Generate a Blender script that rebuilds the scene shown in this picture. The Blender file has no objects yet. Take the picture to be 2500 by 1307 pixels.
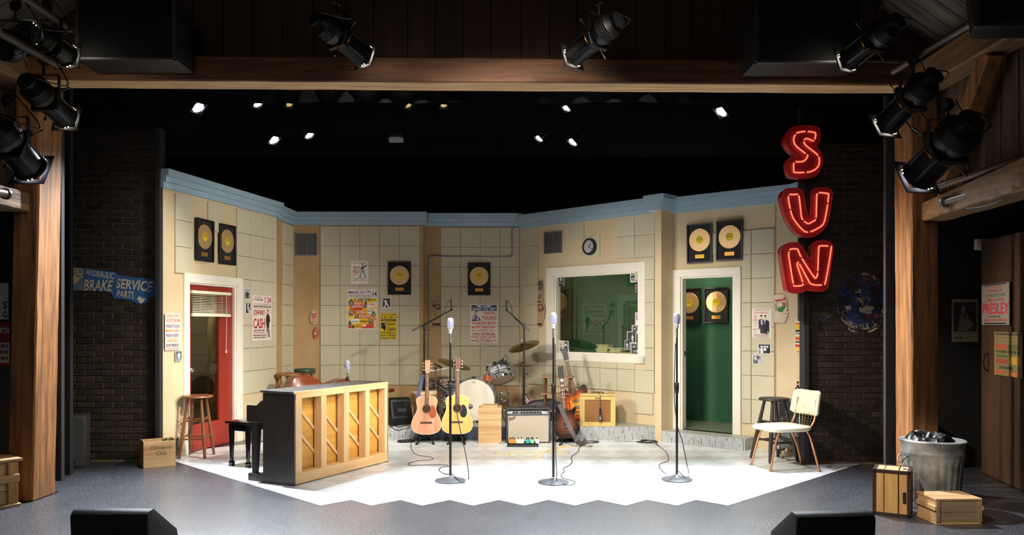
import bpy, bmesh, math, random
from mathutils import Vector, Matrix, Quaternion
R = math.radians
random.seed(7)
scn = bpy.context.scene
COL = scn.collection

# ------------------------------------------------------------------ camera
FPX, EYE, CX, HY = 1935.0, 1.55, 1250.0, 789.0      # focal length in pixels, eye height, principal column, horizon row
cam_d = bpy.data.cameras.new('camera'); cam = bpy.data.objects.new('camera', cam_d); COL.objects.link(cam)
cam_d.sensor_width = 36.0; cam_d.sensor_fit = 'HORIZONTAL'; cam_d.lens = 36.0*FPX/2500.0
cam_d.shift_y = (HY-653.5)/2500.0
cam.location = (0, 0, EYE); cam.rotation_euler = (R(90), 0, 0)
scn.camera = cam

# ------------------------------------------------------------------ colour management, world
scn.view_settings.view_transform = 'Standard'; scn.view_settings.look = 'None'
scn.view_settings.gamma = 1.0; scn.view_settings.use_curve_mapping = False
scn.view_settings.exposure = 0.0
w = bpy.data.worlds.new('dark_house'); scn.world = w; w.use_nodes = True
w.node_tree.nodes['Background'].inputs[0].default_value = (0.75, 0.62, 0.5, 1)
w.node_tree.nodes['Background'].inputs[1].default_value = 0.004

# ------------------------------------------------------------------ stage lighting
def lamp(kind, name, loc, aim, power, color=(1, 1, 1), size=0.15, angle=60, blend=0.6):
    d = bpy.data.lights.new(name, kind); d.energy = power; d.color = color
    if kind == 'SPOT':
        d.spot_size = R(angle); d.spot_blend = blend; d.shadow_soft_size = size
    elif kind == 'AREA':
        d.size = size
    else:
        d.shadow_soft_size = size
    o = bpy.data.objects.new(name, d); COL.objects.link(o)
    o.location = loc
    o.rotation_euler = (Vector(aim)-Vector(loc)).to_track_quat('-Z', 'Y').to_euler()
    return o
WARM, NEUT, COOL = (1, .86, .68), (1, .93, .82), (.86, .93, 1)
# front-of-house wash, hung in front of and above the header beam
for x_, ax_, pw_ in ((0, 0, 700), (1.6, -1.7, 1400), (-1.6, 1.7, 1500)):
    lamp('SPOT', 'house_spot', (x_, 4.0, 4.6), (ax_, 10.0, .3), pw_, NEUT, .25, 42, .95)
lamp('SPOT', 'house_spot', (-.6, 3.0, 4.4), (3.4, 6.45, .1), 1400, NEUT, .1, 15, .4)
# the spotlights seen at either side and over the header: (place, aim, power, angle)
for q_, aim_, pw_, an_ in (((2.86, 6.4, 3.02), (-3.5, 10.4, 1.2), 1100, 44), ((2.9, 5.9, 2.52), (-2.2, 9.6, .8), 420, 32), ((-3.42, 6.33, 3.1), (1.5, 10.6, 1.5), 330, 36),
                           ((-3.4, 5.85, 2.56), (1.2, 10.9, 1.3), 520, 34), ((-1.15, 6.66, 3.66), (3.7, 8.6, .2), 1150, 32), ((.47, 6.66, 3.66), (-4.4, 8.7, .1), 850, 32)):
    lamp('SPOT', 'house_spot', q_, aim_, pw_, NEUT, .08, an_, .8)
lamp('SPOT', 'stage_spot', (3.0, 7.75, 4.4), (-4.25, 6.95, 1.4), 900, WARM, .15, 20, .9)
lamp('SPOT', 'stage_spot', (-3.4, 7.75, 4.4), (3.6, 7.15, 1.4), 3000, WARM, .15, 22, .9)
# inside the stage, hidden above the header
lamp('SPOT', 'stage_spot', (-.8, 7.6, 4.9), (-3.0, 11.5, 1.7), 1900, NEUT, .3, 76, .9)
lamp('SPOT', 'stage_spot', (1.0, 7.6, 4.9), (1.1, 11.3, 1.7), 1200, NEUT, .3, 76, .9)
lamp('SPOT', 'stage_spot', (0.7, 7.9, 5.0), (0.75, 7.3, 0), 260, COOL, .3, 44, 1)
# light from the small lit units upstage, thrown down and towards the house
for px_, py_, Y_ in ((484, 263, 8.5), (1761, 273, 8.5), (629, 254, 8.6), (1383, 264, 8.6), (755, 330, 9.5), (669, 342, 9.5), (1316, 338, 9.5), (1398, 347, 9.5)):
    q_ = Vector(((px_-1250)/1935*Y_, Y_-.08, 1.55+(789-py_)/1935*Y_-.06))
    lamp('SPOT', 'back_light', q_, (q_.x*.85, q_.y-2.4, 0), ({484: 1900, 629: 650, 1383: 900, 1761: 1700}[px_]) if Y_ < 9 else 160, COOL, .05, 86 if Y_ < 9 else 60, .8)
# unseen wide fill behind the audience, added to lift the dark house timber
lamp('AREA', 'house_fill', (-2, -2.5, 4.6), (-1, 6, 1.6), 46, WARM, 4.0)

# ------------------------------------------------------------------ pixel <-> place
def G(px, py, z=0.0):
    y = FPX*(EYE-z)/(py-HY)
    return Vector(((px-CX)/FPX*y, y, z))
def P(px, py, y):
    return Vector(((px-CX)/FPX*y, y, EYE+(HY-py)/FPX*y))
class Wall:
    """a vertical plane: s runs along it, z up, local -y faces the stage"""
    def __init__(s, a, b):
        s.a = Vector((a[0], a[1], 0)); s.b = Vector((b[0], b[1], 0))
        s.d = (s.b-s.a).normalized(); s.len = (s.b-s.a).length
        s.rz = math.atan2(s.d.y, s.d.x)
        s.n = Vector((s.d.y, -s.d.x, 0))              # towards the stage
        s.M = Matrix.Translation(s.a) @ Matrix.Rotation(s.rz, 4, 'Z')
    def hit(s, px, py):
        r = Vector(((px-CX)/FPX, 1, (HY-py)/FPX)); o = Vector((0, 0, EYE))
        t = (s.a-o).dot(s.n)/r.dot(s.n)
        p = o+r*t
        return (p-s.a).dot(s.d), p.z
    def pt(s, u, z, out=0.0):
        p = s.a+s.d*u+s.n*out; return Vector((p.x, p.y, z))

# ------------------------------------------------------------------ mesh builder
class MB:
    def __init__(s): s.v = []; s.f = []; s.mi = []; s.m = 0; s.sm = []; s.X = None
    def _add(s, vs, fs, smooth=False):
        b = len(s.v)
        if s.X is not None: vs = [s.X @ Vector(v) for v in vs]
        s.v += [tuple(v) for v in vs]
        s.f += [tuple(b+i for i in f) for f in fs]; s.mi += [s.m]*len(fs); s.sm += [smooth]*len(fs)
        return s
    def box(s, c, d, rz=0, M=None):
        x, y, z = d[0]/2, d[1]/2, d[2]/2
        vs = [Vector((i*x, j*y, k*z)) for k in (-1, 1) for j in (-1, 1) for i in (-1, 1)]
        if M is None: M = Matrix.Rotation(rz, 4, 'Z') if rz else None
        vs = [(M @ v if M is not None else v)+Vector(c) for v in vs]
        return s._add(vs, [(0, 2, 3, 1), (4, 5, 7, 6), (0, 1, 5, 4), (2, 6, 7, 3), (0, 4, 6, 2), (1, 3, 7, 5)])
    def bar(s, a, b, w, h, up=(0, 0, 1)):
        a, b = Vector(a), Vector(b); d = b-a; L = d.length; d.normalize()
        u = Vector(up)
        if abs(d.dot(u)) > .99: u = Vector((0, 1, 0))
        x = d.cross(u).normalized(); y = x.cross(d)
        M = Matrix((x, d, y)).transposed().to_4x4()
        return s.box((a+b)/2, (w, L, h), M=M)
    def cyl(s, a, b, r0, r1=None, n=14, caps=True):
        r1 = r0 if r1 is None else r1
        a, b = Vector(a), Vector(b); d = (b-a).normalized()
        u = Vector((0, 0, 1)) if abs(d.z) < .9 else Vector((1, 0, 0))
        x = d.cross(u).normalized(); y = d.cross(x)
        vs = []
        for p, r in ((a, r0), (b, r1)):
            for i in range(n):
                t = 2*math.pi*i/n; vs.append(p+x*math.cos(t)*r+y*math.sin(t)*r)
        fs = [(i, i+n, (i+1) % n+n, (i+1) % n) for i in range(n)]
        s._add(vs, fs, True)
        if caps:
            b0 = len(s.v)-2*n
            s.f += [tuple(b0+i for i in range(n)), tuple(b0+n+i for i in reversed(range(n)))]
            s.mi += [s.m]*2; s.sm += [False]*2
        return s
    def tube(s, pts, r, n=8, closed=False, caps=True, rr=None):
        pts = [Vector(p) for p in pts]; k = len(pts); vs = []; prev = None
        for i, p in enumerate(pts):
            if closed: d = pts[(i+1) % k]-pts[i-1]
            else: d = pts[min(i+1, k-1)]-pts[max(i-1, 0)]
            d.normalize()
            if prev is None:
                u = Vector((0, 0, 1)) if abs(d.z) < .9 else Vector((1, 0, 0)); x = d.cross(u).normalized()
            else:
                x = (prev-d*prev.dot(d)).normalized()
            prev = x; y = d.cross(x); q = rr[i] if rr else r
            vs += [p+x*math.cos(2*math.pi*j/n)*q+y*math.sin(2*math.pi*j/n)*q for j in range(n)]
        fs = []
        for i in range(k if closed else k-1):
            a, b = i*n, ((i+1) % k)*n
            fs += [(a+j, a+(j+1) % n, b+(j+1) % n, b+j) for j in range(n)]
        s._add(vs, fs, True)
        if caps and not closed:
            b0 = len(s.v)-k*n
            s.f += [tuple(b0+i for i in reversed(range(n))), tuple(b0+(k-1)*n+i for i in range(n))]
            s.mi += [s.m]*2; s.sm += [False]*2
        return s
    def lathe(s, prof, n=24, M=None, sx=1, sy=1, caps=True):
        vs = []
        for (r, z) in prof:
            for i in range(n):
                t = 2*math.pi*i/n; vs.append(Vector((r*math.cos(t)*sx, r*math.sin(t)*sy, z)))
        if M is not None: vs = [M @ v for v in vs]
        k = len(prof); fs = []
        for i in range(k-1):
            fs += [(i*n+j, i*n+(j+1) % n, (i+1)*n+(j+1) % n, (i+1)*n+j) for j in range(n)]
        s._add(vs, fs, True)
        b0 = len(s.v)-k*n
        if not caps: return s
        if prof[0][0] > 1e-5: s.f.append(tuple(b0+i for i in reversed(range(n)))); s.mi.append(s.m); s.sm.append(False)
        if prof[-1][0] > 1e-5: s.f.append(tuple(b0+(k-1)*n+i for i in range(n))); s.mi.append(s.m); s.sm.append(False)
        return s
    def prism(s, out, y0, y1, smooth=False, M=None):
        """outline in (x, z), extruded along y from y0 (front) to y1"""
        n = len(out)
        area = sum(out[i][0]*out[(i+1) % n][1]-out[(i+1) % n][0]*out[i][1] for i in range(n))
        if area < 0: out = list(reversed(out))
        vs = [Vector((x, y0, z)) for x, z in out]+[Vector((x, y1, z)) for x, z in out]
        if M is not None: vs = [M @ v for v in vs]
        b = len(s.v)
        s._add(vs, [(i, i+n, (i+1) % n+n, (i+1) % n) for i in range(n)], smooth)
        s.f += [tuple(b+i for i in range(n)), tuple(b+n+i for i in reversed(range(n)))]
        s.mi += [s.m]*2; s.sm += [False]*2
        return s
    def sheet(s, out, y):
        n = len(out)
        area = sum(out[i][0]*out[(i+1) % n][1]-out[(i+1) % n][0]*out[i][1] for i in range(n))
        if area < 0: out = list(reversed(out))
        return s._add([Vector((x, y, z)) for x, z in out], [tuple(range(n))])
    def ball(s, c, r, n=14, k=8, sx=1, sy=1, sz=1):
        pr = [(r*math.sin(math.pi*i/k), -r*math.cos(math.pi*i/k)*sz) for i in range(k+1)]
        return s.lathe([(max(q, 1e-6), z) for q, z in pr], n, Matrix.Translation(Vector(c)), sx, sy)
    def frame(s, w, h, t, y0, y1, x0=0, z0=0):
        """rectangular ring in xz, outer size w x h, member width t"""
        for c, d in (((x0, (y0+y1)/2, z0+h/2-t/2), (w, y1-y0, t)), ((x0, (y0+y1)/2, z0-h/2+t/2), (w, y1-y0, t)),
                     ((x0-w/2+t/2, (y0+y1)/2, z0), (t, y1-y0, h-2*t)), ((x0+w/2-t/2, (y0+y1)/2, z0), (t, y1-y0, h-2*t))):
            s.box(c, d)
        return s
    def mesh(s, name, mats, bevel=0, seg=1, ang=40):
        me = bpy.data.meshes.new(name); me.from_pydata(s.v, [], s.f)
        for m in (mats if isinstance(mats, (list, tuple)) else [mats]): me.materials.append(m)
        me.polygons.foreach_set('material_index', s.mi)
        me.polygons.foreach_set('use_smooth', s.sm)
        if bevel:
            bm = bmesh.new(); bm.from_mesh(me)
            es = [e for e in bm.edges if len(e.link_faces) == 2 and e.calc_face_angle(0) > R(30)]
            bmesh.ops.bevel(bm, geom=es, offset=bevel, segments=seg, profile=.5, affect='EDGES', clamp_overlap=True)
            bm.to_mesh(me); bm.free()
            if seg > 1:
                me.polygons.foreach_set('use_smooth', [True]*len(me.polygons))
        if any(s.sm) or seg > 1: me.set_sharp_from_angle(angle=R(ang))
        me.update()
        return me
    def build(s, name, mats, parent=None, bevel=0, seg=1, ang=40):
        return link(name, s.mesh(name, mats, bevel, seg, ang), parent)

def link(name, me, parent=None, loc=None, rot=None):
    o = bpy.data.objects.new(name, me); COL.objects.link(o)
    if parent is not None: o.parent = parent
    if loc is not None: o.location = loc
    if rot is not None: o.rotation_euler = rot
    return o
def tag(o, label=None, cat=None, group=None, kind=None):
    if label: o['label'] = label
    if cat: o['category'] = cat
    if group: o['group'] = group
    if kind: o['kind'] = kind
    return o
def thing(name, label, cat, loc=(0, 0, 0), rot=0.0, group=None):
    o = bpy.data.objects.new(name, None); COL.objects.link(o)
    o.empty_display_size = .05
    o.location = loc; o.rotation_euler = rot if isinstance(rot, (tuple, list)) or hasattr(rot, 'order') else (0, 0, rot)
    return tag(o, label, cat, group)
def copy_tree(o, parent=None):
    c = o.copy(); COL.objects.link(c); c.parent = parent
    for ch in o.children: copy_tree(ch, c)
    return c
def struct(name, mb, m, **k):
    return tag(mb.build(name, m, None, **k), kind='structure')
def catmull(pts, n=6, closed=False):
    pts = [Vector(p) for p in pts]; k = len(pts); out = []
    for i in range(k if closed else k-1):
        g = (lambda j: pts[j % k]) if closed else (lambda j: pts[max(0, min(k-1, j))])
        a, b, c, d = g(i-1), g(i), g(i+1), g(i+2)
        for q in range(n):
            t = q/n
            out.append(.5*((2*b)+(c-a)*t+(2*a-5*b+4*c-d)*t*t+(3*b-a-3*c+d)*t**3))
    if not closed: out.append(pts[-1])
    return out

# ------------------------------------------------------------------ materials
def lin(c):
    if isinstance(c, str): c = [int(c[i:i+2], 16)/255 for i in (0, 2, 4)]
    else: c = [q/255 for q in c]
    return tuple(q/12.92 if q <= .04045 else ((q+.055)/1.055)**2.4 for q in c)+(1,)
MATS = {}
def mat(name, c, rough=.6, metal=0, var=0, vs=8, bump=0, bs=60, c2=None, spec=.5, emit=0, coat=0, stretch=None, coords='Object', thr=None, rand=0):
    """principled material: colour with optional noise towards c2, fine relief, grain stretched along one axis"""
    if name in MATS: return MATS[name]
    m = bpy.data.materials.new(name); m.use_nodes = True; nt = m.node_tree; N, L = nt.nodes, nt.links
    b = N['Principled BSDF']; b.inputs['Roughness'].default_value = rough; b.inputs['Metallic'].default_value = metal
    b.inputs['Specular IOR Level'].default_value = spec; b.inputs['Coat Weight'].default_value = coat; b.inputs['Coat Roughness'].default_value = .15
    col = lin(c); b.inputs['Base Color'].default_value = col
    if emit: b.inputs['Emission Color'].default_value = col; b.inputs['Emission Strength'].default_value = emit
    if var or bump or rand:
        tc = N.new('ShaderNodeTexCoord'); src = tc.outputs[coords]
        if rand:
            oi = N.new('ShaderNodeObjectInfo'); ad = N.new('ShaderNodeVectorMath'); ad.operation = 'ADD'
            sc = N.new('ShaderNodeVectorMath'); sc.operation = 'SCALE'; sc.inputs[0].default_value = (37, 19, 53)
            L.new(oi.outputs['Random'], sc.inputs['Scale']); L.new(src, ad.inputs[0]); L.new(sc.outputs[0], ad.inputs[1]); src = ad.outputs[0]
        if stretch:
            mp = N.new('ShaderNodeMapping'); mp.inputs['Scale'].default_value = stretch; L.new(src, mp.inputs[0]); src = mp.outputs[0]
    if var:
        no = N.new('ShaderNodeTexNoise'); no.inputs['Scale'].default_value = vs; no.inputs['Detail'].default_value = 5; no.inputs['Roughness'].default_value = .6
        L.new(src, no.inputs['Vector'])
        rp = N.new('ShaderNodeValToRGB'); lo, hi = thr or (.3, .7)
        rp.color_ramp.elements[0].position = lo; rp.color_ramp.elements[1].position = hi
        e = lin(c2) if c2 else tuple(q*(1-var) for q in col[:3])+(1,)
        rp.color_ramp.elements[0].color = e; rp.color_ramp.elements[1].color = col
        if c2 and var < 1: rp.color_ramp.elements[0].color = tuple(col[i]*(1-var)+e[i]*var for i in range(3))+(1,)
        L.new(no.outputs[0], rp.inputs[0]); out = rp.outputs[0]
        if rand:
            hs = N.new('ShaderNodeHueSaturation'); mr = N.new('ShaderNodeMapRange')
            mr.inputs['To Min'].default_value = 1-rand; mr.inputs['To Max'].default_value = 1+rand
            L.new(oi.outputs['Random'], mr.inputs[0]); L.new(mr.outputs[0], hs.inputs['Value']); L.new(out, hs.inputs['Color']); out = hs.outputs[0]
        L.new(out, b.inputs['Base Color'])
    if bump:
        n2 = N.new('ShaderNodeTexNoise'); n2.inputs['Scale'].default_value = bs; n2.inputs['Detail'].default_value = 4
        L.new(src, n2.inputs['Vector'])
        bp = N.new('ShaderNodeBump'); bp.inputs['Strength'].default_value = bump; bp.inputs['Distance'].default_value = .01
        L.new(n2.outputs[0], bp.inputs['Height']); L.new(bp.outputs[0], b.inputs['Normal'])
    MATS[name] = m; return m
def wood(name, c, c2, along='z', rough=.55, scale=9, bump=.12, thr=(.32, .68), rand=0, coat=0):
    st = {'x': (.12, 1.6, 1.6), 'y': (1.6, .12, 1.6), 'z': (1.6, 1.6, .12)}[along]
    return mat(name, c, rough, var=1, vs=scale, c2=c2, bump=bump, bs=scale*3, stretch=st, thr=thr, rand=rand, coat=coat)
def worn(name, c, cover=.5, scale=14):
    """old paint flaking off the brick: noise cuts it away"""
    if name in MATS: return MATS[name]
    m = mat(name, c, .8, var=.35, vs=20); nt = m.node_tree; N, L = nt.nodes, nt.links
    no = N.new('ShaderNodeTexNoise'); no.inputs['Scale'].default_value = scale; no.inputs['Detail'].default_value = 8; no.inputs['Roughness'].default_value = .7
    tc = N.new('ShaderNodeTexCoord'); L.new(tc.outputs['Object'], no.inputs['Vector'])
    rp = N.new('ShaderNodeValToRGB'); rp.color_ramp.elements[0].position = 1-cover-.03; rp.color_ramp.elements[1].position = 1-cover+.03
    L.new(no.outputs[0], rp.inputs[0])
    tr = N.new('ShaderNodeBsdfTransparent'); mx = N.new('ShaderNodeMixShader')
    L.new(rp.outputs[0], mx.inputs[0]); L.new(tr.outputs[0], mx.inputs[1]); L.new(N['Principled BSDF'].outputs[0], mx.inputs[2])
    L.new(mx.outputs[0], N['Material Output'].inputs['Surface'])
    return m
def ink(c):
    return mat('ink_'+(c if isinstance(c, str) else '%02x%02x%02x' % tuple(c)), c, .75)
def glass(name, tint=(1, 1, 1), rough=0, ior=1.45):
    """thin window pane: clear with real mirror reflection at its Fresnel strength"""
    m = bpy.data.materials.new(name); m.use_nodes = True; nt = m.node_tree; N, L = nt.nodes, nt.links
    N.remove(N['Principled BSDF'])
    fr = N.new('ShaderNodeFresnel'); ge = N.new('ShaderNodeNewGeometry'); mr = N.new('ShaderNodeMapRange')
    mr.inputs['To Min'].default_value = ior; mr.inputs['To Max'].default_value = 1/ior
    L.new(ge.outputs['Backfacing'], mr.inputs[0]); L.new(mr.outputs[0], fr.inputs[0])
    tr = N.new('ShaderNodeBsdfTransparent'); tr.inputs[0].default_value = tint+(1,)
    gl = N.new('ShaderNodeBsdfGlossy'); gl.inputs['Roughness'].default_value = rough
    mx = N.new('ShaderNodeMixShader')
    L.new(fr.outputs[0], mx.inputs[0]); L.new(tr.outputs[0], mx.inputs[1]); L.new(gl.outputs[0], mx.inputs[2])
    L.new(mx.outputs[0], N['Material Output'].inputs['Surface'])
    return m

BLACK = mat('black_plastic', (16, 16, 17), .45, bump=.1, bs=200)
BLKMET = mat('black_enamel', (20, 20, 22), .35, var=.3, vs=6)
BLKCLOTH = mat('black_drape', (4, 4, 5), .95, bump=.2, bs=30, spec=.1)
CHROME = mat('chrome', (225, 225, 228), .14, 1)
STEEL = mat('dull_steel', (120, 120, 122), .38, 1, var=.3, vs=12)
BRASS = mat('brass', (200, 160, 80), .3, 1)
WHITEP = mat('white_paint', (236, 230, 216), .5, var=.06, vs=4)
CREAM = mat('cream_plastic', (232, 226, 200), .5)
TANWALL = mat('tan_wall', (192, 160, 116), .85, var=1, c2=(172, 140, 96), vs=2.2, bump=.25, bs=90)
CREAMW = mat('cream_wall', (214, 196, 162), .85, var=1, c2=(204, 182, 144), vs=2.2, bump=.25, bs=90)
TILEM = mat('acoustic_tile', (200, 192, 166), .9, var=.05, vs=3, bump=.12, bs=160, rand=.025)
BLUEP = mat('blue_cornice_paint', (160, 186, 202), .6, var=.12, vs=5)
BRICKM = mat('dark_brick', (58, 46, 37), .55, var=1, c2=(30, 25, 21), vs=14, bump=.7, bs=30, stretch=(.4, 1, 1.6), rand=.35)
MORTAR = mat('grey_mortar', (124, 108, 88), .95, var=.4, vs=25, bump=.5, bs=80)
OLDWOOD = wood('hewn_timber', (166, 112, 62), (92, 56, 28), 'z', .65, 13, .4)
OLDWOODX = wood('hewn_timber_flat', (118, 74, 38), (68, 40, 20), 'x', .65, 13, .4)
OLDWOODY = wood('hewn_timber_deep', (140, 104, 68), (86, 60, 34), 'y', .65, 13, .4)
DARKBOARD = wood('dark_boards', (62, 30, 16), (32, 15, 8), 'z', .7, 6, .3, rand=.2)
GREENW = mat('green_wall', (40, 92, 62), .75, var=.12, vs=3, bump=.1, bs=60)
REDP = mat('red_door_paint', (148, 44, 32), .42, var=.15, vs=6)
BLUEMIC = mat('blue_foam', (92, 104, 214), .5)
RUBBER = mat('rubber', (14, 14, 14), .7)
CABLEM = mat('cable', (24, 24, 26), .5)
# ================================================================== SETTING
FLOORM = mat('black_stage_floor', (50, 52, 58), .42, var=1, c2=(36, 37, 42), vs=3, bump=.5, bs=55, spec=.8, coat=.55)
FLOORM.node_tree.nodes['Principled BSDF'].inputs['Coat Roughness'].default_value = .3
def flecks(m):
    """pale flecks mixed by noise into the painted hardboard colour"""
    nt = m.node_tree; N, L = nt.nodes, nt.links; b = N['Principled BSDF']; src = b.inputs['Base Color'].links[0].from_socket
    tc = N.new('ShaderNodeTexCoord'); no = N.new('ShaderNodeTexNoise'); no.inputs['Scale'].default_value = 75; no.inputs['Detail'].default_value = 3; L.new(tc.outputs['Object'], no.inputs['Vector'])
    rp = N.new('ShaderNodeValToRGB'); rp.color_ramp.elements[0].position = .62; rp.color_ramp.elements[1].position = .7
    mx = N.new('ShaderNodeMixRGB'); mx.inputs['Color2'].default_value = lin((150, 152, 158)); L.new(no.outputs[0], rp.inputs[0]); L.new(rp.outputs[0], mx.inputs[0]); L.new(src, mx.inputs['Color1']); L.new(mx.outputs[0], b.inputs['Base Color'])
flecks(FLOORM)
mb = MB(); mb.box((0, 5, -.06), (16, 26, .12))
floor = struct('floor', mb, FLOORM)
# vinyl floor tiles laid on the diagonal, streaks turned a quarter from tile to tile
def vct(name, c, c2, c3):
    m = mat(name, c, .3, var=1, vs=16, c2=c2, stretch=(.5, 2.4, 1), thr=(.3, .46), rand=.03)
    return m
VCTW, VCTG = vct('white_vinyl', (222, 228, 232), (196, 202, 207), 0), vct('grey_vinyl', (204, 208, 210), (170, 175, 180), 0)
TS, A0, B0 = .3048, 3.598, 3.452
b_ = MB(); b_.box((0, 0, .0015), (TS-.0012, TS-.0012, .003)); tmW = b_.mesh('floor_tile_white', VCTW); tmG = b_.mesh('floor_tile_grey', VCTG)
WL = Wall((-3.910, 8.87), (-3.375, 11.36)); WL2 = Wall((-3.43, 11.36), (-3.385, 12.2))
WB1 = Wall((-3.39, 12.2), (-1.387, 12.2)); WB2 = Wall((-1.39, 12.4), (.145, 12.4))
WW = Wall((.141, 12.38), (1.917, 10.6)); WR = Wall((2.137, 10.52), (3.40, 9.466)); WR2 = Wall((3.40, 9.466), (3.53, 8.8))
def sx(W, px): return W.hit(px, 700)[0]
for i in range(0, 20):
    for j in range(0, 20):
        a, b = A0+(i+.5)*TS, B0+(j+.5)*TS
        x, y = (a-b)/math.sqrt(2), (a+b)/math.sqrt(2)
        if i+j < 8 or y > 10.62: continue
        if y > 10.2 and not -3.7 < x < 2.3: continue
        if (Vector((x, y, 0))-WL.a).dot(WL.n) < -.15 or (Vector((x, y, 0))-WR.a).dot(WR.n) < -.1: continue
        if x > 3.35 and y > 8.9: continue
        o = link('floor_tile', tmG if (i+j) % 2 == 0 else tmW, floor, (x, y, 0), (0, 0, R(45)+R(90)*((i+j) % 2)))
        tag(o)

# raised platform along the back and the step below the green doorway, both faced with speckled vinyl
def speck(name, c, c2, c3=None):
    return mat(name, c, .5, var=1, vs=26, c2=c2, stretch=(3, 3, .45), thr=(.36, .46), rand=.06)
SPG, SPB = speck('speckled_grey', (176, 180, 180), (100, 106, 110)), speck('speckled_blue', (74, 88, 106), (40, 50, 66))
SPT = mat('speckled_top', (170, 172, 164), .45, var=1, vs=40, c2=(104, 110, 104), thr=(.34, .48))
mb = MB(); mb.prism([(-3.43, 0), (-3.43, .178), (2.0, .178), (2.0, 0)], 10.475, 12.45)
plat = struct('trim_1', mb, SPT); tag(plat, 'low speckled grey platform along the studio back wall')
x = -3.36
while x < 1.80:
    px = CX+FPX*(x+.15)/10.465
    m = SPB if 1030 < px < 1240 else SPG
    b_ = MB(); b_.box((x+.1505, 10.468, .0885), (.2995, .016, .177))
    o = b_.build('riser_tile', m, plat); x += .301
PIL = Wall((1.865, 10.36), (1.955, 10.33))
stepW = Wall(G(1612, 1079).to_tuple()[:2], G(1815.6, 1102).to_tuple()[:2])
mb = MB(); L_ = stepW.len
mb.box((L_/2, .25, .0735), (L_, .5, .147))
step = mb.build('trim_2', SPT, None); step.location = stepW.a; step.rotation_euler.z = stepW.rz; tag(step, 'speckled grey step below the green doorway', kind='structure')
for k in range(4):
    b_ = MB(); b_.box((L_*(k+.5)/4, -.008, .073), (L_/4-.002, .016, .146)); b_.build('riser_tile', SPG, step)
b_ = MB(); b_.box((L_+.008, .25, .073), (.016, .498, .146)); b_.build('riser_tile', SPG, step)

# ------------------------------------------------------------------ plaster walls with acoustic tiles
def wall_slab(name, W, s0, s1, z0, z1, holes=(), m=TANWALL, th=.09):
    mb = MB(); xs = sorted({s0, s1, *[q for h in holes for q in h[:2]]}); zs = sorted({z0, z1, *[q for h in holes for q in h[2:]]})
    for i in range(len(xs)-1):
        for k in range(len(zs)-1):
            cx, cz = (xs[i]+xs[i+1])/2, (zs[k]+zs[k+1])/2
            if any(h[0] < cx < h[1] and h[2] < cz < h[3] for h in holes): continue
            mb.box((cx, th/2, cz), (xs[i+1]-xs[i], th, zs[k+1]-zs[k]))
    o = mb.build(name, m, None); o.location = W.a; o.rotation_euler.z = W.rz
    if holes:
        bm = bmesh.new(); bm.from_mesh(o.data); bmesh.ops.remove_doubles(bm, verts=bm.verts, dist=1e-4)
        seen = {}
        for f in list(bm.faces):
            key = tuple(sorted(v.index for v in f.verts)); seen.setdefault(key, []).append(f)
        bmesh.ops.delete(bm, geom=[f for q in seen.values() if len(q) > 1 for f in q], context='FACES_ONLY')
        bm.to_mesh(o.data); bm.free()
    return tag(o, kind='structure')
TMESH = {}
def tile(wall, s0, s1, z0, z1, th=.02):
    w_, h_ = round(s1-s0-.005, 3), round(z1-z0-.005, 3)
    if w_ < .02 or h_ < .02: return
    k = (w_, h_, th)
    if k not in TMESH:
        b_ = MB(); b_.box((0, -th/2, 0), (w_, th, h_)); TMESH[k] = b_.mesh('acoustic_tile', TILEM, bevel=.0025)
    link('acoustic_tile', TMESH[k], wall, ((s0+s1)/2, -random.random()*.0015, (z0+z1)/2))
def grid(wall, W, pxs, ztop, rows, pitch=.305, skip=None):
    ss = [sx(W, p) for p in pxs]
    for c in range(len(ss)-1):
        for r in range(rows):
            z1 = ztop-r*pitch
            if skip and skip(c, r): continue
            tile(wall, ss[c], ss[c+1], z1-pitch, z1)
def cornice(W, s0, s1, zb, wall, zt=None):
    zt = zb+.2 if zt is None else zt; h = zt-zb
    pr = [(0, zb), (-.05, zb), (-.05, zb+h*.3), (-.044, zb+h*.32), (-.08, zb+h*.33), (-.08, zb+h*.63), (-.074, zb+h*.65), (-.11, zb+h*.66), (-.11, zt), (0, zt)]
    mb = MB(); mb.prism(pr, -s1, -s0, M=Matrix.Rotation(R(90), 4, 'Z'))
    return mb.build('cornice', BLUEP, wall)

# left studio wall with the red door
dl0, dl1 = sx(WL, 446), sx(WL, 589); dtz = WL.hit(446, 666)[1]
ol0, ol1, otz = sx(WL, 459), sx(WL, 575), WL.hit(460, 690)[1]
wall_l = wall_slab('wall_left_studio', WL, 0, WL.len, 0, 3.22, [(ol0, ol1, 0, otz)], m=CREAMW)
zt = WL.hit(425, 471)[1]
grid(wall_l, WL, (425, 466.5), zt, 3)
grid(wall_l, WL, (505, 541), zt, 1, .36)
tile(wall_l, sx(WL, 541), sx(WL, 575.5), dtz-.01, zt-3*.305)
grid(wall_l, WL, (608, 640, 669.5), zt, 8)
grid(wall_l, WL, (575.5, 608), zt, 4)
grid(wall_l, WL, (587, 608), zt-4*.305, 4)
cornice(WL, -.05, WL.len+.02, 3.063, wall_l, 3.268)
w2 = wall_slab('wall_left_recess', WL2, 0, WL2.len+.05, 0, 3.22)
grid(w2, WL2, (688, 714), zt, 8)
cornice(WL2, .1, WL2.len, 3.05, w2, 3.25)
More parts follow.
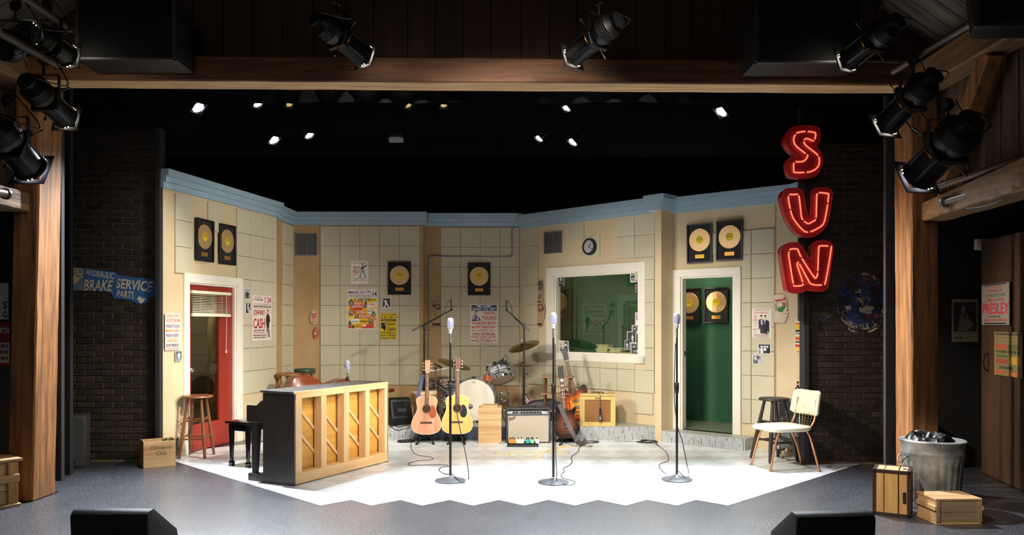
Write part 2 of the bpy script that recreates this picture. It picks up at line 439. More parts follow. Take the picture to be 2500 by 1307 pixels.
# back walls
wb1 = wall_slab('wall_back_studio', WB1, -.05, WB1.len, 0, 3.22)
zb = WB1.hit(800, 552.5)[1]
grid(wb1, WB1, (782.5, 831, 879, 927, 975.5, 1025), zb, 8, .3058)
cornice(WB1, .05, WB1.len+.08, 3.055, wb1, 3.25)
mb = MB(); mb.box((.01, .1, 1.6), (.02, .22, 3.2)); o = mb.build('corner_strip', TANWALL, wb1); o.location = (WB1.len, 0, 0)
wb2 = wall_slab('wall_back_alcove', WB2, 0, WB2.len+.03, 0, 3.22)
grid(wb2, WB2, (1076.5, 1124.5, 1172.5, 1220.5, 1268), WB2.hit(1100, 556)[1], 8, .309)
cornice(WB2, -.02, WB2.len+.02, 3.06, wb2, 3.255)
# window wall
fw0, fw1 = sx(WW, 1336), sx(WW, 1577); fz0, fz1 = WW.hit(1336, 878)[1], WW.hit(1336, 655)[1]
gw0, gw1 = sx(WW, 1355), sx(WW, 1560); gz0, gz1 = WW.hit(1357, 862)[1], WW.hit(1357, 675)[1]
ww = wall_slab('wall_window', WW, -.03, WW.len, 0, 3.2, [(gw0, gw1, gz0, gz1)], m=CREAMW)
zt = WW.hit(1290, 553)[1]
WPX = [1280, 1315, 1351, 1389, 1427.5, 1467, 1508, 1551.5, 1599]
ss = [sx(WW, p) for p in WPX]
for r in range(8):
    z1 = zt-r*.305; z0 = z1-.305
    for c in range(8):
        a, b = ss[c], ss[c+1]
        if c == 0: tile(ww, a, b, z0, z1); continue
        if r == 0:
            if c in (3,): tile(ww, a, b, z0+.02, z1)
            if c in (6, 7): tile(ww, a, b, z0, z1)
            continue
        if r == 1:
            if c in (6, 7): tile(ww, a, b, z0, z1)
            continue
        if r == 2:                                            # cut row above the window frame
            if c in (2, 3, 4, 5, 6): tile(ww, a if c > 2 else a-.04, b, fz1-.02, z1-.12)
            elif c == 7: tile(ww, a, b, z0, z1)
            continue
        if r in (3, 4, 5):
            if c == 7: tile(ww, max(a, fw1-.02), b, z0, z1)
            continue
        if r == 6:
            if c == 7: tile(ww, fw1-.02, b, z0, z1)
            elif c == 1: tile(ww, a, b, z0, z1)
            else: tile(ww, a, b, z0, min(z1, fz0+.02))
            continue
        tile(ww, a, b, z0, z1)
tile(ww, sx(WW, 1551), sx(WW, 1596), WW.hit(1560, 1010)[1], WW.hit(1560, 960)[1])
cornice(WW, .0, WW.len-.02, 3.02, ww, 3.22)
# corner pilaster with its return
mb = MB(); mb.box((.05, .14, 1.6), (.1, .28, 3.2))
pil = mb.build('wall_corner', CREAMW, None, bevel=.004); pil.location = (1.868, 10.37, 0); pil.rotation_euler.z = WW.rz; tag(pil, kind='structure')
pil2 = wall_slab('wall_return', Wall((1.95, 10.34), (2.14, 10.53)), 0, .27, 0, 3.2, th=.05)
mb = MB(); mb.prism([(-.11, 3.02), (.13, 3.02), (.16, 3.09), (.19, 3.16), (.19, 3.22), (-.13, 3.22)], -.08, .3); mb.build('cornice', BLUEP, pil)
# wall with the green doorway
rd0, rd1 = sx(WR, 1643), sx(WR, 1810); rtz = WR.hit(1643, 660)[1]
ro0, ro1, rotz = sx(WR, 1663), sx(WR, 1792), WR.hit(1670, 677)[1]
wr = wall_slab('wall_right_studio', WR, -.02, WR.len, 0, 3.2, [(ro0, ro1, .147, rotz)], m=CREAMW)
zt = WR.hit(1863, 560)[1]
grid(wr, WR, (1836, 1892), zt, 8, .3)
grid(wr, WR, (1812, 1835), zt-.3, 7, .3)
tile(wr, sx(WR, 1812), sx(WR, 1835), zt-.3, zt)
tile(wr, sx(WR, 1738), sx(WR, 1756), zt-.28, zt)
cornice(WR, -.0, WR.len+.03, 3.0, wr, 3.2)
wr2 = wall_slab('wall_right_end', WR2, 0, WR2.len, 0, 3.2, m=CREAMW)
cornice(WR2, .0, WR2.len, 3.0, wr2, 3.2)
b_ = MB(); b_.box((sx(WR, 1893), -.004, 1.6), (.012, .012, 2.8)); b_.build('batten', TANWALL, wr)

# ------------------------------------------------------------------ doors and the control room window
def casing(mb, s0, s1, z0, z1, t, y0, y1, bottom=False):
    mb2 = []
    mb.box(((s0+s1)/2, (y0+y1)/2, z1-t/2), (s1-s0, y1-y0, t))
    for s in (s0+t/2, s1-t/2): mb.box((s, (y0+y1)/2, (z0+z1-t)/2), (t, y1-y0, z1-t-z0))
    if bottom: mb.box(((s0+s1)/2, (y0+y1)/2, z0+t/2), (s1-s0-2*t, y1-y0, t))
    return mb
def door_case(name, W, s0, s1, z0, z1, o0, o1, oz, label, sill=None):
    e = bpy.data.objects.new(name, None); COL.objects.link(e); e.location = W.a; e.rotation_euler.z = W.rz
    tag(e, label, kind='structure')
    for (a, b, c, d) in ((s0, s1, oz, z1), (s0, o0, z0, oz), (o1, s1, z0, oz)) + (((s0, s1, sill[0], sill[1]), ) if sill else ()):
        b_ = MB(); b_.box(((a+b)/2, -.014, (c+d)/2), (b-a, .028, d-c)); b_.build('casing_board', WHITEP, e, bevel=.003)
    b_ = MB(); casing(b_, o0-.002, o1+.002, z0 if not sill else sill[1], oz+.002, .022, -.004, .10, bool(sill)); b_.build('jamb', WHITEP, e, bevel=.002)
    return e
d1 = door_case('door_1', WL, dl0, dl1, 0, dtz, ol0, ol1, otz, 'red glazed door in a white casing on the studio side wall')
a, b = ol0+.024, ol1-.024; g0, g1 = sx(WL, 471.5), sx(WL, 541); gt, gb = WL.hit(472, 708)[1], WL.hit(472, 1040)[1]
mb = MB()
for (p, q, z0, z1) in ((a, g0, .012, otz-.024), (g1, b, .012, otz-.024), (g0, g1, .012, gb), (g0, g1, gt, otz-.024)):
    mb.box(((p+q)/2, .05, (z0+z1)/2), (q-p, .04, z1-z0))
leaf = mb.build('door_leaf', REDP, d1)
b_ = MB(); b_.box(((g0+g1)/2, .052, (gt+gb)/2), (g1-g0, .005, gt-gb)); b_.build('pane', glass('door_glass', (.75, .74, .66)), leaf)
b_ = MB(); s_ = sx(WL, 465); z_ = WL.hit(465, 903)[1]
b_.lathe([(.0, 0), (.026, .0), (.026, .006), (.01, .01), (.01, .03), (.028, .045), (.03, .058), (.02, .068), (0, .07)], 16, Matrix.Translation((s_, .03, z_)) @ Matrix.Rotation(R(90), 4, 'X')); b_.build('knob', CHROME, leaf)
d2 = door_case('door_2', WR, rd0, rd1, .147, rtz, ro0, ro1, rotz, 'open doorway in a white casing showing the green control room')
b_ = MB(); b_.box((ro0+.03, .05, 1.15), (.012, .02, .06)); b_.build('strike_plate', BLKMET, d2)
wn = door_case('window_1', WW, fw0, fw1, fz0, fz1, gw0, gw1, gz1, 'large control room window in a white casing', sill=(fz0, gz0))
PANE = glass('control_room_glass', (.86, .9, .86), 0, 1.6)
b_ = MB(); b_.box(((gw0+gw1)/2, .05, (gz0+gz1)/2), (gw1-gw0, .006, gz1-gz0)); b_.build('pane', PANE, wn)

# ------------------------------------------------------------------ control room behind the window
GW = Wall((.55, 12.78), (3.45, 10.87))
gwall = wall_slab('wall_control_room', GW, 0, GW.len, 0, 3.0, m=GREENW)
o = MB(); pts = [(.16, 12.5), (1.94, 10.72), (2.16, 10.62), (3.42, 9.56), (3.6, 9.7), (3.5, 10.9), (.5, 12.86)]
o._add([(x, y, .01) for x, y in pts]+[(x, y, .1475) for x, y in pts], [tuple(range(7))[::-1], tuple(range(7, 14))]+[(i, (i+1) % 7, (i+1) % 7+7, i+7) for i in range(7)])
struct('floor_control_room', o, mat('speckled_green', (112, 122, 100), .45, var=1, vs=26, c2=(70, 84, 66), thr=(.36, .48)))
rw = wall_slab('wall_control_end', Wall((3.44, 10.9), (3.42, 9.5)), 0, 1.4, 0, 3.0, m=GREENW, th=.05)
lamp('POINT', 'control_room_lamp', (2.45, 10.75, 2.7), (0, 0, 0), 32, WARM, .12)
lamp('POINT', 'control_room_lamp', (1.0, 12.15, 2.75), (0, 0, 0), 7, WARM, .12)

# ------------------------------------------------------------------ painted-black brick flats either side
def brick_flat(name, W, s0, s1, z1, bw, bh, label):
    e = wall_slab(name, W, s0, s1, 0, z1, m=MORTAR, th=.06); e['label'] = label
    ms = []
    for k in range(5):
        b_ = MB(); w_, h_ = bw-.010, bh-.0085
        vs = []
        for (x_, y_, z_) in ((-1, 0, -1), (1, 0, -1), (-1, -1, -1), (1, -1, -1), (-1, 0, 1), (1, 0, 1), (-1, -1, 1), (1, -1, 1)):
            j = random.uniform(-1, 1)
            vs.append((x_*(w_/2+j*.0015-(.003 if y_ else 0)), y_*(.011+random.random()*.003), z_*(h_/2+random.uniform(-1, 1)*.0012-(.002 if y_ else 0))))
        b_._add(vs, [(0, 1, 3, 2), (4, 6, 7, 5), (2, 3, 7, 6), (0, 2, 6, 4), (1, 5, 7, 3)])
        ms.append(b_.mesh('brick', BRICKM, bevel=.002))
    n = 0; r = 0; z = .03; rest = MB()
    while z < z1-.03:
        x_ = s0 - (bw/2 if r % 2 else 0)
        while x_ < s1-.02:
            a, b = max(x_, s0), min(x_+bw, s1)
            f = (b-a)/bw
            if f > .15:
                if n < 300:
                    o = link('brick', random.choice(ms), e, ((a+b)/2, random.uniform(-.002, .001), z+bh/2), (random.uniform(-.01, .01), 0, random.uniform(-.008, .008)))
                    if f < .98: o.scale.x = f
                else:
                    rest.box(((a+b)/2, -.006, z+bh/2), (b-a-.01, .012, bh-.0085))
                n += 1
            x_ += bw
        z += bh; r += 1
    if rest.v: tag(rest.build('brick_courses', BRICKM, e), kind='stuff')
    return e
BL = Wall((-5.1, 8.87), (-3.91, 8.87)); BR = Wall((3.18, 8.7), (4.32, 8.7))
bl = brick_flat('wall_left', BL, .02, BL.len-.055, 3.70, .21, .0712, 'dark painted brick flat with an old blue brake sign')
br = brick_flat('wall_right', BR, .057, BR.len, 3.52, .2005, .0685, 'dark painted brick flat with a faded round garage emblem')
DKGREY = mat('charcoal_trim', (42, 42, 46), .6, var=.3, vs=8)
b_ = MB(); b_.box((BL.len-.026, .0, 1.86), (.054, .14, 3.72)); b_.build('edge_board', DKGREY, bl, bevel=.003)
b_ = MB(); b_.box((.028, .0, 1.77), (.056, .14, 3.54)); b_.build('edge_board', DKGREY, br, bevel=.003)

# ------------------------------------------------------------------ stage house: black drapes
mb = MB(); mb.box((0, 14.2, 3.5), (16, .1, 7)); struct('wall_back', mb, BLKCLOTH)
mb = MB(); mb.box((0, 10.6, 6.2), (16, 8, .1)); struct('ceiling', mb, BLKCLOTH)
for s in (-1, 1):
    mb = MB(); mb.box((s*6.2, 10.8, 3), (.1, 7, 6.2)); struct('wall_wing', mb, BLKCLOTH)
for (py, Y) in ((250, 8.25), (325, 9.2), (382, 11.2)):
    z = EYE+(HY-py)/FPX*Y; mb = MB()
    pts = [(-6+12*i/160, math.sin(i*1.15)*.02+math.sin(i*.31)*.02) for i in range(161)]
    vs = [(x, Y+d, zz) for zz in (z, 6.1) for x, d in pts]
    mb._add(vs, [(i, i+1, i+162, i+161) for i in range(160)], True)
    o = mb.build('stage_border', BLKCLOTH); sol = o.modifiers.new('thick', 'SOLIDIFY'); sol.thickness = .01
    tag(o, {250: 'lowest hanging black drape just behind the wooden header beam', 325: 'black drape hanging behind the first row of small stage lights', 382: 'deepest black drape hanging above the studio set'}[py], 'drape', 'black border drapes over the stage')

# ------------------------------------------------------------------ timber frame of the house
def hexa(mb, lo, hi):
    lo = [Vector(p) for p in lo]; hi = [Vector(p) for p in hi]
    return mb._add(lo+hi, [(3, 2, 1, 0), (4, 5, 6, 7)]+[(i, (i+1) % 4, (i+1) % 4+4, i+4) for i in range(4)])
def timber(name, label, lo, hi, m, bev=.012, cat='beam'):
    mb = MB(); hexa(mb, lo, hi); o = mb.build(name, m, None, bevel=bev)
    # hewn edges
    bm = bmesh.new(); bm.from_mesh(o.data)
    long_e = [e for e in bm.edges if e.calc_length() > 1.0]
    bmesh.ops.subdivide_edges(bm, edges=long_e, cuts=24, use_grid_fill=True)
    for v in bm.verts: v.co += Vector((random.uniform(-1, 1), random.uniform(-1, 1), random.uniform(-1, 1)))*.0022
    bm.to_mesh(o.data); bm.free()
    return tag(o, label, cat)
def rect(x0, x1, y0, y1, z): return [(x0, y0, z), (x1, y0, z), (x1, y1, z), (x0, y1, z)]
timber('timber_post', 'hewn timber post beside the blue brake sign wall', rect(-4.375, -4.151, 6.865, 7.21, 0), rect(-4.30, -4.08, 6.865, 7.21, 3.66), OLDWOOD, cat='post')
timber('timber_post', 'hewn timber post behind the galvanised trash can', rect(3.563, 3.80, 7.05, 7.36, 0), rect(3.545, 3.79, 7.05, 7.36, 3.67), OLDWOOD, cat='post')
mb = MB()
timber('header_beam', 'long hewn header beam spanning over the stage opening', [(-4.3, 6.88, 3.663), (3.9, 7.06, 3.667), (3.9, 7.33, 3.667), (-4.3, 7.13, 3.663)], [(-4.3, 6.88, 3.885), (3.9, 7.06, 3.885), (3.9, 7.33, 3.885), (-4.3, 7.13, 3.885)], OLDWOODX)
hb = bpy.data.objects['header_beam']; hb.data.materials.append(wood('bounce_lit_underside', (214, 178, 130), (170, 128, 84), 'x', .65, 13, .3))  # lighter underside wood: floor bounce light painted into the colour
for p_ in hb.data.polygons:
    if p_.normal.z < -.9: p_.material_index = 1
timber('side_beam', 'squared beam carrying a grey pipe above the trash can', [(3.64, 7.04, 2.455), (3.24, 4.9, 2.40), (3.5, 4.9, 2.40), (3.86, 7.04, 2.455)], [(3.64, 7.04, 2.62), (3.24, 4.9, 2.62), (3.5, 4.9, 2.62), (3.86, 7.04, 2.62)], OLDWOODY)
timber('side_beam', 'squared beam end with a pipe flange beside the brake sign post', [(-4.42, 5.0, 2.51), (-4.17, 5.0, 2.51), (-4.17, 6.86, 2.51), (-4.42, 6.86, 2.51)], [(-4.42, 5.0, 2.675), (-4.17, 5.0, 2.675), (-4.17, 6.86, 2.675), (-4.42, 6.86, 2.675)], OLDWOODY)
timber('wall_plate_beam', 'heavy top beam above the vertical plank siding', [(3.56, 7.04, 3.60), (3.56, 4.6, 3.60), (3.8, 4.6, 3.60), (3.8, 7.04, 3.60)], [(3.56, 7.04, 3.84), (3.56, 4.6, 3.84), (3.8, 4.6, 3.84), (3.8, 7.04, 3.84)], OLDWOODY)
timber('wall_plate_beam', 'heavy top beam above the cluster of lights by the brake sign', [(-4.45, 7.04, 3.62), (-4.45, 4.6, 3.62), (-4.2, 4.6, 3.62), (-4.2, 7.04, 3.62)], [(-4.45, 7.04, 3.86), (-4.45, 4.6, 3.86), (-4.2, 4.6, 3.86), (-4.2, 7.04, 3.86)], OLDWOODY)
mb = MB(); mb.bar((3.66, 6.75, 2.66), (3.66, 6.05, 3.62), .12, .15, (0, 1, 0)); o = mb.build('diagonal_brace', OLDWOOD, None, bevel=.008); tag(o, 'diagonal timber brace across the plank siding', 'brace')
# board wall above the header
mb = MB(); mb.box((0, 7.22, 4.9), (9.4, .04, 2.2)); bw_ = struct('wall_front', mb, DARKBOARD)
x = -4.5
while x < 4.4:
    w_ = random.uniform(.24, .31)
    b_ = MB(); b_.box((x+w_/2, 7.185+random.random()*.006+(x+4.3)*.0, 4.6), (w_-.006, .024, 1.5)); o = b_.build('plank', DARKBOARD, bw_, bevel=.003); x += w_
# plank siding over the side beam, and the sloping roof boards
SIDING = wood('weathered_siding', (112, 84, 56), (56, 38, 22), 'z', .75, 7, .35, rand=.25)
ROOFB = wood('grey_roof_boards', (116, 104, 88), (62, 52, 42), 'x', .8, 7, .3, rand=.2)
for s, nm in ((1, 'wall_right_siding'), (-1, 'wall_left_siding')):
    X = 3.84 if s > 0 else -4.47
    mb = MB(); mb.box((X+s*.03, 5.9, 3.15), (.02, 2.7, 1.1)); e = struct(nm, mb, DARKBOARD); y = 4.6
    while y < 7.05:
        w_ = random.uniform(.17, .24)
        b_ = MB(); b_.box((X+random.uniform(-.006, .006), y+w_/2, 3.13), (.024, w_-.008, 1.02)); b_.build('plank', SIDING, e, bevel=.002); y += w_
    mb = MB(); mb.bar((X+s*.3, 5.6, 3.84), (X-s*1.3, 5.6, 4.96), 3.2, .02, (0, 0, 1)); e = struct('ceiling_roof', mb, DARKBOARD)
    y = 4.4
    while y < 7.1:
        w_ = random.uniform(.16, .22)
        b_ = MB(); a_ = Vector((X+s*.3, y+w_/2, 3.81)); c_ = Vector((X-s*1.3, y+w_/2, 4.93)); d_ = c_-a_
        b_.box((0, 0, 0), (d_.length, w_-.008, .02)); o = b_.build('plank', ROOFB, e, bevel=.002)
        o.location = (a_+c_)/2; o.rotation_euler = (0, -math.atan2(d_.z, d_.x), 0); y += w_
# dark side walls of the house behind the posts
HOUSEW = wood('house_panelling', (66, 42, 22), (46, 28, 14), 'z', .6, 5, .15)
mb = MB(); mb.box((-5.6, 8.1, 2.2), (2.2, .06, 4.4)); struct('wall_left_house', mb, mat('dark_plaster', (22, 18, 15), .9))
mb = MB(); mb.box((5.2, 8.55, 2.2), (2.0, .06, 4.4)); struct('wall_right_house', mb, mat('dark_plaster', (22, 18, 15), .9))
d3 = Wall((4.83, 8.17), (4.64, 7.1)); mb = MB(); L_ = d3.len+.4
mb.box((L_/2, .03, 1.2), (L_, .045, 2.38)); dr = mb.build('door_3', HOUSEW, None, bevel=.004); dr.location = d3.a; dr.rotation_euler.z = d3.rz; tag(dr, 'dark brown house door standing open with posters on it', kind='structure')
b_ = MB(); s_, z_ = d3.hit(2412, 885)
b_.tube([(s_, -.0, z_+.09), (s_, -.03, z_+.07), (s_+.01, -.05, z_), (s_, -.03, z_-.07), (s_, 0, z_-.09)], .008); b_.build('pull_handle', BLKMET, dr)
b_ = MB(); b_.box((-4.185, 7.29, 1.9), (.11, .05, 3.6)); struct('trim_3', b_, DKGREY)
b_ = MB(); b_.box((3.575, 7.5, 1.9), (.1, .05, 3.6)); struct('trim_4', b_, DKGREY)
# lobby behind the glazed door
LBW = Wall((-5.8, 11.7), (-3.56, 11.7)); lb = wall_slab('wall_lobby', LBW, 0, LBW.len, 0, 2.9, m=mat('lobby_wall', (150, 142, 116), .85))
for c in range(7):
    for r in range(7): tile(lb, LBW.len-.305*(c+1), LBW.len-.305*c, 2.6-.305*(r+1), 2.6-.305*r)  # tile grid added to imitate a reflection in the door glass
mb = MB(); mb.box((-5.85, 10.4, 1.4), (.08, 2.7, 2.8)); struct('wall_lobby_side', mb, BLKCLOTH)
lamp('POINT', 'lobby_fill', (-4.3, 9.9, 2.3), (0, 0, 0), 26, WARM, .1)  # unseen lamp added to brighten the coat behind the glass
# ================================================================== LETTERING
_TX = {}
def text_geo(t, bold=0):
    k = (t, bold)
    if k not in _TX:
        cu = bpy.data.curves.new('lettering', 'FONT'); cu.body = t; cu.resolution_u = 2; cu.offset = bold
        o = bpy.data.objects.new('lettering', cu); me = o.to_mesh()
        vs = [(v.co.x, v.co.y) for v in me.vertices]; fs = [tuple(p.vertices) for p in me.polygons]
        o.to_mesh_clear(); bpy.data.objects.remove(o); bpy.data.curves.remove(cu)
        x0, x1 = min(v[0] for v in vs), max(v[0] for v in vs); y0, y1 = min(v[1] for v in vs), max(v[1] for v in vs)
        _TX[k] = ([((x-x0)/(x1-x0), (y-y0)/(y1-y0)) for x, y in vs], fs)
    return _TX[k]
def add_text(mb, t, x0, z0, x1, z1, y, bold=.022, fn=None):
    vs, fs = text_geo(t, bold); q = []
    for u, v in vs:
        x, z = x0+(x1-x0)*u, z0+(z1-z0)*v
        q.append(fn(x, y, z) if fn else (x, y, z))
    return mb._add(q, fs)
def print_on(parent, w, h, items, y=-.001, skew=None):
    """flat print on a sheet w x h centred on the parent; items in fractions from the top edge"""
    layers = {}
    X = lambda u: (u-.5)*w
    Z = lambda v: (.5-v)*h
    for n, it in enumerate(items):
        k, c = it[0], it[-1]; yy = y-.00025*(n+1)
        key = (c, 'lettering' if k == 't' else 'print')
        mb = layers.setdefault(key, MB())
        if k == 't': add_text(mb, it[1], X(it[2]), Z(it[5]), X(it[4]), Z(it[3]), yy)
        elif k == 'r': mb.sheet([(X(it[1]), Z(it[4])), (X(it[3]), Z(it[4])), (X(it[3]), Z(it[2])), (X(it[1]), Z(it[2]))], yy)
        elif k == 'p': mb.sheet([(X(u), Z(v)) for u, v in it[1]], yy)
        elif k == 'e':
            mb.sheet([(X(it[1]+it[3]*math.cos(a*math.pi/9)), Z(it[2]+it[4]*math.sin(a*math.pi/9))) for a in range(18)], yy)
        elif k == 'd':
            u0, v0, u1, v1, cnt = it[1:6]; st = (u1-u0)/cnt
            for i in range(cnt):
                a = u0+i*st; b = a+st*(.55+.3*((i*7) % 3)/3)
                mb.sheet([(X(a), Z(v1)), (X(b), Z(v1)), (X(b), Z(v0)), (X(a), Z(v0))], yy)
    for (c, nm), mb in layers.items(): tag(mb.build(nm, ink(c), parent), kind='stuff')
def man(cx, v0, v1, w, c, skin=None, lean=0):
    """a standing figure in silhouette, as printed on the posters"""
    h = v1-v0; q = lambda u, v: (cx+u*w+lean*(1-v)*w, v0+v*h)
    return [('p', [q(-.42, .22), q(-.12, .16), q(.1, .16), q(.44, .24), q(.56, .4), q(.3, .52), q(.28, .42), q(.3, .62), q(.42, .97), q(.5, 1), q(.2, 1), q(.04, .66), q(-.06, .82), q(-.14, 1), q(-.44, 1), q(-.32, .96), q(-.3, .6), q(-.34, .4), q(-.46, .58), q(-.58, .6), q(-.5, .4)], c),
            ('e', cx+lean*w-.02*w, v0+.09*h, w*.16, h*.078, skin or c), ('p', [q(-.2, .08), q(-.14, .01), (q(.1, .0)), q(.15, .07), q(0, .05)], c)]
def wall_item(name, W, px0, py0, px1, py1, label, cat, m, group=None, out=.0225, tilt=0, thick=.0012, outline=None, items=()):
    s0, s1 = W.hit(px0, py0)[0], W.hit(px1, py0)[0]
    pc = ((px0+px1)/2, (py0+py1)/2); sc, zc = W.hit(*pc); sc = (s0+s1)/2
    zt_, zb_ = W.hit(pc[0], py0)[1], W.hit(pc[0], py1)[1]; w_, h_ = s1-s0, zt_-zb_
    mb = MB()
    if outline: mb.prism([((u-.5)*w_, (.5-v)*h_) for u, v in outline], -thick, 0)
    else: mb.box((0, -thick/2, 0), (w_, thick, h_))
    o = mb.build(name, m, None); o.location = W.pt(sc, zc, out); o.rotation_euler = (0, tilt, W.rz)
    tag(o, label, cat, group)
    if items: print_on(o, w_, h_, items, -thick)
    return o, w_, h_
PAPER = mat('poster_paper', (232, 226, 212), .7, var=.06, vs=10)
PAPERP = mat('pinkish_paper', (234, 218, 206), .7, var=.05, vs=10)
PAPERY = mat('yellow_paper', (232, 200, 40), .7, var=.06, vs=10)
OLDPAPER = mat('old_newsprint', (196, 164, 128), .85, var=.2, vs=18)
PHOTOP = mat('photo_paper', (226, 226, 226), .35)
RED, DRED, BLU, BLK, YEL, ORG, WHT, GRY = 'd0402c', 'a02830', '27407e', '1c1c1e', 'efc22a', 'e0622e', 'eeeae0', '77777c'

# ------------------------------------------------------------------ posters
wall_item('poster', WL, 398.5, 765, 436, 855, 'narrow unframed bill of orange and navy lines naming a Sunday auditorium show', 'poster', PAPERP, items=[
    ('t', 'SUNDAY-FEB. 6', .08, .03, .92, .11, ORG), ('t', 'AUDITORIUM', .08, .15, .94, .24, 'c84a26'), ('r', .06, .275, .95, .283, GRY), ('t', 'FARON YOUNG', .06, .31, .94, .40, BLU),
    ('t', 'MARTHA CARSON', .05, .44, .94, .51, 'e8742e'), ('t', 'FERLIN HUSKEY', .06, .56, .92, .645, BLU), ('d', .3, .675, .72, .695, 6, 'efa050'), ('t', 'WILBURN BROS', .12, .715, .86, .79, 'efa050'), ('t', 'ELVIS PRESLEY', .06, .83, .9, .91, '3c4468'), ('d', .06, .94, .95, .965, 14, ORG)])
wall_item('poster', WL, 612, 722, 659, 831, 'tall white bill with two big red name lines and a standing man in black', 'poster', PAPERP, items=[
    ('t', 'CHARLOTTE', .1, .03, .48, .055, BLK), ('t', 'COLISEUM', .05, .075, .52, .12, BLK), ('t', 'SAT', .6, .03, .74, .08, DRED), ('t', 'OCT', .6, .1, .74, .16, DRED), ('t', '24', .78, .03, .97, .16, DRED), ('d', .1, .185, .94, .195, 18, GRY), ('r', .05, .205, .97, .21, GRY),
    ('t', 'COUNTRY MUSIC SPECTACULAR', .05, .225, .97, .272, BLK), ('r', .05, .285, .97, .29, GRY), ('t', 'JOHNNY', .05, .32, .64, .48, 'b03038'), ('t', 'CASH', .05, .51, .64, .74, 'b03038'),
    ('t', 'AND THE TENN. THREE', .06, .765, .62, .797, BLK), ('t', 'FEATURING JUNE CARTER', .06, .82, .64, .85, DRED), ('t', 'MERLE KILGORE & GATES LAKE', .05, .872, .66, .905, BLK), ('t', 'CARTER FAMILY & CARL PERKINS', .05, .925, .66, .955, BLK)]
    + man(.8, .31, .94, .2, '1a1a1e', 'c9b6a8')+[('e', .74, .88, .075, .06, 'cdbcae'), ('p', [(.76, .83), (.8, .72), (.84, .72), (.81, .84)], 'cdbcae'), ('d', .68, .33, .97, .34, 3, DRED), ('d', .68, .39, .97, .4, 3, DRED)])
wall_item('poster', WB1, 857, 638, 900, 693, 'small creased white bill with a red two-line name and a guitarist standing legs apart', 'poster', PAPER, items=[
    ('d', .12, .07, .9, .1, 12, DRED), ('t', 'ELVIS', .18, .22, .52, .36, 'b23a3a'), ('t', 'PRESLEY', .12, .4, .52, .55, 'b23a3a'), ('d', .12, .58, .45, .6, 6, GRY), ('d', .14, .63, .42, .66, 5, 'c88'[:0] or 'c88a86'),
    ('t', 'FLORIDA THEATRE', .12, .745, .9, .79, 'a83a40'), ('d', .2, .81, .8, .825, 10, GRY), ('t', 'FRI. SAT. AUG. 10-11', .12, .85, .9, .9, 'a83a40')]
    + [('e', .67, .15, .045, .05, '6d7890'), ('p', [(.6, .22), (.74, .2), (.76, .4), (.82, .55), (.88, .7), (.8, .72), (.68, .48), (.56, .7), (.48, .74), (.58, .5), (.58, .4)], '8f98aa'), ('p', [(.55, .32), (.92, .16), (.94, .2), (.6, .38)], '3a4252'), ('p', [(.44, .72), (.56, .68), (.55, .75)], '2f4a58'), ('p', [(.8, .68), (.9, .7), (.88, .74)], '2f4a58')])
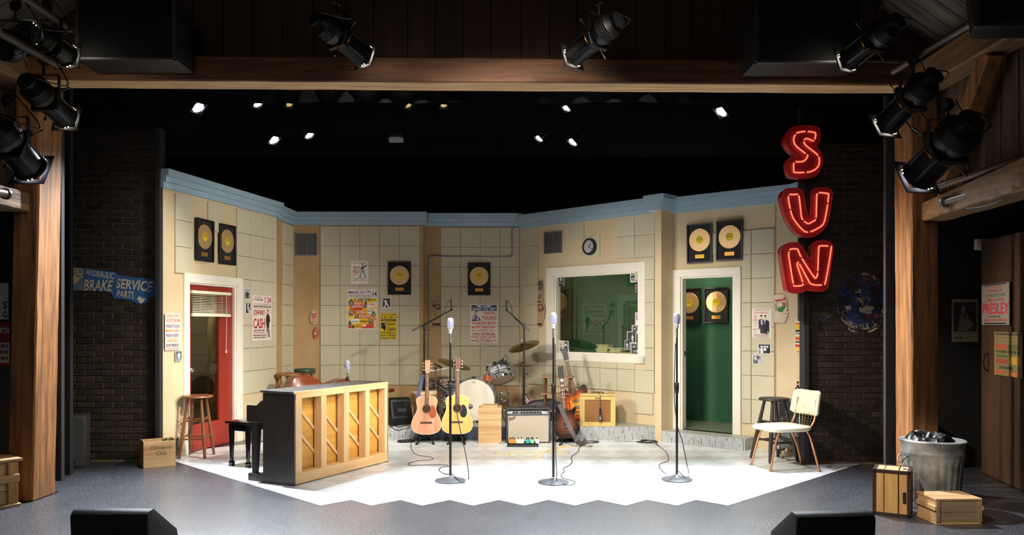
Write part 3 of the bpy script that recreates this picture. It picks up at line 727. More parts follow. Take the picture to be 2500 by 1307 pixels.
wall_item('poster', WB1, 849, 706, 922, 805, 'large yellow and red concert bill with a white and blue heading', 'poster', PAPERP, items=[
    ('t', 'CONCERT & DANCE', .28, .015, .78, .035, BLU), ('t', 'MEMORIAL AUD.', .03, .05, .59, .125, BLU), ('t', 'CHATTANOOGA', .03, .15, .59, .19, BLU), ('r', .61, .05, .616, .2, BLU), ('t', 'FRI.', .64, .05, .8, .1, BLU), ('t', 'OCT.', .64, .14, .81, .19, BLU), ('t', '14', .84, .05, .98, .19, BLU), ('d', .2, .2, .82, .212, 20, BLU),
    ('r', .03, .235, .97, .965, YEL), ('t', 'BIG', .22, .25, .33, .285, BLK), ('r', .36, .238, .75, .3, BLK), ('t', 'ROCK&ROLL', .38, .25, .73, .29, WHT), ('t', 'SHOW', .77, .25, .95, .29, BLK),
    ('r', .2, .31, .51, .51, 'd8542e'), ('t', 'BUDDY', .23, .33, .48, .39, WHT), ('t', 'JOHNSON', .15, .41, .5, .47, WHT), ('e', .125, .35, .085, .1, '57544f'), ('e', .125, .36, .06, .07, '8c8780'), ('r', .08, .47, .5, .52, 'c8442a'),
    ('p', [(.58, .38), (.98, .31), (.98, .44), (.62, .46)], WHT), ('t', 'CHUCK', .62, .37, .76, .405, RED), ('t', 'BERRY', .77, .36, .95, .41, RED), ('e', .61, .36, .05, .05, '5d5852'), ('e', .59, .43, .07, .05, '77716a'),
    ('r', .2, .53, .64, .605, 'd8542e'), ('t', 'NUTMEGS', .29, .545, .63, .59, WHT), ('r', .05, .54, .19, .66, '6c665e'), ('e', .1, .57, .03, .03, 'a8a098'), ('e', .15, .59, .03, .03, 'a8a098'), ('r', .67, .48, .96, .62, 'f0e6d2'), ('t', 'ARTHUR', .7, .5, .9, .53, BLK), ('t', 'PRYSOCK', .68, .54, .92, .57, BLK), ('e', .875, .63, .065, .075, '5a5650'), ('e', .875, .645, .045, .05, 'a09a92'),
    ('r', .37, .625, .79, .715, 'd8542e'), ('t', '4 FELLOWS', .39, .64, .77, .7, WHT), ('r', .25, .62, .36, .73, '6c665e'), ('e', .3, .66, .03, .03, 'b0a8a0'), ('r', .05, .73, .4, .85, 'f2ead8'), ('t', 'AL', .07, .745, .13, .77, BLK), ('t', 'SAVAGE', .16, .785, .38, .825, BLK), ('e', .09, .85, .05, .07, '5d5852'),
    ('t', 'SPANIELS', .43, .78, .68, .82, BLK), ('r', .71, .73, .84, .86, '6c665e'), ('e', .77, .77, .03, .035, 'b8b0a6'), ('r', .87, .73, .97, .96, 'd8542e'), ('p', [(.9, .75), (.95, .75), (.96, .95), (.89, .95)], 'e9dcc8'), ('t', 'ELLA', .3, .87, .45, .905, RED), ('t', 'JOHNSON', .26, .915, .48, .95, RED), ('r', .5, .87, .86, .965, 'd0442c'), ('r', .51, .875, .63, .93, 'f0dccb'), ('e', .2, .93, .05, .045, '5d5852'), ('r', .04, .9, .14, .965, 'd0442c')])
wall_item('poster', WB1, 929, 765, 969, 829, 'bright yellow bill with black lines of type below a small photo', 'poster', PAPERY, items=[
    ('t', 'DIVISION ST. CORRAL', .05, .03, .95, .09, BLK), ('t', 'SAT. APR. 15', .22, .12, .98, .2, BLK), ('d', .05, .12, .16, .2, 2, BLK), ('r', .05, .23, .95, .3, BLK), ('t', 'dance! show!', .14, .245, .82, .285, YEL), ('d', .06, .325, .95, .345, 14, BLK), ('d', .45, .37, .95, .39, 8, BLK),
    ('p', [(.05, .37), (.42, .37), (.36, .5), (.3, .7), (.2, .62), (.05, .55)], '2b2340'), ('e', .33, .43, .07, .05, 'd8b838'), ('t', 'JOHNNY', .42, .41, .95, .49, BLK), ('t', 'CASH', .42, .54, .95, .68, BLK), ('t', 'ROSE MADDOX', .04, .71, .95, .78, BLK), ('t', 'BUCK OWENS', .03, .81, .8, .875, BLK), ('d', .84, .82, .95, .87, 2, BLK), ('t', 'GORDON TERRY', .04, .905, .66, .935, BLK), ('d', .7, .905, .95, .935, 4, BLK), ('t', 'TENNESSEE TWO', .04, .955, .68, .985, BLK), ('d', .72, .955, .95, .985, 4, BLK)])
wall_item('poster', WB2, 1148, 743, 1216, 838.5, 'white bill with a navy heading and stacked red lines of type', 'poster', PAPER, items=[
    ('r', .05, .025, .95, .175, BLU), ('p', [(.18, .05), (.3, .035), (.38, .04), (.36, .085), (.3, .07)], WHT), ('p', [(.82, .05), (.7, .035), (.62, .04), (.64, .085), (.7, .07)], WHT), ('t', 'WSM', .38, .035, .62, .085, WHT), ('t', 'GRAND OLE OPRY', .07, .085, .93, .165, WHT),
    ('t', 'FARON', .5, .2, .88, .265, RED), ('t', 'YOUNG', .42, .3, .94, .405, RED), ('p', [(.05, .43), (.07, .3), (.15, .26), (.25, .27), (.36, .38), (.4, .43)], 'b9b4c4'), ('p', [(.17, .27), (.24, .3), (.22, .42), (.18, .42)], '55548a'), ('p', [(.28, .3), (.4, .42), (.33, .42)], '4a4a7c'), ('p', [(.05, .43), (.1, .39), (.33, .43)], '33335c'), ('e', .21, .225, .055, .045, 'd8bda8'), ('p', [(.155, .23), (.17, .19), (.25, .18), (.27, .2), (.19, .21)], '2a2a34'),
    ('d', .45, .43, .92, .442, 8, GRY), ('t', 'WILBURN BROS.', .05, .455, .94, .515, RED), ('d', .2, .53, .82, .542, 14, '55608c'), ('t', 'ELVIS PRESLEY', .06, .56, .92, .62, RED), ('d', .38, .635, .6, .647, 5, '55608c'), ('t', 'BILL AND SCOTTY', .06, .66, .92, .695, 'd8604a'), ('d', .42, .705, .58, .716, 4, '55608c'),
    ('t', 'ONIE WHEELER', .07, .73, .9, .79, RED), ('r', .05, .798, .95, .802, '55608c'), ('t', 'NEW CITY AUD.', .04, .82, .94, .862, RED), ('t', 'FT. MYERS, FLA.', .24, .875, .74, .893, '55608c'), ('t', 'MON', .04, .91, .32, .953, RED), ('t', 'NITE', .36, .91, .53, .953, RED), ('t', 'MAY 9', .58, .91, .94, .953, RED), ('d', .2, .965, .8, .975, 14, '55608c')])
wall_item('poster', WR, 1838, 753, 1885, 826, 'white bill with two men in dark suits under a red double heading', 'poster', PAPER, items=[
    ('r', .08, .02, .92, .03, DRED), ('t', 'JOHNNY CASH &', .1, .05, .9, .1, 'c84850'), ('t', 'ELVIS PRESLEY', .1, .125, .88, .175, 'c84850'), ('d', .1, .22, .24, .235, 2, RED), ('d', .12, .26, .26, .34, 2, 'd0707a'), ('t', 'PERKINS', .07, .37, .3, .42, 'c84850'), ('d', .1, .46, .28, .475, 3, GRY), ('d', .1, .5, .28, .515, 3, GRY), ('d', .12, .56, .26, .6, 2, 'd0707a'), ('t', 'MAR. 21', .07, .68, .3, .735, 'c84850'), ('d', .1, .79, .26, .81, 2, GRY),
    ('t', 'National Guard Armory', .12, .86, .86, .9, 'b04058'), ('d', .08, .915, .92, .93, 14, BLK), ('d', .3, .945, .8, .955, 8, RED), ('r', .08, .97, .92, .978, DRED)]
    + [('p', [(.34, .42), (.42, .36), (.52, .36), (.62, .4), (.62, .84), (.44, .84), (.42, .68), (.36, .7)], '3b3550'), ('p', [(.6, .44), (.68, .38), (.8, .4), (.9, .44), (.9, .8), (.82, .86), (.58, .84), (.6, .6)], '27242e'), ('p', [(.46, .38), (.54, .38), (.56, .55), (.48, .55)], 'd8d0d0'), ('p', [(.66, .4), (.72, .4), (.64, .56)], 'e8e4e0'), ('e', .49, .29, .055, .05, 'd8c4b4'), ('e', .7, .3, .055, .05, 'd8c4b4'), ('p', [(.43, .28), (.44, .23), (.54, .22), (.55, .26)], '1c1a20'), ('p', [(.64, .29), (.65, .24), (.75, .23), (.76, .27)], '1c1a20'), ('e', .83, .8, .03, .03, 'e0d4c8')])
wall_item('poster', WR2, 1946, 775, 1960, 858, 'narrow sliver of a colourful bill beside the brick flat edge', 'poster', PAPER, items=[
    ('d', .3, .03, .9, .05, 2, BLK), ('r', .1, .16, 1, .36, YEL), ('r', .1, .17, .9, .2, RED), ('r', .05, .37, 1, .43, BLK), ('d', .1, .46, .9, .5, 3, BLK), ('r', .05, .57, 1, .68, ORG), ('r', .05, .71, 1, .75, BLK), ('r', .05, .8, 1, .88, RED), ('r', .1, .9, 1, .98, YEL)])
def blots(seed, cols):
    r = random.Random(seed); out = []
    for k in range(13):
        u, v = r.uniform(.3, .7), r.uniform(.2, .8); n = r.randint(4, 6); a0 = r.random()*6
        out.append(('p', [(u+r.uniform(.08, .24)*math.cos(a0+2*math.pi*i/n), v+r.uniform(.04, .12)*math.sin(a0+2*math.pi*i/n)) for i in range(n)], cols[k % len(cols)]))
    return out
# torn scraps left over from older bills
tear = lambda n, seed: [(.5+.5*math.cos(2*math.pi*i/n)*(0.75+.25*random.Random(seed+i).random()), .5+.5*math.sin(2*math.pi*i/n)*(.8+.2*random.Random(seed*3+i).random())) for i in range(n)]
wall_item('torn_poster', WB1, 756, 754, 779.5, 796, 'torn pink scrap of a bill, upper of two in the corner by the tan strip', 'poster', mat('faded_pink_paper', (214, 178, 150), .85, var=.3, vs=14), outline=tear(15, 3), items=blots(4, ['cf6f58', '8a7a60', 'd08a74', 'e6d2c0', 'c85a48']))
wall_item('torn_poster', WB1, 764, 797, 780, 830, 'torn red scrap of a bill, lower of two in the corner by the tan strip', 'poster', mat('faded_red_paper', (198, 104, 84), .85, var=.3, vs=14), outline=tear(13, 5), items=blots(9, ['d9a08a', '93402f', 'e2c4b0', '7c4a50', 'b84a3a']))
wall_item('torn_poster', WB2, 1055, 735, 1075.5, 798, 'torn brown newspaper strip lettered in reversed type beside the alcove tiles', 'poster', OLDPAPER, outline=[(0, 0), (1, 0), (1, 1), (0, 1), (.02, .86), (.4, .83), (.3, .7), (.5, .5), (.42, .36), (.14, .3), (.1, .12)], items=[
    ('p', [(.02, .02), (.98, .02), (.98, .34), (.55, .35), (.3, .28), (.1, .18)], '5a3a2a'), ('t', 'OTORS', .06, .04, .96, .14, 'd8b898'), ('t', '59', .4, .18, .85, .3, 'd8b898'), ('d', .5, .42, .96, .44, 3, '7a4a36'), ('d', .45, .5, .96, .52, 3, '7a4a36'), ('d', .4, .58, .96, .6, 4, '7a4a36'), ('d', .42, .66, .96, .68, 4, '7a4a36'), ('d', .5, .74, .96, .76, 3, '7a4a36'), ('r', .04, .86, .98, .97, '5a3a2a')])
wall_item('torn_poster', WB2, 1036, 801, 1052, 846, 'faint red printed scrap behind the conduit pipe', 'poster', mat('faded_tan_paper', (214, 172, 128), .85, var=.2, vs=14), outline=tear(11, 8), items=[('t', 'ORN', .1, .08, .9, .2, 'c04a34'), ('d', .1, .3, .9, .42, 4, 'b06a50'), ('e', .55, .7, .22, .1, 'a87858')])
wall_item('torn_poster', WW, 1314, 681, 1334, 797, 'long torn newspaper strip between the tiles and the control room window', 'poster', OLDPAPER, outline=[(.0, .0), (.6, .02), (.7, .22), (.62, .34), (.75, .5), (1, .64), (.86, .8), (.7, .9), (.62, 1), (0, 1)], items=[
    ('e', .3, .1, .25, .06, '55504c'), ('e', .35, .2, .22, .06, '6a645e'), ('d', .5, .06, .7, .2, 2, '3a3634'), ('p', [(.1, .34), (.55, .3), (.5, .42), (.15, .44)], '8a6a54'), ('r', .05, .47, .5, .5, '4a342a'), ('p', [(.1, .54), (.6, .52), (.9, .64), (.5, .7), (.15, .68)], '7a4e3c'), ('e', .4, .6, .18, .05, 'b8906e'), ('d', .05, .73, .8, .745, 5, '8a5a44'), ('d', .05, .78, .8, .79, 4, '8a5a44'), ('d', .05, .83, .75, .84, 4, '8a5a44'), ('d', .05, .88, .65, .89, 3, '8a5a44'), ('r', .04, .93, .6, .985, '5a3a2a')])
wall_item('torn_poster', WR, 1892, 720, 1926, 789, 'torn bill with a red banner and green picture beside the neon sign', 'poster', mat('aged_paper', (220, 202, 176), .85, var=.15, vs=14), outline=[(0, 0), (.72, .0), (.75, .16), (.9, .2), (.95, .5), (.86, .58), (1, .6), (.98, .7), (.75, .99), (0, .98)], items=[
    ('p', [(.04, .18), (.78, .1), (.8, .2), (.1, .26)], 'b8483c'), ('t', 'FESTIVAL', .2, .125, .66, .17, 'e8d8c0'), ('p', [(.02, .3), (.85, .24), (.9, .46), (.05, .6)], 'a09078'), ('e', .4, .36, .2, .07, 'd8c8b0'), ('p', [(.25, .5), (.55, .42), (.88, .38), (.6, .62), (.3, .6)], '2f7a4a'), ('e', .72, .34, .14, .05, 'b0584a'), ('d', .7, .66, .92, .69, 3, '5a5048'), ('d', .05, .88, .7, .9, 8, 'c0a894')])
# ------------------------------------------------------------------ snapshots and prints pinned about
def photo(W, box, label, items, dark='3a3a3c', border=.06, out=.0225, tilt=0, group=None, name='photograph'):
    b = border
    r = random.Random(label); g = lambda: (lambda k: '%02x%02x%02x' % (k, k, k+2))(int(int(dark[:2], 16)*.5+r.randint(10, 70)))
    bg = []
    for k in range(7):
        u, v = r.uniform(.22, .78), r.uniform(.2, .8); w_, h_ = r.uniform(.06, .16), r.uniform(.05, .14); bg.append(('p', [(u-w_, v-h_*r.random()), (u+w_*r.random(), v-h_), (u+w_, v+h_*r.random()), (u-w_*r.random(), v+h_)], g()))
    return wall_item(name, W, *box, label, 'photo', PHOTOP, group, out, tilt, items=[('r', b, b*.8, 1-b, 1-b*.8, dark)]+bg+items)
photo(WL, (424, 857, 440, 882), 'small photo of a pale figure, pinned below the orange auditorium bill', man(.5, .15, .85, .5, 'd8d8d8')+[('r', .1, .75, .9, .92, '8a8a8a')], '55565a')
photo(WL, (592, 705, 607, 731), 'small grey photo of a guitarist, upper of two beside the red door', [('r', .06, .1, .94, .4, 'a8a8ae')]+man(.5, .25, .95, .4, '2c2c30')+[('p', [(.3, .5), (.85, .4), (.85, .46), (.35, .58)], '1a1a1a')], '77777c')
photo(WL, (596, 740, 608, 766), 'small dark photo of a seated person, lower of two beside the red door', [('e', .45, .18, .16, .1, 'd0d0d0'), ('p', [(.25, .3), (.55, .28), (.7, .5), (.95, .9), (.6, .95), (.3, .6)], 'bcbcc0')], '222226')
photo(WB1, (934, 728, 954, 752), 'small black photo of a dancer in white, hung below the framed gold disc', [('p', [(.1, .15), (.3, .3), (.55, .32), (.62, .5), (.85, .9), (.72, .95), (.5, .68), (.3, .98), (.16, .95), (.35, .6), (.25, .42)], 'd8d8d8'), ('e', .42, .26, .09, .09, 'e0e0e0')], '2e2e30')
photo(WR, (1852, 840, 1884, 864), 'wide snapshot of a group of people under the two suited men bill', [('e', .3, .3, .1, .12, 'd8d8d8'), ('e', .52, .28, .1, .12, 'c8c8c8'), ('e', .72, .3, .09, .12, 'd0d0d0'), ('r', .2, .45, .42, .95, 'e0e0e0'), ('r', .46, .42, .66, .7, 'd8d8d8'), ('r', .7, .45, .9, .95, '1c1c1e'), ('p', [(.06, .3), (.2, .5), (.12, .9), (.06, .9)], 'bbbbbb')])
photo(WR, (1839, 867, 1861, 890), 'pale square snapshot, lowest print on the wall beside the green doorway', [('e', .62, .25, .16, .16, '55555a'), ('e', .35, .35, .12, .16, 'd8d8da'), ('p', [(.1, .5), (.5, .6), (.7, .9), (.1, .9)], '6c6c70'), ('r', .62, .5, .88, .92, 'c8c8cc')], '9a9aa0')
# prints taped to the inside of the control room glass
gl = .048-.05
def gphoto(box, label, items, dark='3a3a3c', tilt=0, **k): return photo(WW, box, label, items, dark, out=-.044, tilt=tilt, **k)
head = lambda u, v, r, c='d0d0d0', s='26262a': [('p', [(u-r*1.9, v+r*4), (u-r*1.2, v+r*1.4), (u+r*1.2, v+r*1.4), (u+r*1.9, v+r*4)], s), ('e', u, v, r, r*1.1, c), ('p', [(u-r, v-r*.2), (u-r*.8, v-r*1.1), (u+r*.8, v-r*1.1), (u+r, v-r*.2)], s)]
gphoto((1358, 674, 1373, 697), 'snapshot of trees and people taped in the window corner nearest the newspaper strip', [('p', [(.4, .1), (.6, .1), (.7, .5), (.3, .5)], 'b8b8ba')]+head(.3, .7, .1)+head(.65, .72, .1))
gphoto((1534, 664, 1560, 689), 'photo of four men in a car taped in the upper window corner', [*head(.2, .25, .08), *head(.42, .22, .08), *head(.63, .22, .08), *head(.84, .22, .08), ('p', [(.06, .6), (.94, .42), (.94, .9), (.06, .9)], '9c9ca0'), ('d', .12, .7, .9, .78, 5, '2a2a2e')], 'a8a8ac')
gphoto((1547, 695, 1560.5, 714), 'small portrait of a man taped under the photo of the car', head(.55, .4, .22, 'dcdcdc'), '4a4a4e')
gphoto((1546, 763, 1560.5, 795), 'tall portrait of a man in a pale shirt on the window edge', head(.6, .28, .16, 'd8d8d8', '1e1e20')+[('p', [(.1, .95), (.2, .6), (.8, .6), (.94, .95)], 'e6e6e6')], 'b4b4b8')
gphoto((1538, 794, 1560.5, 816), 'photo of a drummer and band, second of the stepped prints', [*head(.3, .4, .1), *head(.7, .38, .1), ('e', .65, .75, .15, .14, 'd8d8d8'), ('e', .3, .75, .14, .12, '55555a')], '6e6e72')
gphoto((1526, 810, 1548.5, 838), 'white print with two standing performers in the stepped stack', man(.62, .25, .95, .22, 'd4d4d6', 'e0e0e0'), '3c3c40', border=.06)
gphoto((1520.5, 832, 1533, 854), 'small dark print at the outer step of the stack', man(.5, .2, .92, .5, 'b4b4b8'), '2e2e32')
gphoto((1535, 838, 1560.5, 866), 'photo of a drum kit and singer at the bottom of the stack', [*head(.35, .3, .1), *head(.75, .25, .1), ('e', .75, .7, .17, .16, 'd8d8d8'), ('e', .4, .72, .14, .12, '88888c')], '5a5a5e')
gphoto((1359, 832, 1371, 862), 'pinkish print taped in the lower window corner', [('p', [(.3, .95), (.5, .5), (.7, .95), (.58, .95), (.5, .7), (.42, .95)], '2a2a2e')], 'd8b8a8', border=.08)
gphoto((1370, 833, 1384, 859), 'portrait of a man in a dark jacket taped in the lower window corner', head(.5, .3, .18, 'd8d8d8'), 'a8a8aa')

# ------------------------------------------------------------------ framed gold records
FRAMEB = mat('black_frame', (18, 18, 20), .35); MATTEB = mat('black_matte', (26, 26, 30), .8)
LABY = mat('record_label', (232, 200, 32), .5); GROOVE = mat('gold_groove', (214, 178, 124), .36, .5)
PLAQ = mat('gold_plaque', (214, 160, 60), .35, .7)
def record_proto():
    root = thing('framed_gold_record', 'x', 'record', group=None)
    w_, h_ = .355, .508
    mb = MB(); mb.frame(w_, h_, .02, -.035, -.008); mb.build('frame', FRAMEB, root, bevel=.002)
    mb = MB(); mb.box((0, -.011, 0), (w_-.03, .006, h_-.03)); mb.build('mount_board', MATTEB, root)
    T = Matrix.Translation((0, -.015, .045)) @ Matrix.Rotation(R(90), 4, 'X')
    pr = [(.004, .004)]+[(.05+.0985*i/16, .004+(.0011 if i % 2 else 0)) for i in range(17)]+[(.149, 0)]
    mb = MB(); mb.lathe(pr, 48, T, caps=False); d = mb.build('disc', GROOVE, root, ang=80)
    mb = MB(); mb.lathe([(.0, .0066), (.052, .0066), (.053, .0055)], 28, T); lb = mb.build('label', LABY, d)
    mb = MB()
    for k in range(9):
        a = R(20+17.5*k); mb.sheet([(.018*math.cos(a-.05), .045+.018*math.sin(a-.05)), (.046*math.cos(a-.06), .045+.046*math.sin(a-.06)), (.046*math.cos(a+.06), .045+.046*math.sin(a+.06)), (.018*math.cos(a+.05), .045+.018*math.sin(a+.05))], -.0225)
    mb.sheet([(-.045, .042), (.045, .042), (.045, .047), (-.045, .047)], -.0225); mb.lathe([(0, .0078), (.005, .0078)], 12, T)
    mb.build('label_print', ink('6a4a10'), lb)
    mb = MB(); mb.box((0, -.016, -.168), (.125, .004, .046)); pq = mb.build('plaque', PLAQ, root)
    mb = MB()
    for z, n in ((-.158, 9), (-.172, 7)):
        for i in range(n): mb.sheet([(-.045+i*.09/n, z-.003), (-.045+(i+.7)*.09/n, z-.003), (-.045+(i+.7)*.09/n, z+.003), (-.045+i*.09/n, z+.003)], -.0185)
    mb.build('plaque_text', ink('8a4a10'), pq)
    return root
rec0 = record_proto(); rec_used = False
def record(W, px, py, label, tilt=0, out=.014):
    global rec_used
    o = copy_tree(rec0) if rec_used else rec0; rec_used = True
    s_, z_ = W.hit(px, py); o.location = W.pt(s_, z_, out); o.rotation_euler = (0, tilt, W.rz); tag(o, label, 'record', 'framed gold records')
record(WL, 494.5, 587.5, 'framed gold record over the red door, the one farther from the corner', .01)
record(WL, 550, 598, 'framed gold record over the red door, the one closer to the tiles', -.01)
record(WB1, 976, 680, 'framed gold record hung above the small black dancer photo')
record(WB2, 1170, 682, 'framed gold record hung above the navy-headed bill in the alcove')
record(WR, 1710.5, 595, 'framed gold record over the green doorway, nearer the pilaster', -.01)
record(WR, 1783.5, 587.5, 'framed gold record over the green doorway, nearer the neon sign', .008)
record(GW, 1750, 746, 'framed gold record seen whole on the green wall through the doorway')
record(GW, 1684, 748, 'framed gold record half hidden by the doorway casing on the green wall')
record(GW, 1366, 745, 'framed gold record seen dimly through the control room window')

# ------------------------------------------------------------------ vents, clock, conduit, hooks
VENTM = mat('vent_grey', (112, 116, 124), .5, .3)
def vent(W, x0, y0, x1, y1, label):
    s0, s1 = sx(W, x0), sx(W, x1); s_, z_ = (s0+s1)/2, W.hit((x0+x1)/2, (y0+y1)/2)[1]
    w_, h_ = s1-s0, W.hit((x0+x1)/2, y0)[1]-W.hit((x0+x1)/2, y1)[1]
    t = thing('air_vent', label, 'vent', W.pt(s_, z_), W.rz, 'wall air vents')
    mb = MB(); mb.frame(w_, h_, .02, -.016, 0); mb.box((0, -.007, 0), (.016, .014, h_-.04)); mb.build('frame', VENTM, t, bevel=.002)
    mb = MB(); mb.box((0, -.001, 0), (w_-.02, .002, h_-.02)); mb.build('backing', mat('vent_dark', (92, 90, 86), .8), t)
    n = 14; b_ = MB(); b_.box((0, 0, 0), (w_/2-.03, .009, .0024), M=Matrix.Rotation(R(35), 4, 'X')); me = b_.mesh('slat', VENTM)
    for k in range(n):
        for sg in (-1, 1): link('slat', me, t, (sg*(w_/4-.003), -.007, -h_/2+.028+(h_-.056)*k/(n-1)))
vent(WB1, 721, 570, 775, 624.5, 'grey louvred wall vent on the tan strip in the back corner')
vent(WW, 1329, 566, 1373, 619, 'grey louvred wall vent above the control room window')
s_, z_ = WW.hit(1445, 604); mb = MB(); mb.box((0, -.008, 0), (.31, .016, .315)); o = mb.build('mount_panel', TILEM, None, bevel=.003); o.location = WW.pt(s_, z_-.0); o.rotation_euler.z = WW.rz; tag(o, 'square pale tile behind the round wall clock', 'tile')
clk = thing('wall_clock', 'round black rimmed wall clock on a pale tile', 'clock', WW.pt(WW.hit(1443, 603)[0], WW.hit(1443, 603)[1], .017), WW.rz)
T = Matrix.Rotation(R(90), 4, 'X')
mb = MB(); mb.lathe([(.118, 0), (.122, .02), (.118, .045), (.108, .052), (.096, .05), (.094, .03)], 40, T, caps=False); mb.build('rim', BLACK, clk)
mb = MB(); mb.lathe([(0, .03), (.097, .03)], 40, T); mb.build('dial', mat('clock_face', (232, 232, 230), .4), clk)
mb = MB()
for k in range(12):
    a = R(90-30*(k+1)); t_ = str(k+1); r_ = .078; add_text(mb, t_, r_*math.cos(a)-.006*len(t_), r_*math.sin(a)-.009, r_*math.cos(a)+.006*len(t_), r_*math.sin(a)+.009, -.0312, .01)
mb.build('numerals', ink(BLK), clk)
for a, L_, w_ in ((55, .05, .008), (-35, .08, .006), (232, .045, .003)):
    mb = MB(); d_ = Vector((math.cos(R(a)), 0, math.sin(R(a)))); mb.bar(Vector((0, -.034, 0))-d_*.015, Vector((0, -.034, 0))+d_*L_, w_, .002, (0, 1, 0)); mb.build('hand', ink(BLK), clk)
# conduit
t = thing('conduit_pipe', 'grey bent electrical conduit running across the alcove wall', 'pipe')
CON = mat('conduit_grey', (150, 146, 148), .45, .4)
wp = lambda px, py, o=.028: WB2.pt(WB2.hit(px, py)[0], WB2.hit(px, py)[1], o)
pth = [wp(1250, 550), wp(1250, 622), wp(1247, 627.5), wp(1243, 628), wp(1056, 626.5), wp(1050, 628.5), wp(1047.5, 633), wp(1046, 1000)]
mb = MB(); mb.tube(pth, .0115, 10); mb.build('pipe', CON, t)
for px, py in ((1248.5, 625), (1049, 629)):
    mb = MB(); mb.tube([wp(px+(1.5 if px > 1200 else 6), py-(8 if px > 1200 else 1)), wp(px, py), wp(px-(8 if px > 1200 else 1.5), py+(1 if px > 1200 else 8))], .0165, 10); mb.build('elbow', CON, t)
for px, py in ((1250, 580), (1150, 627.3), (1046.8, 780)):
    mb = MB(); p_ = wp(px, py, .02); mb.box(p_, (.04, .04, .012) if abs(px-1150) > 9 else (.012, .04, .04)); mb.build('strap', CON, t)
t = thing('coat_hook', 'small black double hook on the wall beside the neon sign', 'hook', WR2.pt(.28, WR2.hit(1950, 722)[1], .0), WR2.rz)
mb = MB(); mb.box((0, -.003, 0), (.02, .006, .05)); mb.build('plate', BLKMET, t)
for sg in (-1, 1):
    mb = MB(); mb.tube(catmull([(0, -.005, 0), (sg*.02, -.03, -.015), (sg*.035, -.055, -.012), (sg*.04, -.06, .012)], 5), .006); mb.build('prong', BLKMET, t)

# ------------------------------------------------------------------ old painted signs on the brick
def sign_xy(W, px, py): return W.hit(px, py)
def signpoly(W, pts, name, m, parent, y):
    mb = MB(); mb.sheet([W.hit(*p) for p in pts], y); return mb.build(name, m, parent)
q = lambda cx, cy: (140+cx/10, 640+cy/10)
SB, SBL = worn('worn_blue_paint', (44, 92, 152), .66, 9), worn('worn_slate_paint', (100, 124, 140), .62, 9)
SC, SY = worn('worn_cream_paint', (206, 196, 164), .62, 22), worn('worn_ochre_paint', (212, 186, 122), .55, 12)
signpoly(BL, [q(0, 60), q(200, 70), q(240, 110), q(670, 150), q(1470, 260), q(1500, 320), q(1900, 380), q(2330, 420), q(2415, 520), q(2420, 850), q(2270, 860), q(2200, 1000), q(1990, 1030), q(1800, 930), q(1400, 900), q(1350, 790), q(1240, 730), q(800, 690), q(640, 660), q(420, 700), q(0, 660)], 'sign_paint', SB, bl, -.0175)
signpoly(BL, [q(0, 60), q(200, 70), q(240, 110), q(670, 150), q(660, 700), q(420, 700), q(0, 660)], 'sign_paint', SBL, bl, -.0181)
signpoly(BL, [q(10, 320), q(640, 350), q(600, 420), q(240, 690)], 'sign_paint', SY, bl, -.0187)
mb = MB()
def slant(W, corners):
    """map the unit square onto a four-cornered patch of the wall given in picture points"""
    c = [Vector(W.hit(*p)) for p in corners]                   # bl, br, tr, tl
    return lambda x, y, z: (lambda p: (p.x, y, p.y))((c[0]*(1-x)+c[1]*x)*(1-z)+(c[3]*(1-x)+c[2]*x)*z)
for t_, cs in (('HYDRAULIC', (q(720, 330), q(1400, 430), q(1410, 270), q(730, 170))), ('BRAKE', (q(670, 700), q(1340, 720), q(1390, 450), q(690, 430))),
               ('SERVICE', (q(1450, 640), q(2300, 740), q(2360, 480), q(1470, 400))), ('PARTS', (q(1470, 850), q(1880, 910), q(1900, 730), q(1490, 690)))):
    add_text(mb, t_, 0, 0, 1, 1, -.0192, .025, fn=slant(BL, cs))
mb.build('lettering', SC, bl)
mb = MB(); add_text(mb, 'LUPED', 0, 0, 1, 1, -.0192, .03, fn=slant(BL, (q(20, 310), q(660, 330), q(660, 170), q(40, 100)))); mb.build('lettering', SY, bl)
signpoly(BL, [q(1950, 900), q(2020, 830), q(2100, 900), q(2180, 880), q(2130, 960), q(2060, 1030)], 'sign_paint', SC, bl, -.0192)
# faded round garage emblem
q = lambda cx, cy: (1960+cx/8.17, 660+cy/8.17)
EB, EC, ER, EF = worn('faded_navy_paint', (34, 48, 88), .52, 8), worn('faded_cream_paint', (172, 156, 130), .5, 12), worn('faded_red_paint_mark', (140, 44, 40), .5, 16), worn('faint_cream_paint', (120, 108, 92), .42, 16)
cxy, rr = (1170, 650), 520
circ = lambda r, a: q(cxy[0]+r*math.cos(R(a)), cxy[1]-r*1.04*math.sin(R(a)))
signpoly(BR, [circ(515, a) for a in range(0, 360, 10)], 'sign_paint', EB, br, -.0175)
def ring(r0, r1, a0, a1, m, y, W=BR, p=br, cf=None):
    mb = MB(); cf = cf or circ; n = max(6, int((a1-a0)/6))
    o_ = [cf(r0, a0+(a1-a0)*i/n) for i in range(n+1)]; i_ = [cf(r1, a0+(a1-a0)*i/n) for i in range(n+1)]
    for k in range(n): mb.sheet([W.hit(*z) for z in (o_[k], o_[k+1], i_[k+1], i_[k])], y)
    return mb.build('sign_paint', m, p)
ring(520, 500, -170, 90, EC, -.0181); ring(575, 535, 20, 90, EC, -.0181); ring(590, 545, 240, 345, EC, -.0181)
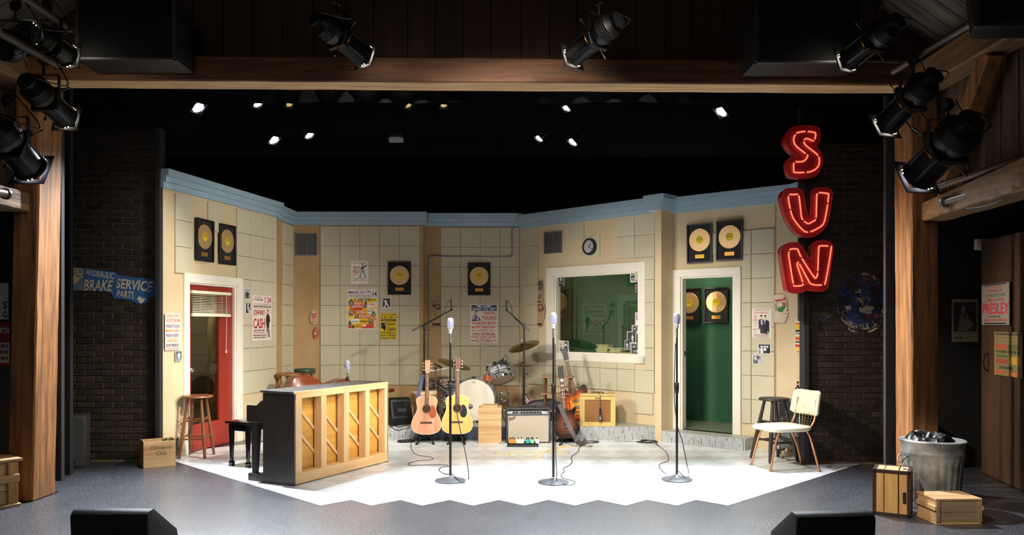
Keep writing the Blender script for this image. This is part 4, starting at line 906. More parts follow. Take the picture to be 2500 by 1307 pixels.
def arc_text(t_, r, a0, a1, h_, m, inward):
    mb = MB(); n = len(t_)
    for k, ch in enumerate(t_):
        if ch == ' ': continue
        a = a0+(a1-a0)*(k+.5)/n; da = abs(a1-a0)/n*.36
        f = (a1 > a0)
        lo, hi = (r, r-h_) if inward else (r-h_, r)
        L_, R_ = (a-da, a+da) if f else (a+da, a-da)
        cs = [circ(lo, L_), circ(lo, R_), circ(hi, R_), circ(hi, L_)]
        add_text(mb, ch, 0, 0, 1, 1, -.0187, .02, fn=slant(BR, cs))
    mb.build('lettering', m, br)
arc_text('SERVICE', 480, 140, 40, 120, ER, False)
arc_text('AUTOMOBILE REPAIR', 500, 200, 350, 90, EC, True)
signpoly(BR, [q(1000, 560), q(1330, 540), q(1400, 700), q(1400, 900), q(1120, 830), q(1100, 700)], 'sign_paint', EC, br, -.0184)
signpoly(BR, [q(1020, 360), q(1150, 380), q(1150, 460), q(1040, 450)], 'sign_paint', EC, br, -.0184)
signpoly(BR, [q(830, 720), q(930, 700), q(970, 820), q(850, 830)], 'sign_paint', EC, br, -.0184)
signpoly(BR, [q(1190, 880), q(1530, 880), q(1500, 950), q(1300, 940)], 'sign_paint', ER, br, -.0185)
signpoly(BR, [q(240, 800), q(300, 640), q(640, 580), q(700, 900), q(640, 1060), q(380, 1090), q(200, 960)], 'sign_paint', worn('faint_slate_paint', (52, 60, 74), .42, 9), br, -.0172)
signpoly(BR, [q(1600, 340), q(1840, 250), q(1840, 740), q(1690, 760)], 'sign_paint', EB, br, -.0172)
for pts in ([q(300, 690), q(620, 610)], [q(320, 790), q(640, 720)], [q(300, 900), q(700, 850)], [q(250, 1000), q(720, 910)], [q(380, 1070), q(760, 1010)], [q(1640, 400), q(1840, 350)], [q(1690, 640), q(1840, 610)], [q(1690, 770), q(1840, 720)]):
    (a, b) = [BR.hit(*p) for p in pts]; mb = MB(); mb.sheet([a, b, (b[0], b[1]+.012), (a[0], a[1]+.012)], -.0183); mb.build('sign_paint', EF, br)

# posters in the dark house, the dimness put into their paper colours
HWR = Wall((4.3, 8.5), (6.0, 8.5)); HWL = Wall((-6, 8.05), (-4.6, 8.05))
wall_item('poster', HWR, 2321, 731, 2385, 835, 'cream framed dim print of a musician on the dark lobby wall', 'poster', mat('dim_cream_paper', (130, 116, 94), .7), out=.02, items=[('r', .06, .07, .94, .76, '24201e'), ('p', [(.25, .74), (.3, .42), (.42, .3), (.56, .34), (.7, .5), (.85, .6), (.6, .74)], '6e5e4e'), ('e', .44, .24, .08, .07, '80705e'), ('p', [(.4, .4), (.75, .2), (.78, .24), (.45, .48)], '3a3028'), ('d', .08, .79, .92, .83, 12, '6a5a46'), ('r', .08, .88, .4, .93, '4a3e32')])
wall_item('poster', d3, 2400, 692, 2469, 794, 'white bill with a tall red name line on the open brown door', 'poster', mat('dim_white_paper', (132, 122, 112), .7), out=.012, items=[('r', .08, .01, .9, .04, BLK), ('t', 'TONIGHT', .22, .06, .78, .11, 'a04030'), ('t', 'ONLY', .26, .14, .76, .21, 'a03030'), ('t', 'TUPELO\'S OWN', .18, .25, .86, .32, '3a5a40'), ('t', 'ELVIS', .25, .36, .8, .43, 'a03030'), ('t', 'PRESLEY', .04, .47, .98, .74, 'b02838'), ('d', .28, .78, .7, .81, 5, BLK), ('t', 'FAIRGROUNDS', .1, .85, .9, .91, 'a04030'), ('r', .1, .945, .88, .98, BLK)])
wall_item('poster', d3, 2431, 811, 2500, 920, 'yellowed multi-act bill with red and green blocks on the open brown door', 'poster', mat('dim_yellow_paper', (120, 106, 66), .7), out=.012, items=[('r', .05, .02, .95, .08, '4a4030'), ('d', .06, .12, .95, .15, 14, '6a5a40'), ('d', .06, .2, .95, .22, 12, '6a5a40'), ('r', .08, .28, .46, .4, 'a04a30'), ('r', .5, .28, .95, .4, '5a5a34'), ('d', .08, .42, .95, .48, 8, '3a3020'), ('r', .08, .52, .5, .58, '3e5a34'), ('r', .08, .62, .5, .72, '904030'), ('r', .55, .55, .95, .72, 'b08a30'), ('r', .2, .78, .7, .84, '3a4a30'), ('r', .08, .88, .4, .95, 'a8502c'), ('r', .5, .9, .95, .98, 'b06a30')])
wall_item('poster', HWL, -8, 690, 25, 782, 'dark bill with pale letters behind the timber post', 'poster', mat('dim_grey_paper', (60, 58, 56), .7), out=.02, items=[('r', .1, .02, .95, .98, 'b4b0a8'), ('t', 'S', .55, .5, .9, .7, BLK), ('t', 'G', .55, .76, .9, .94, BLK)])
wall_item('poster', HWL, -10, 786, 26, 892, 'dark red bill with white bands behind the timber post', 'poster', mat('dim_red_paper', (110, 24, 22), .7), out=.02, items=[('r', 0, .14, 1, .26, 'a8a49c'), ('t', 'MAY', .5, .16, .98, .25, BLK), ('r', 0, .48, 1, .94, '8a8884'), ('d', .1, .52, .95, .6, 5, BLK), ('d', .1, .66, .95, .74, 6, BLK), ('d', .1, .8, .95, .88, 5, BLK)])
# ================================================================== STAGE OBJECTS
from mathutils import noise as mnoise
HONEY = wood('honey_pine', (230, 194, 146), (210, 166, 112), 'x', .5, 8, .08)
HONEYZ = wood('honey_pine_upright', (232, 198, 152), (212, 170, 116), 'z', .5, 8, .08)
AMBER = wood('amber_board', (216, 164, 80), (192, 134, 56), 'x', .45, 9, .05)
STOOLW = wood('worn_stool_wood', (134, 84, 44), (80, 46, 22), 'z', .38, 10, .1, coat=.3)
STOOLS = wood('worn_stool_seat', (142, 92, 50), (86, 50, 24), 'x', .38, 10, .1, coat=.3)
CRATEW = wood('crate_pine', (204, 170, 124), (174, 134, 90), 'x', .6, 9, .12, rand=.06)
CRATEZ = wood('crate_pine_upright', (206, 160, 96), (160, 110, 58), 'z', .6, 9, .15, rand=.08)
PALEW = wood('pale_crate_board', (196, 158, 112), (160, 120, 80), 'x', .65, 8, .1, rand=.06)
GREYW = wood('grey_crate_board', (156, 130, 100), (120, 96, 70), 'x', .7, 8, .12, rand=.06)
PIANOB = mat('black_piano_paint', (70, 66, 63), .38, var=.25, vs=9, bump=.04, bs=40)

def stool(name, label, x, y, z0, zs, r, foot, seat_m, leg_m, rz=45, rungs=(.32, .62), rr=.016, thick=.03, pad=None, nleg=4):
    t = thing(name, label, 'stool', (x, y, z0), R(rz))
    mb = MB(); mb.lathe([(r*.93, zs-thick), (r, zs-thick*.7), (r, zs-thick*.25), (r*.95, zs), (r*.6, zs-.004), (0.001, zs-.006)], 36); mb.build('seat', seat_m, t, ang=50)
    if pad:
        mb = MB(); mb.lathe([(r*1.0, zs), (r*1.06, zs+.012), (r*1.06, zs+.04), (r*.98, zs+.056), (r*.5, zs+.06), (.001, zs+.058)], 36); mb.build('cushion', pad, t, ang=60)
    tp = r*.62
    P_ = lambda k, f: Vector((math.cos(2*math.pi*k/nleg)*(foot+(tp-foot)*f), math.sin(2*math.pi*k/nleg)*(foot+(tp-foot)*f), (zs-thick)*f))
    for k in range(nleg):
        mb = MB(); mb.tube([P_(k, f) for f in (0, .03, .3, .65, 1)], rr, 10, rr=[rr*.85, rr, rr*1.25, rr*1.2, rr*.9]); mb.build('leg', leg_m, t)
    for h in rungs:
        for k in range(nleg):
            hh = h+(.035 if k % 2 else 0)
            mb = MB(); mb.tube([P_(k, hh), (P_(k, hh)+P_(k+1, hh))/2, P_(k+1, hh)], rr*.6, 8, rr=[rr*.5, rr*.72, rr*.5]); mb.build('rung', leg_m, t)
    return t
stool('bar_stool', 'worn brown wooden bar stool in front of the red door', -3.645, 9.17, 0, .715, .175, .205, STOOLS, STOOLW, 46)
stool('bar_stool', 'small wooden stool behind the piano beside the lying bass', *(-3.19,), 11.3, .178, .655, .172, .23, wood('light_stool_seat', (176, 116, 66), (138, 82, 42), 'x', .4, 9, .05), wood('light_stool_leg', (190, 124, 62), (150, 88, 40), 'z', .4, 9, .05), 20)
stool('bar_stool', 'wooden stool with a green vinyl cushion in the back corner', -3.07, 11.75, .178, .64, .15, .2, STOOLS, STOOLW, 10, pad=mat('green_vinyl', (58, 84, 62), .35, var=.25, vs=20))
BSTOOL = mat('black_stool_paint', (54, 48, 46), .45, var=.25, vs=10)
stool('bar_stool', 'black painted wooden stool beside the road case', 2.96, 8.95, 0, .705, .168, .255, BSTOOL, BSTOOL, 62, rr=.018)

# ------------------------------------------------------------------ piano
PB = Wall((-2.0615, 7.504), (-1.378, 8.832))
pn = thing('spinet_piano', 'black spinet piano turned to show its bare pine back', 'piano', PB.a, PB.rz)
PW, PH, PD = 1.494, .872, .40
mb = MB(); mb.box((.012, PD/2, PH/2), (.024, PD, PH)); mb.build('side_panel', PIANOB, pn, bevel=.002)
mb = MB(); mb.box((PW-.012, PD/2, PH/2), (.024, PD, PH)); mb.build('side_panel', PIANOB, pn, bevel=.002)
mb = MB(); mb.prism([(-.004, PH), (-.018, PH+.012), (-.018, PH+.026), (PW+.006, PH+.026), (PW+.006, PH+.012), (PW+.002, PH)], .016, PD+.02); mb.build('lid', mat('scuffed_sheen_lid', (92, 90, 90), .3, var=1, vs=14, c2=(52, 52, 53)), pn, bevel=.003)  # grey sheen of the lid put into its mottled base colour
mb = MB(); mb.box((PW/2, PD-.01, PH*.5), (PW-.05, .02, PH-.1)); mb.build('front_panel', PIANOB, pn)
op = [(PB.hit(560+a/3.63, 1000)[0], PB.hit(560+b/3.63, 1000)[0]) for a, b in ((645, 815), (862, 1018), (1063, 1207), (1245, 1380))]
oz0, oz1 = PB.hit(737.7, 1154)[1], PB.hit(737.7, 973)[1]
mb = MB(); mb.box((PW/2, .045, oz0/2+.006), (PW-.002, .09, oz0-.012)); mb.build('bottom_rail', HONEY, pn, bevel=.003)
mb = MB(); mb.box((PW/2, .045, (oz1+PH)/2), (PW-.002, .09, PH-oz1)); mb.box((PW/2, .008, PH+.012), (PW-.002, .016, .024)); mb.build('top_rail', HONEY, pn, bevel=.003)
edges = [0.001]+[q for o_ in op for q in o_]+[PW-.001]
for k in range(5):
    a, b = edges[2*k], edges[2*k+1]; mb = MB(); mb.box(((a+b)/2, .046, (oz0+oz1)/2), (b-a, .092, oz1-oz0)); mb.build('back_post', HONEYZ, pn, bevel=.003)
mb = MB(); mb.box((PW/2, .118, (oz0+oz1)/2), (PW-.06, .012, oz1-oz0+.1)); sbd = mb.build('soundboard', AMBER, pn)
for k, (a, b) in enumerate(op):
    for j in range(3 if k else 3):
        zc = oz0+(oz1-oz0)*(.93-.33*j-.05*((k*2) % 3)); w_ = b-a
        z_hi, z_lo = zc, zc-w_*1.05
        xa, xb = a, b+.02
        if z_hi > oz1: xa += (z_hi-oz1)/1.05; z_hi = oz1
        if z_lo < oz0: continue
        mb = MB(); mb.bar((xa, .103, z_hi), (xb, .103, z_lo), .022, .022, (0, 1, 0)); mb.build('rib', HONEY, sbd)
# keyboard side
mb = MB(); mb.prism([(0, .58), (.205, .58), (.215, .595), (.215, .735), (.2, .745), (.085, .745), (.06, .765), (.03, .79), (0, .8)], 0, .03, M=Matrix.Translation((.03, PD, 0)) @ Matrix.Rotation(R(90), 4, 'Z')); mb.build('key_cheek', PIANOB, pn, bevel=.002)
mb = MB(); mb.prism([(0, .58), (.205, .58), (.215, .595), (.215, .735), (.2, .745), (.085, .745), (.06, .765), (.03, .79), (0, .8)], 0, .03, M=Matrix.Translation((PW, PD, 0)) @ Matrix.Rotation(R(90), 4, 'Z')); mb.build('key_cheek', PIANOB, pn, bevel=.002)
mb = MB(); mb.box((PW/2, PD+.1, .605), (PW-.06, .2, .05)); mb.build('keybed', PIANOB, pn)
mb = MB()
for k in range(52): mb.box((.06+(PW-.12)*(k+.5)/52, PD+.12, .648), ((PW-.12)/52-.001, .15, .02))
tag(mb.build('white_keys', mat('ivory', (236, 230, 214), .3), pn), kind='stuff')
mb = MB()
for k in range(51):
    if k % 7 in (1, 4): continue
    mb.box((.06+(PW-.12)*(k+1)/52, PD+.085, .664), (.011, .085, .014))
tag(mb.build('black_keys', BLACK, pn), kind='stuff')
mb = MB(); mb.box((PW/2, PD+.02, .72), (PW-.06, .03, .12)); mb.build('fallboard', PIANOB, pn)
for x_ in (.06, PW-.06):
    mb = MB(); hexa(mb, [(x_-.022, PD+.13, .075), (x_+.022, PD+.13, .075), (x_+.022, PD+.18, .075), (x_-.022, PD+.18, .075)], [(x_-.032, PD+.1, .58), (x_+.032, PD+.1, .58), (x_+.032, PD+.185, .58), (x_-.032, PD+.185, .58)]); mb.build('leg', PIANOB, pn, bevel=.003)
    mb = MB(); mb.box((x_, PD+.105, .0375), (.09, .21, .075)); mb.build('toe_block', PIANOB, pn, bevel=.003)
# piano bench (its own thing)
bx = PB.a+PB.d*.84-PB.n*1.24; be = thing('piano_bench', 'black piano bench tucked at the keyboard side of the piano', 'bench', (bx.x, bx.y, 0), PB.rz)
GLOSSB = mat('gloss_black', (14, 14, 15), .12, coat=.5)
mb = MB(); mb.box((0, 0, .477), (.76, .34, .026)); mb.build('seat', GLOSSB, be, bevel=.006, seg=2)
mb = MB(); mb.box((0, 0, .425), (.68, .26, .075)); mb.build('apron', GLOSSB, be, bevel=.003)
for i in (-1, 1):
    for j in (-1, 1):
        x_, y_ = i*.325, j*.12
        mb = MB(); q = lambda r, z: [(x_-r, y_-r, z), (x_+r, y_-r, z), (x_+r, y_+r, z), (x_-r, y_+r, z)]
        hexa(mb, q(.014, .055), q(.024, .46)); hexa(mb, q(.022, .0), q(.024, .045)); hexa(mb, q(.024, .045), q(.015, .062)); mb.build('leg', GLOSSB, be, bevel=.002)

# ------------------------------------------------------------------ vintage microphones
MICCHR = mat('mic_chrome', (222, 224, 232), .24, .75)
def mic_head(t, z, tilt=0, yaw=0):
    """rounded chrome shell with ribs over a blue grille"""
    M0 = Matrix.Translation((0, 0, z)) @ Matrix.Rotation(yaw, 4, 'Z') @ Matrix.Rotation(tilt, 4, 'X')
    mb = MB(); mb.X = M0
    mb.lathe([(.001, .012), (.02, .014), (.026, .03), (.0275, .08), (.025, .105), (.001, .107)], 24, None, 1, .78); core = mb.build('grille', BLUEMIC, t)
    mb = MB(); mb.X = M0
    mb.lathe([(.001, .0), (.012, .0), (.022, .008), (.0275, .022), (.0285, .03), (.027, .031)], 24, None, 1, .8)
    mb.lathe([(.0292, .088), (.0305, .092), (.029, .108), (.022, .121), (.001, .126)], 24, None, 1, .8)
    sh = mb.build('shell', MICCHR, t, ang=50)
    mb = MB(); mb.X = M0
    for k in range(7):
        a = R(-90+(k-3)*26); x_, y_ = .0287*math.cos(a), .0287*.8*math.sin(a)
        mb.tube([(x_, y_, .026), (x_*1.03, y_*1.03, .06), (x_, y_, .095)], .0022 if k != 3 else .0042, 6)
        a += math.pi; x_, y_ = .0287*math.cos(a), .0287*.8*math.sin(a); mb.tube([(x_, y_, .026), (x_, y_, .095)], .0022, 6)
    for k in range(5):
        pts = [(.0285*math.cos(2*math.pi*i/24), .0285*.8*math.sin(2*math.pi*i/24), .034+k*.0125) for i in range(24)]; mb.tube(pts, .0016, 5, closed=True)
    tag(mb.build('ribs', MICCHR, sh), kind='stuff')
    mb = MB(); mb.X = M0; mb.cyl((0, 0, 0), (0, 0, -.03), .011, .013, 12); mb.box((0, .0, -.015), (.034, .014, .026)); mb.build('swivel', MICCHR, t)
def stand(px, py, ztop, label, tw=0):
    p = G(px, py); t = thing('microphone_stand', label, 'microphone', p, tw)
    mb = MB(); mb.lathe([(.148, .0), (.15, .006), (.15, .014), (.144, .018), (.07, .032), (.024, .044), (.02, .05), (.001, .05)], 48); mb.build('base', mat('stand_base_grey', (92, 94, 98), .42, var=.25, vs=10), t, ang=50)
    mb = MB(); mb.lathe([(.017, .05), (.019, .052), (.019, .06), (.016, .062)], 16); mb.build('base_nut', CHROME, t)
    mb = MB(); mb.cyl((0, 0, .058), (0, 0, .88), .0125, n=16); mb.build('lower_tube', BLKMET, t)
    mb = MB(); mb.lathe([(.014, .85), (.018, .86), (.021, .9), (.021, .955), (.016, .965), (.001, .966)], 18); mb.build('clutch', BLACK, t)
    mb = MB(); mb.cyl((0, 0, .95), (0, 0, ztop-.24), .0095, n=12); mb.build('upper_tube', BLKMET, t)
    mb = MB(); mb.cyl((0, 0, ztop-.25), (0, 0, ztop-.15), .0115, .0115, 12); mb.build('switch_body', mat('mic_satin', (190, 190, 192), .3, 1), t)
    mic_head(t, ztop-.128)
    return t
stand(1099.5, 1176, 1.605, 'chrome vintage microphone on a round-base stand before the acoustic guitars')
stand(1351, 1180, 1.655, 'chrome vintage microphone on a round-base stand before the grey amplifier')
stand(1652.5, 1173, 1.655, 'chrome vintage microphone on a round-base stand before the green doorway')
# microphone for the piano
p = Vector((-1.93, 9.3, 0)); t = thing('microphone_stand', 'chrome vintage microphone rising behind the piano lid', 'microphone', p, .5)
mb = MB(); mb.lathe([(.12, 0), (.125, .006), (.12, .014), (.02, .035), (.001, .036)], 32); mb.build('base', BLKMET, t, ang=50)
mb = MB(); mb.cyl((0, 0, .03), (0, 0, .86), .0125, n=12); mb.build('lower_tube', BLKMET, t)
mb = MB(); mb.cyl((0, 0, .84), (0, 0, .92), .02, .017, 14); mb.build('clutch', BLACK, t)
mb = MB(); mb.tube([(0, 0, .9), (0, 0, .96), (-.005, 0, .985)], .011, 10); mb.build('neck', mat('mic_satin', (190, 190, 192), .3, 1), t)
mic_head(t, .995, .3, -.5)

# ------------------------------------------------------------------ boom stands with small mics
def boom_stand(name, label, base, ztop, a, b, micp):
    """base on the platform; boom from counterweight a to tip b (world points); small mic near micp"""
    t = thing(name, label, 'microphone', base)
    L = lambda v: Vector(v)-Vector(base)
    for k in range(3):
        an = R(30+120*k); mb = MB(); mb.tube([(0, 0, .09), (.26*math.cos(an), .26*math.sin(an), .012)], .008, 8); lg = mb.build('leg', BLKMET, t)
        mb = MB(); mb.ball((.26*math.cos(an), .26*math.sin(an), .013), .013, 10, 6); mb.build('foot', RUBBER, lg)
    mb = MB(); mb.cyl((0, 0, .05), (0, 0, ztop*.55), .0125, n=12); mb.build('lower_tube', BLKMET, t)
    mb = MB(); mb.cyl((0, 0, ztop*.55-.05), (0, 0, ztop*.55+.03), .02, n=14); mb.build('clutch', BLACK, t)
    mb = MB(); mb.cyl((0, 0, ztop*.55), (0, 0, ztop), .009, n=10); mb.build('upper_tube', BLKMET, t)
    A, B = L(a), L(b); mb = MB(); mb.tube([A, B], .0075, 8); bm_ = mb.build('boom', BLKMET, t)
    mb = MB(); d = (B-A).normalized(); mb.cyl(A, A+d*.12, .013, n=12); mb.build('grip', mat('grip_grey', (90, 90, 92), .5), bm_)
    mb = MB(); c = Vector((0, 0, ztop)); mb.cyl(c+Vector((0, -.022, 0)), c+Vector((0, .022, 0)), .02, n=14); mb.tube([c+Vector((0, 0, .0)), c+Vector((.01, -.02, .05))], .006, 6); mb.build('swivel', BLACK, t)
    mp = L(micp); mb = MB(); mb.ball(B, .018, 10, 6); mb.build('clip', BLACK, t)
    mb = MB(); mb.tube([B, (B+mp)/2, mp], .0095, 10); mb.tube([mp, mp+(mp-B).normalized()*.035], .013, 10); mb.build('microphone', BLKMET, t)
    cb = [mp+Vector((0, 0, .03)), mp+Vector((-.03 if A.x < B.x else .03, 0, .02)), (mp+B)/2+Vector((-.07 if A.x < B.x else .07, 0, -.02)), B+(A-B)*.3+Vector((0, -.012, -.01)), B+(A-B)*.7+Vector((0, -.012, -.015)), c+Vector((.015, -.015, -.05)), Vector((.014, -.014, ztop*.5)), Vector((.014, -.014, .2))]
    mb = MB(); mb.tube(catmull(cb, 5), .0035, 5); mb.build('cable', CABLEM, t)
    return t
b1 = P(1035, 1018, 11.0); b1.z = .178; pv = P(1036, 799, 11.0)
boom_stand('boom_stand', 'black boom microphone stand behind the mahogany-coloured acoustic guitar', b1, pv.z-.178, P(1007, 808, 11.0), P(1102, 757, 10.9), P(1101, 738, 10.9))
b1 = P(1279, 1018, 10.85); b1.z = .178; pv = P(1279, 799, 10.85)
boom_stand('boom_stand', 'black boom microphone stand before the tilted cymbal', b1, pv.z-.178, P(1293, 808, 10.85), P(1236.5, 757, 10.8), P(1236, 740, 10.8))

# ------------------------------------------------------------------ guitars
def outline(half, n=5, cut=None):
    """closed body outline from (z, half width) stations"""
    r_ = catmull([(h, z, 0) for z, h in half], n)
    right = [(v.x, v.y) for v in r_]; left = [(-v.x, v.y) for v in reversed(r_)]
    return right+left[1:-1] if abs(right[0][0]) < 1e-6 else right+left
def scaled(o_, f, c):
    return [(x*f, c+(z-c)*f) for x, z in o_]
def acoustic(name, label, loc, lean, rz, half, top, side, guard, hw, nut, bridge=None, bind=(236, 226, 196), head_m=None, roll=0):
    t = thing(name, label, 'guitar', loc, (R(-lean), roll, rz))
    ol = outline(half); zt_ = half[-1][0]; dp = .1
    mb = MB(); mb.prism(ol, .006, dp, True); mb.build('body', side, t, ang=50)
    mb = MB(); mb.prism(scaled(ol, 1.006, zt_/2), .0, .006, True); mb.build('binding', mat('binding', bind, .4), t, ang=50)
    mb = MB(); mb.prism(scaled(ol, .985, zt_/2), -.0025, .0, False); tp = mb.build('top', top, t)
    zs = zt_*.66
    T = lambda z, y=-.003: Matrix.Translation((0, y, z)) @ Matrix.Rotation(R(90), 4, 'X')
    mb = MB(); mb.lathe([(.05, 0), (.05, .0006), (.062, .0006), (.062, 0)], 32, T(zs), caps=False); mb.build('rosette', mat('rosette', (120, 84, 50), .5), tp)
    mb = MB(); mb.lathe([(.001, .0012), (.049, .0012)], 32, T(zs)); mb.build('sound_hole', mat('sound_hole_dark', (66, 44, 26), .9), tp)
    mb = MB(); mb.box((0, -.006, zt_*.3), (.15, .008, .024)); mb.box((0, -.011, zt_*.305), (.08, .004, .004)); mb.build('bridge', bridge or mat('rosewood', (72, 42, 28), .5), tp, bevel=.002)
    if guard:
        pts = catmull([(.035, zs-.05, 0), (.06, zs-.01, 0), (.055, zs+.035, 0), (.085, zs+.045, 0), (.118, zs-.0, 0), (.125, zs-.07, 0), (.1, zs-.115, 0), (.06, zs-.115, 0), (.04, zs-.085, 0)], 4, True)
        mb = MB(); mb.prism([(v.x, v.y) for v in pts], -.0045, -.003); mb.build('pickguard', guard, tp)
    neck(t, zs+.055, zt_, nut, hw, .17, head_m or side, -.004)
    return t
FRETW = wood('rosewood_board', (104, 66, 46), (66, 38, 26), 'z', .5, 12, .05)
def neck(t, zb, zbody, znut, w_, hl, hm, yf, inlay=None, tuners='chrome', fm=None):
    mb = MB(); hexa(mb, [(-.028, yf-.006, zb), (.028, yf-.006, zb), (.028, yf, zb), (-.028, yf, zb)], [(-.021, yf-.006, znut), (.021, yf-.006, znut), (.021, yf, znut), (-.021, yf, znut)]); fb = mb.build('fretboard', fm or FRETW, t)
    mb = MB(); mb.tube([(0, yf+.014, zbody-.02), (0, yf+.013, znut), (0, yf+.012, znut+.02)], .02, 10, rr=[.027, .021, .02]); mb.build('neck', wood('neck_wood', (150, 96, 60), (116, 70, 40), 'z', .4, 9, .03), t)
    mb = MB()
    L_ = (znut-zb); sc = L_*1.45
    for k in range(1, 20):
        z = znut-sc*(1-2**(-k/12))
        if z < zb: break
        ww = .021+(.007)*(znut-z)/L_; mb.box((0, yf-.007, z), (2*ww, .002, .0022))
    tag(mb.build('frets', CHROME, fb), kind='stuff')
    if inlay:
        for k in (1, 3, 5, 7, 9, 12, 15, 17):
            z0, z1 = znut-sc*(1-2**(-(k-1)/12)), znut-sc*(1-2**(-k/12))
            if z1 < zb: break
            mb = MB(); mb.box((0, yf-.0064, (z0+z1)/2), (.035, .0012, (z0-z1)*.74)); mb.build('inlay', inlay, fb)
    else:
        for k in (3, 5, 7, 9, 12):
            z = znut-sc*(1-2**(-(k-.5)/12)); mb = MB(); mb.lathe([(.001, .001), (.0035, .001)], 8, Matrix.Translation((0, yf-.006, z)) @ Matrix.Rotation(R(90), 4, 'X')); mb.build('inlay', mat('pearl', (230, 228, 220), .3), fb)
    mb = MB(); mb.box((0, yf-.006, znut), (.044, .009, .005)); mb.build('nut', mat('bone', (236, 230, 214), .4), t)
    mb = MB(); mb.prism([(-.022, znut), (-.032, znut+.03), (-.036, znut+hl-.01), (-.012, znut+hl), (0, znut+hl-.012), (.012, znut+hl), (.036, znut+hl-.01), (.032, znut+.03), (.022, znut)], yf-.003, yf+.013); hd = mb.build('headstock', hm, t, bevel=.001)
    for sg in (-1, 1):
        for k in range(3):
            z = znut+.04+k*.042; mb = MB()
            mb.cyl((sg*.034, yf+.006, z), (sg*.048, yf+.006, z), .003, n=8); mb.box((sg*.055, yf+.006, z), (.014, .007, .018)); mb.cyl((sg*.02, yf+.002, z), (sg*.02, yf-.012, z), .0045, n=8); mb.build('tuner', CHROME if tuners == 'chrome' else BRASS, hd, bevel=.001)
    mb = MB()
    for k in range(6):
        x0 = (k-2.5)*.0068; x1 = (k-2.5)*.0095; mb.tube([(x0, yf-.0095, znut), (x1, yf-.0115, zb-.2)], .0007, 4, caps=False)
    tag(mb.build('strings', mat('string_wire', (190, 180, 160), .3, 1), t), kind='stuff')
def floor_stand(label, loc, rz, h=.42):
    t = thing('guitar_stand', label, 'stand', loc, rz)
    for sg in (-1, 1):
        mb = MB(); mb.tube([(sg*.03, .19, h*.6), (sg*.07, .05, .09), (sg*.105, -.12, .014)], .01, 8); lg = mb.build('leg', BLKMET, t)
        mb = MB(); mb.cyl((sg*.098, -.105, .014), (sg*.112, -.135, .014), .014, n=10); mb.build('foot', RUBBER, lg)
        mb = MB(); mb.tube([(sg*.05, .12, .075), (sg*.075, -.1, .07), (sg*.078, -.115, .1)], .008, 8); mb.build('cradle_arm', RUBBER, t)
    mb = MB(); mb.tube([(0, .2, h), (0, .2, .1), (0, .24, .014)], .01, 8); mb.build('leg', BLKMET, t)
    mb = MB(); mb.tube([(-.1, .18, h), (0, .2, h), (.1, .18, h)], .009, 8); mb.build('back_rest', RUBBER, t)
    mb = MB(); mb.tube([(-.03, .19, h*.6), (0, .2, h*.62), (.03, .19, h*.6)], .009, 8); mb.build('brace', BLKMET, t)
    return t
MAHOG = wood('mahogany_top', (200, 150, 116), (172, 116, 84), 'z', .42, 12, .03, thr=(.35, .62)); MAHS = wood('mahogany_side', (140, 82, 52), (100, 54, 34), 'z', .35, 9, .02)
SPRUCE = wood('spruce_top', (224, 182, 100), (212, 162, 76), 'z', .35, 16, .02); ROSEW = wood('rosewood_side', (112, 60, 36), (70, 36, 22), 'z', .3, 9, .02)
OMB = [(0, 0), (.004, .08), (.045, .165), (.115, .193), (.2, .176), (.285, .132), (.345, .122), (.41, .136), (.46, .128), (.488, .08), (.494, 0)]
DRB = [(0, 0), (.003, .09), (.04, .172), (.11, .2), (.2, .186), (.29, .15), (.345, .142), (.41, .152), (.465, .14), (.493, .09), (.5, 0)]
y_ = 10.16
acoustic('acoustic_guitar', 'mahogany-coloured acoustic guitar with a brown teardrop pickguard on a floor stand', P(1040, 1061, y_), 13, 0, OMB, MAHOG, MAHS, mat('tortoise_guard', (150, 66, 34), .3), .021, .80, head_m=wood('pale_headstock', (190, 150, 116), (160, 118, 84), 'z', .4, 9, .03))
acoustic('acoustic_guitar', 'honey yellow acoustic guitar with a black pickguard on a floor stand', P(1115.5, 1060, y_), 13, 0, DRB, SPRUCE, ROSEW, mat('black_guard', (22, 24, 30), .2), .021, .825)
floor_stand('folding black guitar stand holding the mahogany-coloured guitar', (P(1040, 1061, y_).x, y_+.03, 0), 0)
floor_stand('folding black guitar stand holding the honey yellow guitar', (P(1115.5, 1060, y_).x, y_+.03, 0), 0)
# blue patterned strap hanging by the mahogany guitar
p0_, p1_ = P(1029, 925, 10.42), P(1024, 966, 10.3)
mb = MB(); pts = catmull([P(1033, 915, 10.4), P(1029, 932, 10.36), P(1026, 948, 10.33), P(1021, 964, 10.3), P(1023, 974, 10.28)], 5)
for i in range(len(pts)-1): mb.bar(pts[i], pts[i+1], .05, .004, (0, -1, .2))
tag(mb.build('guitar_strap', mat('blue_strap', (66, 82, 112), .8, var=.5, vs=60, c2=(40, 48, 66)), None), 'blue patterned strap hanging behind the mahogany-coloured guitar neck', 'strap')

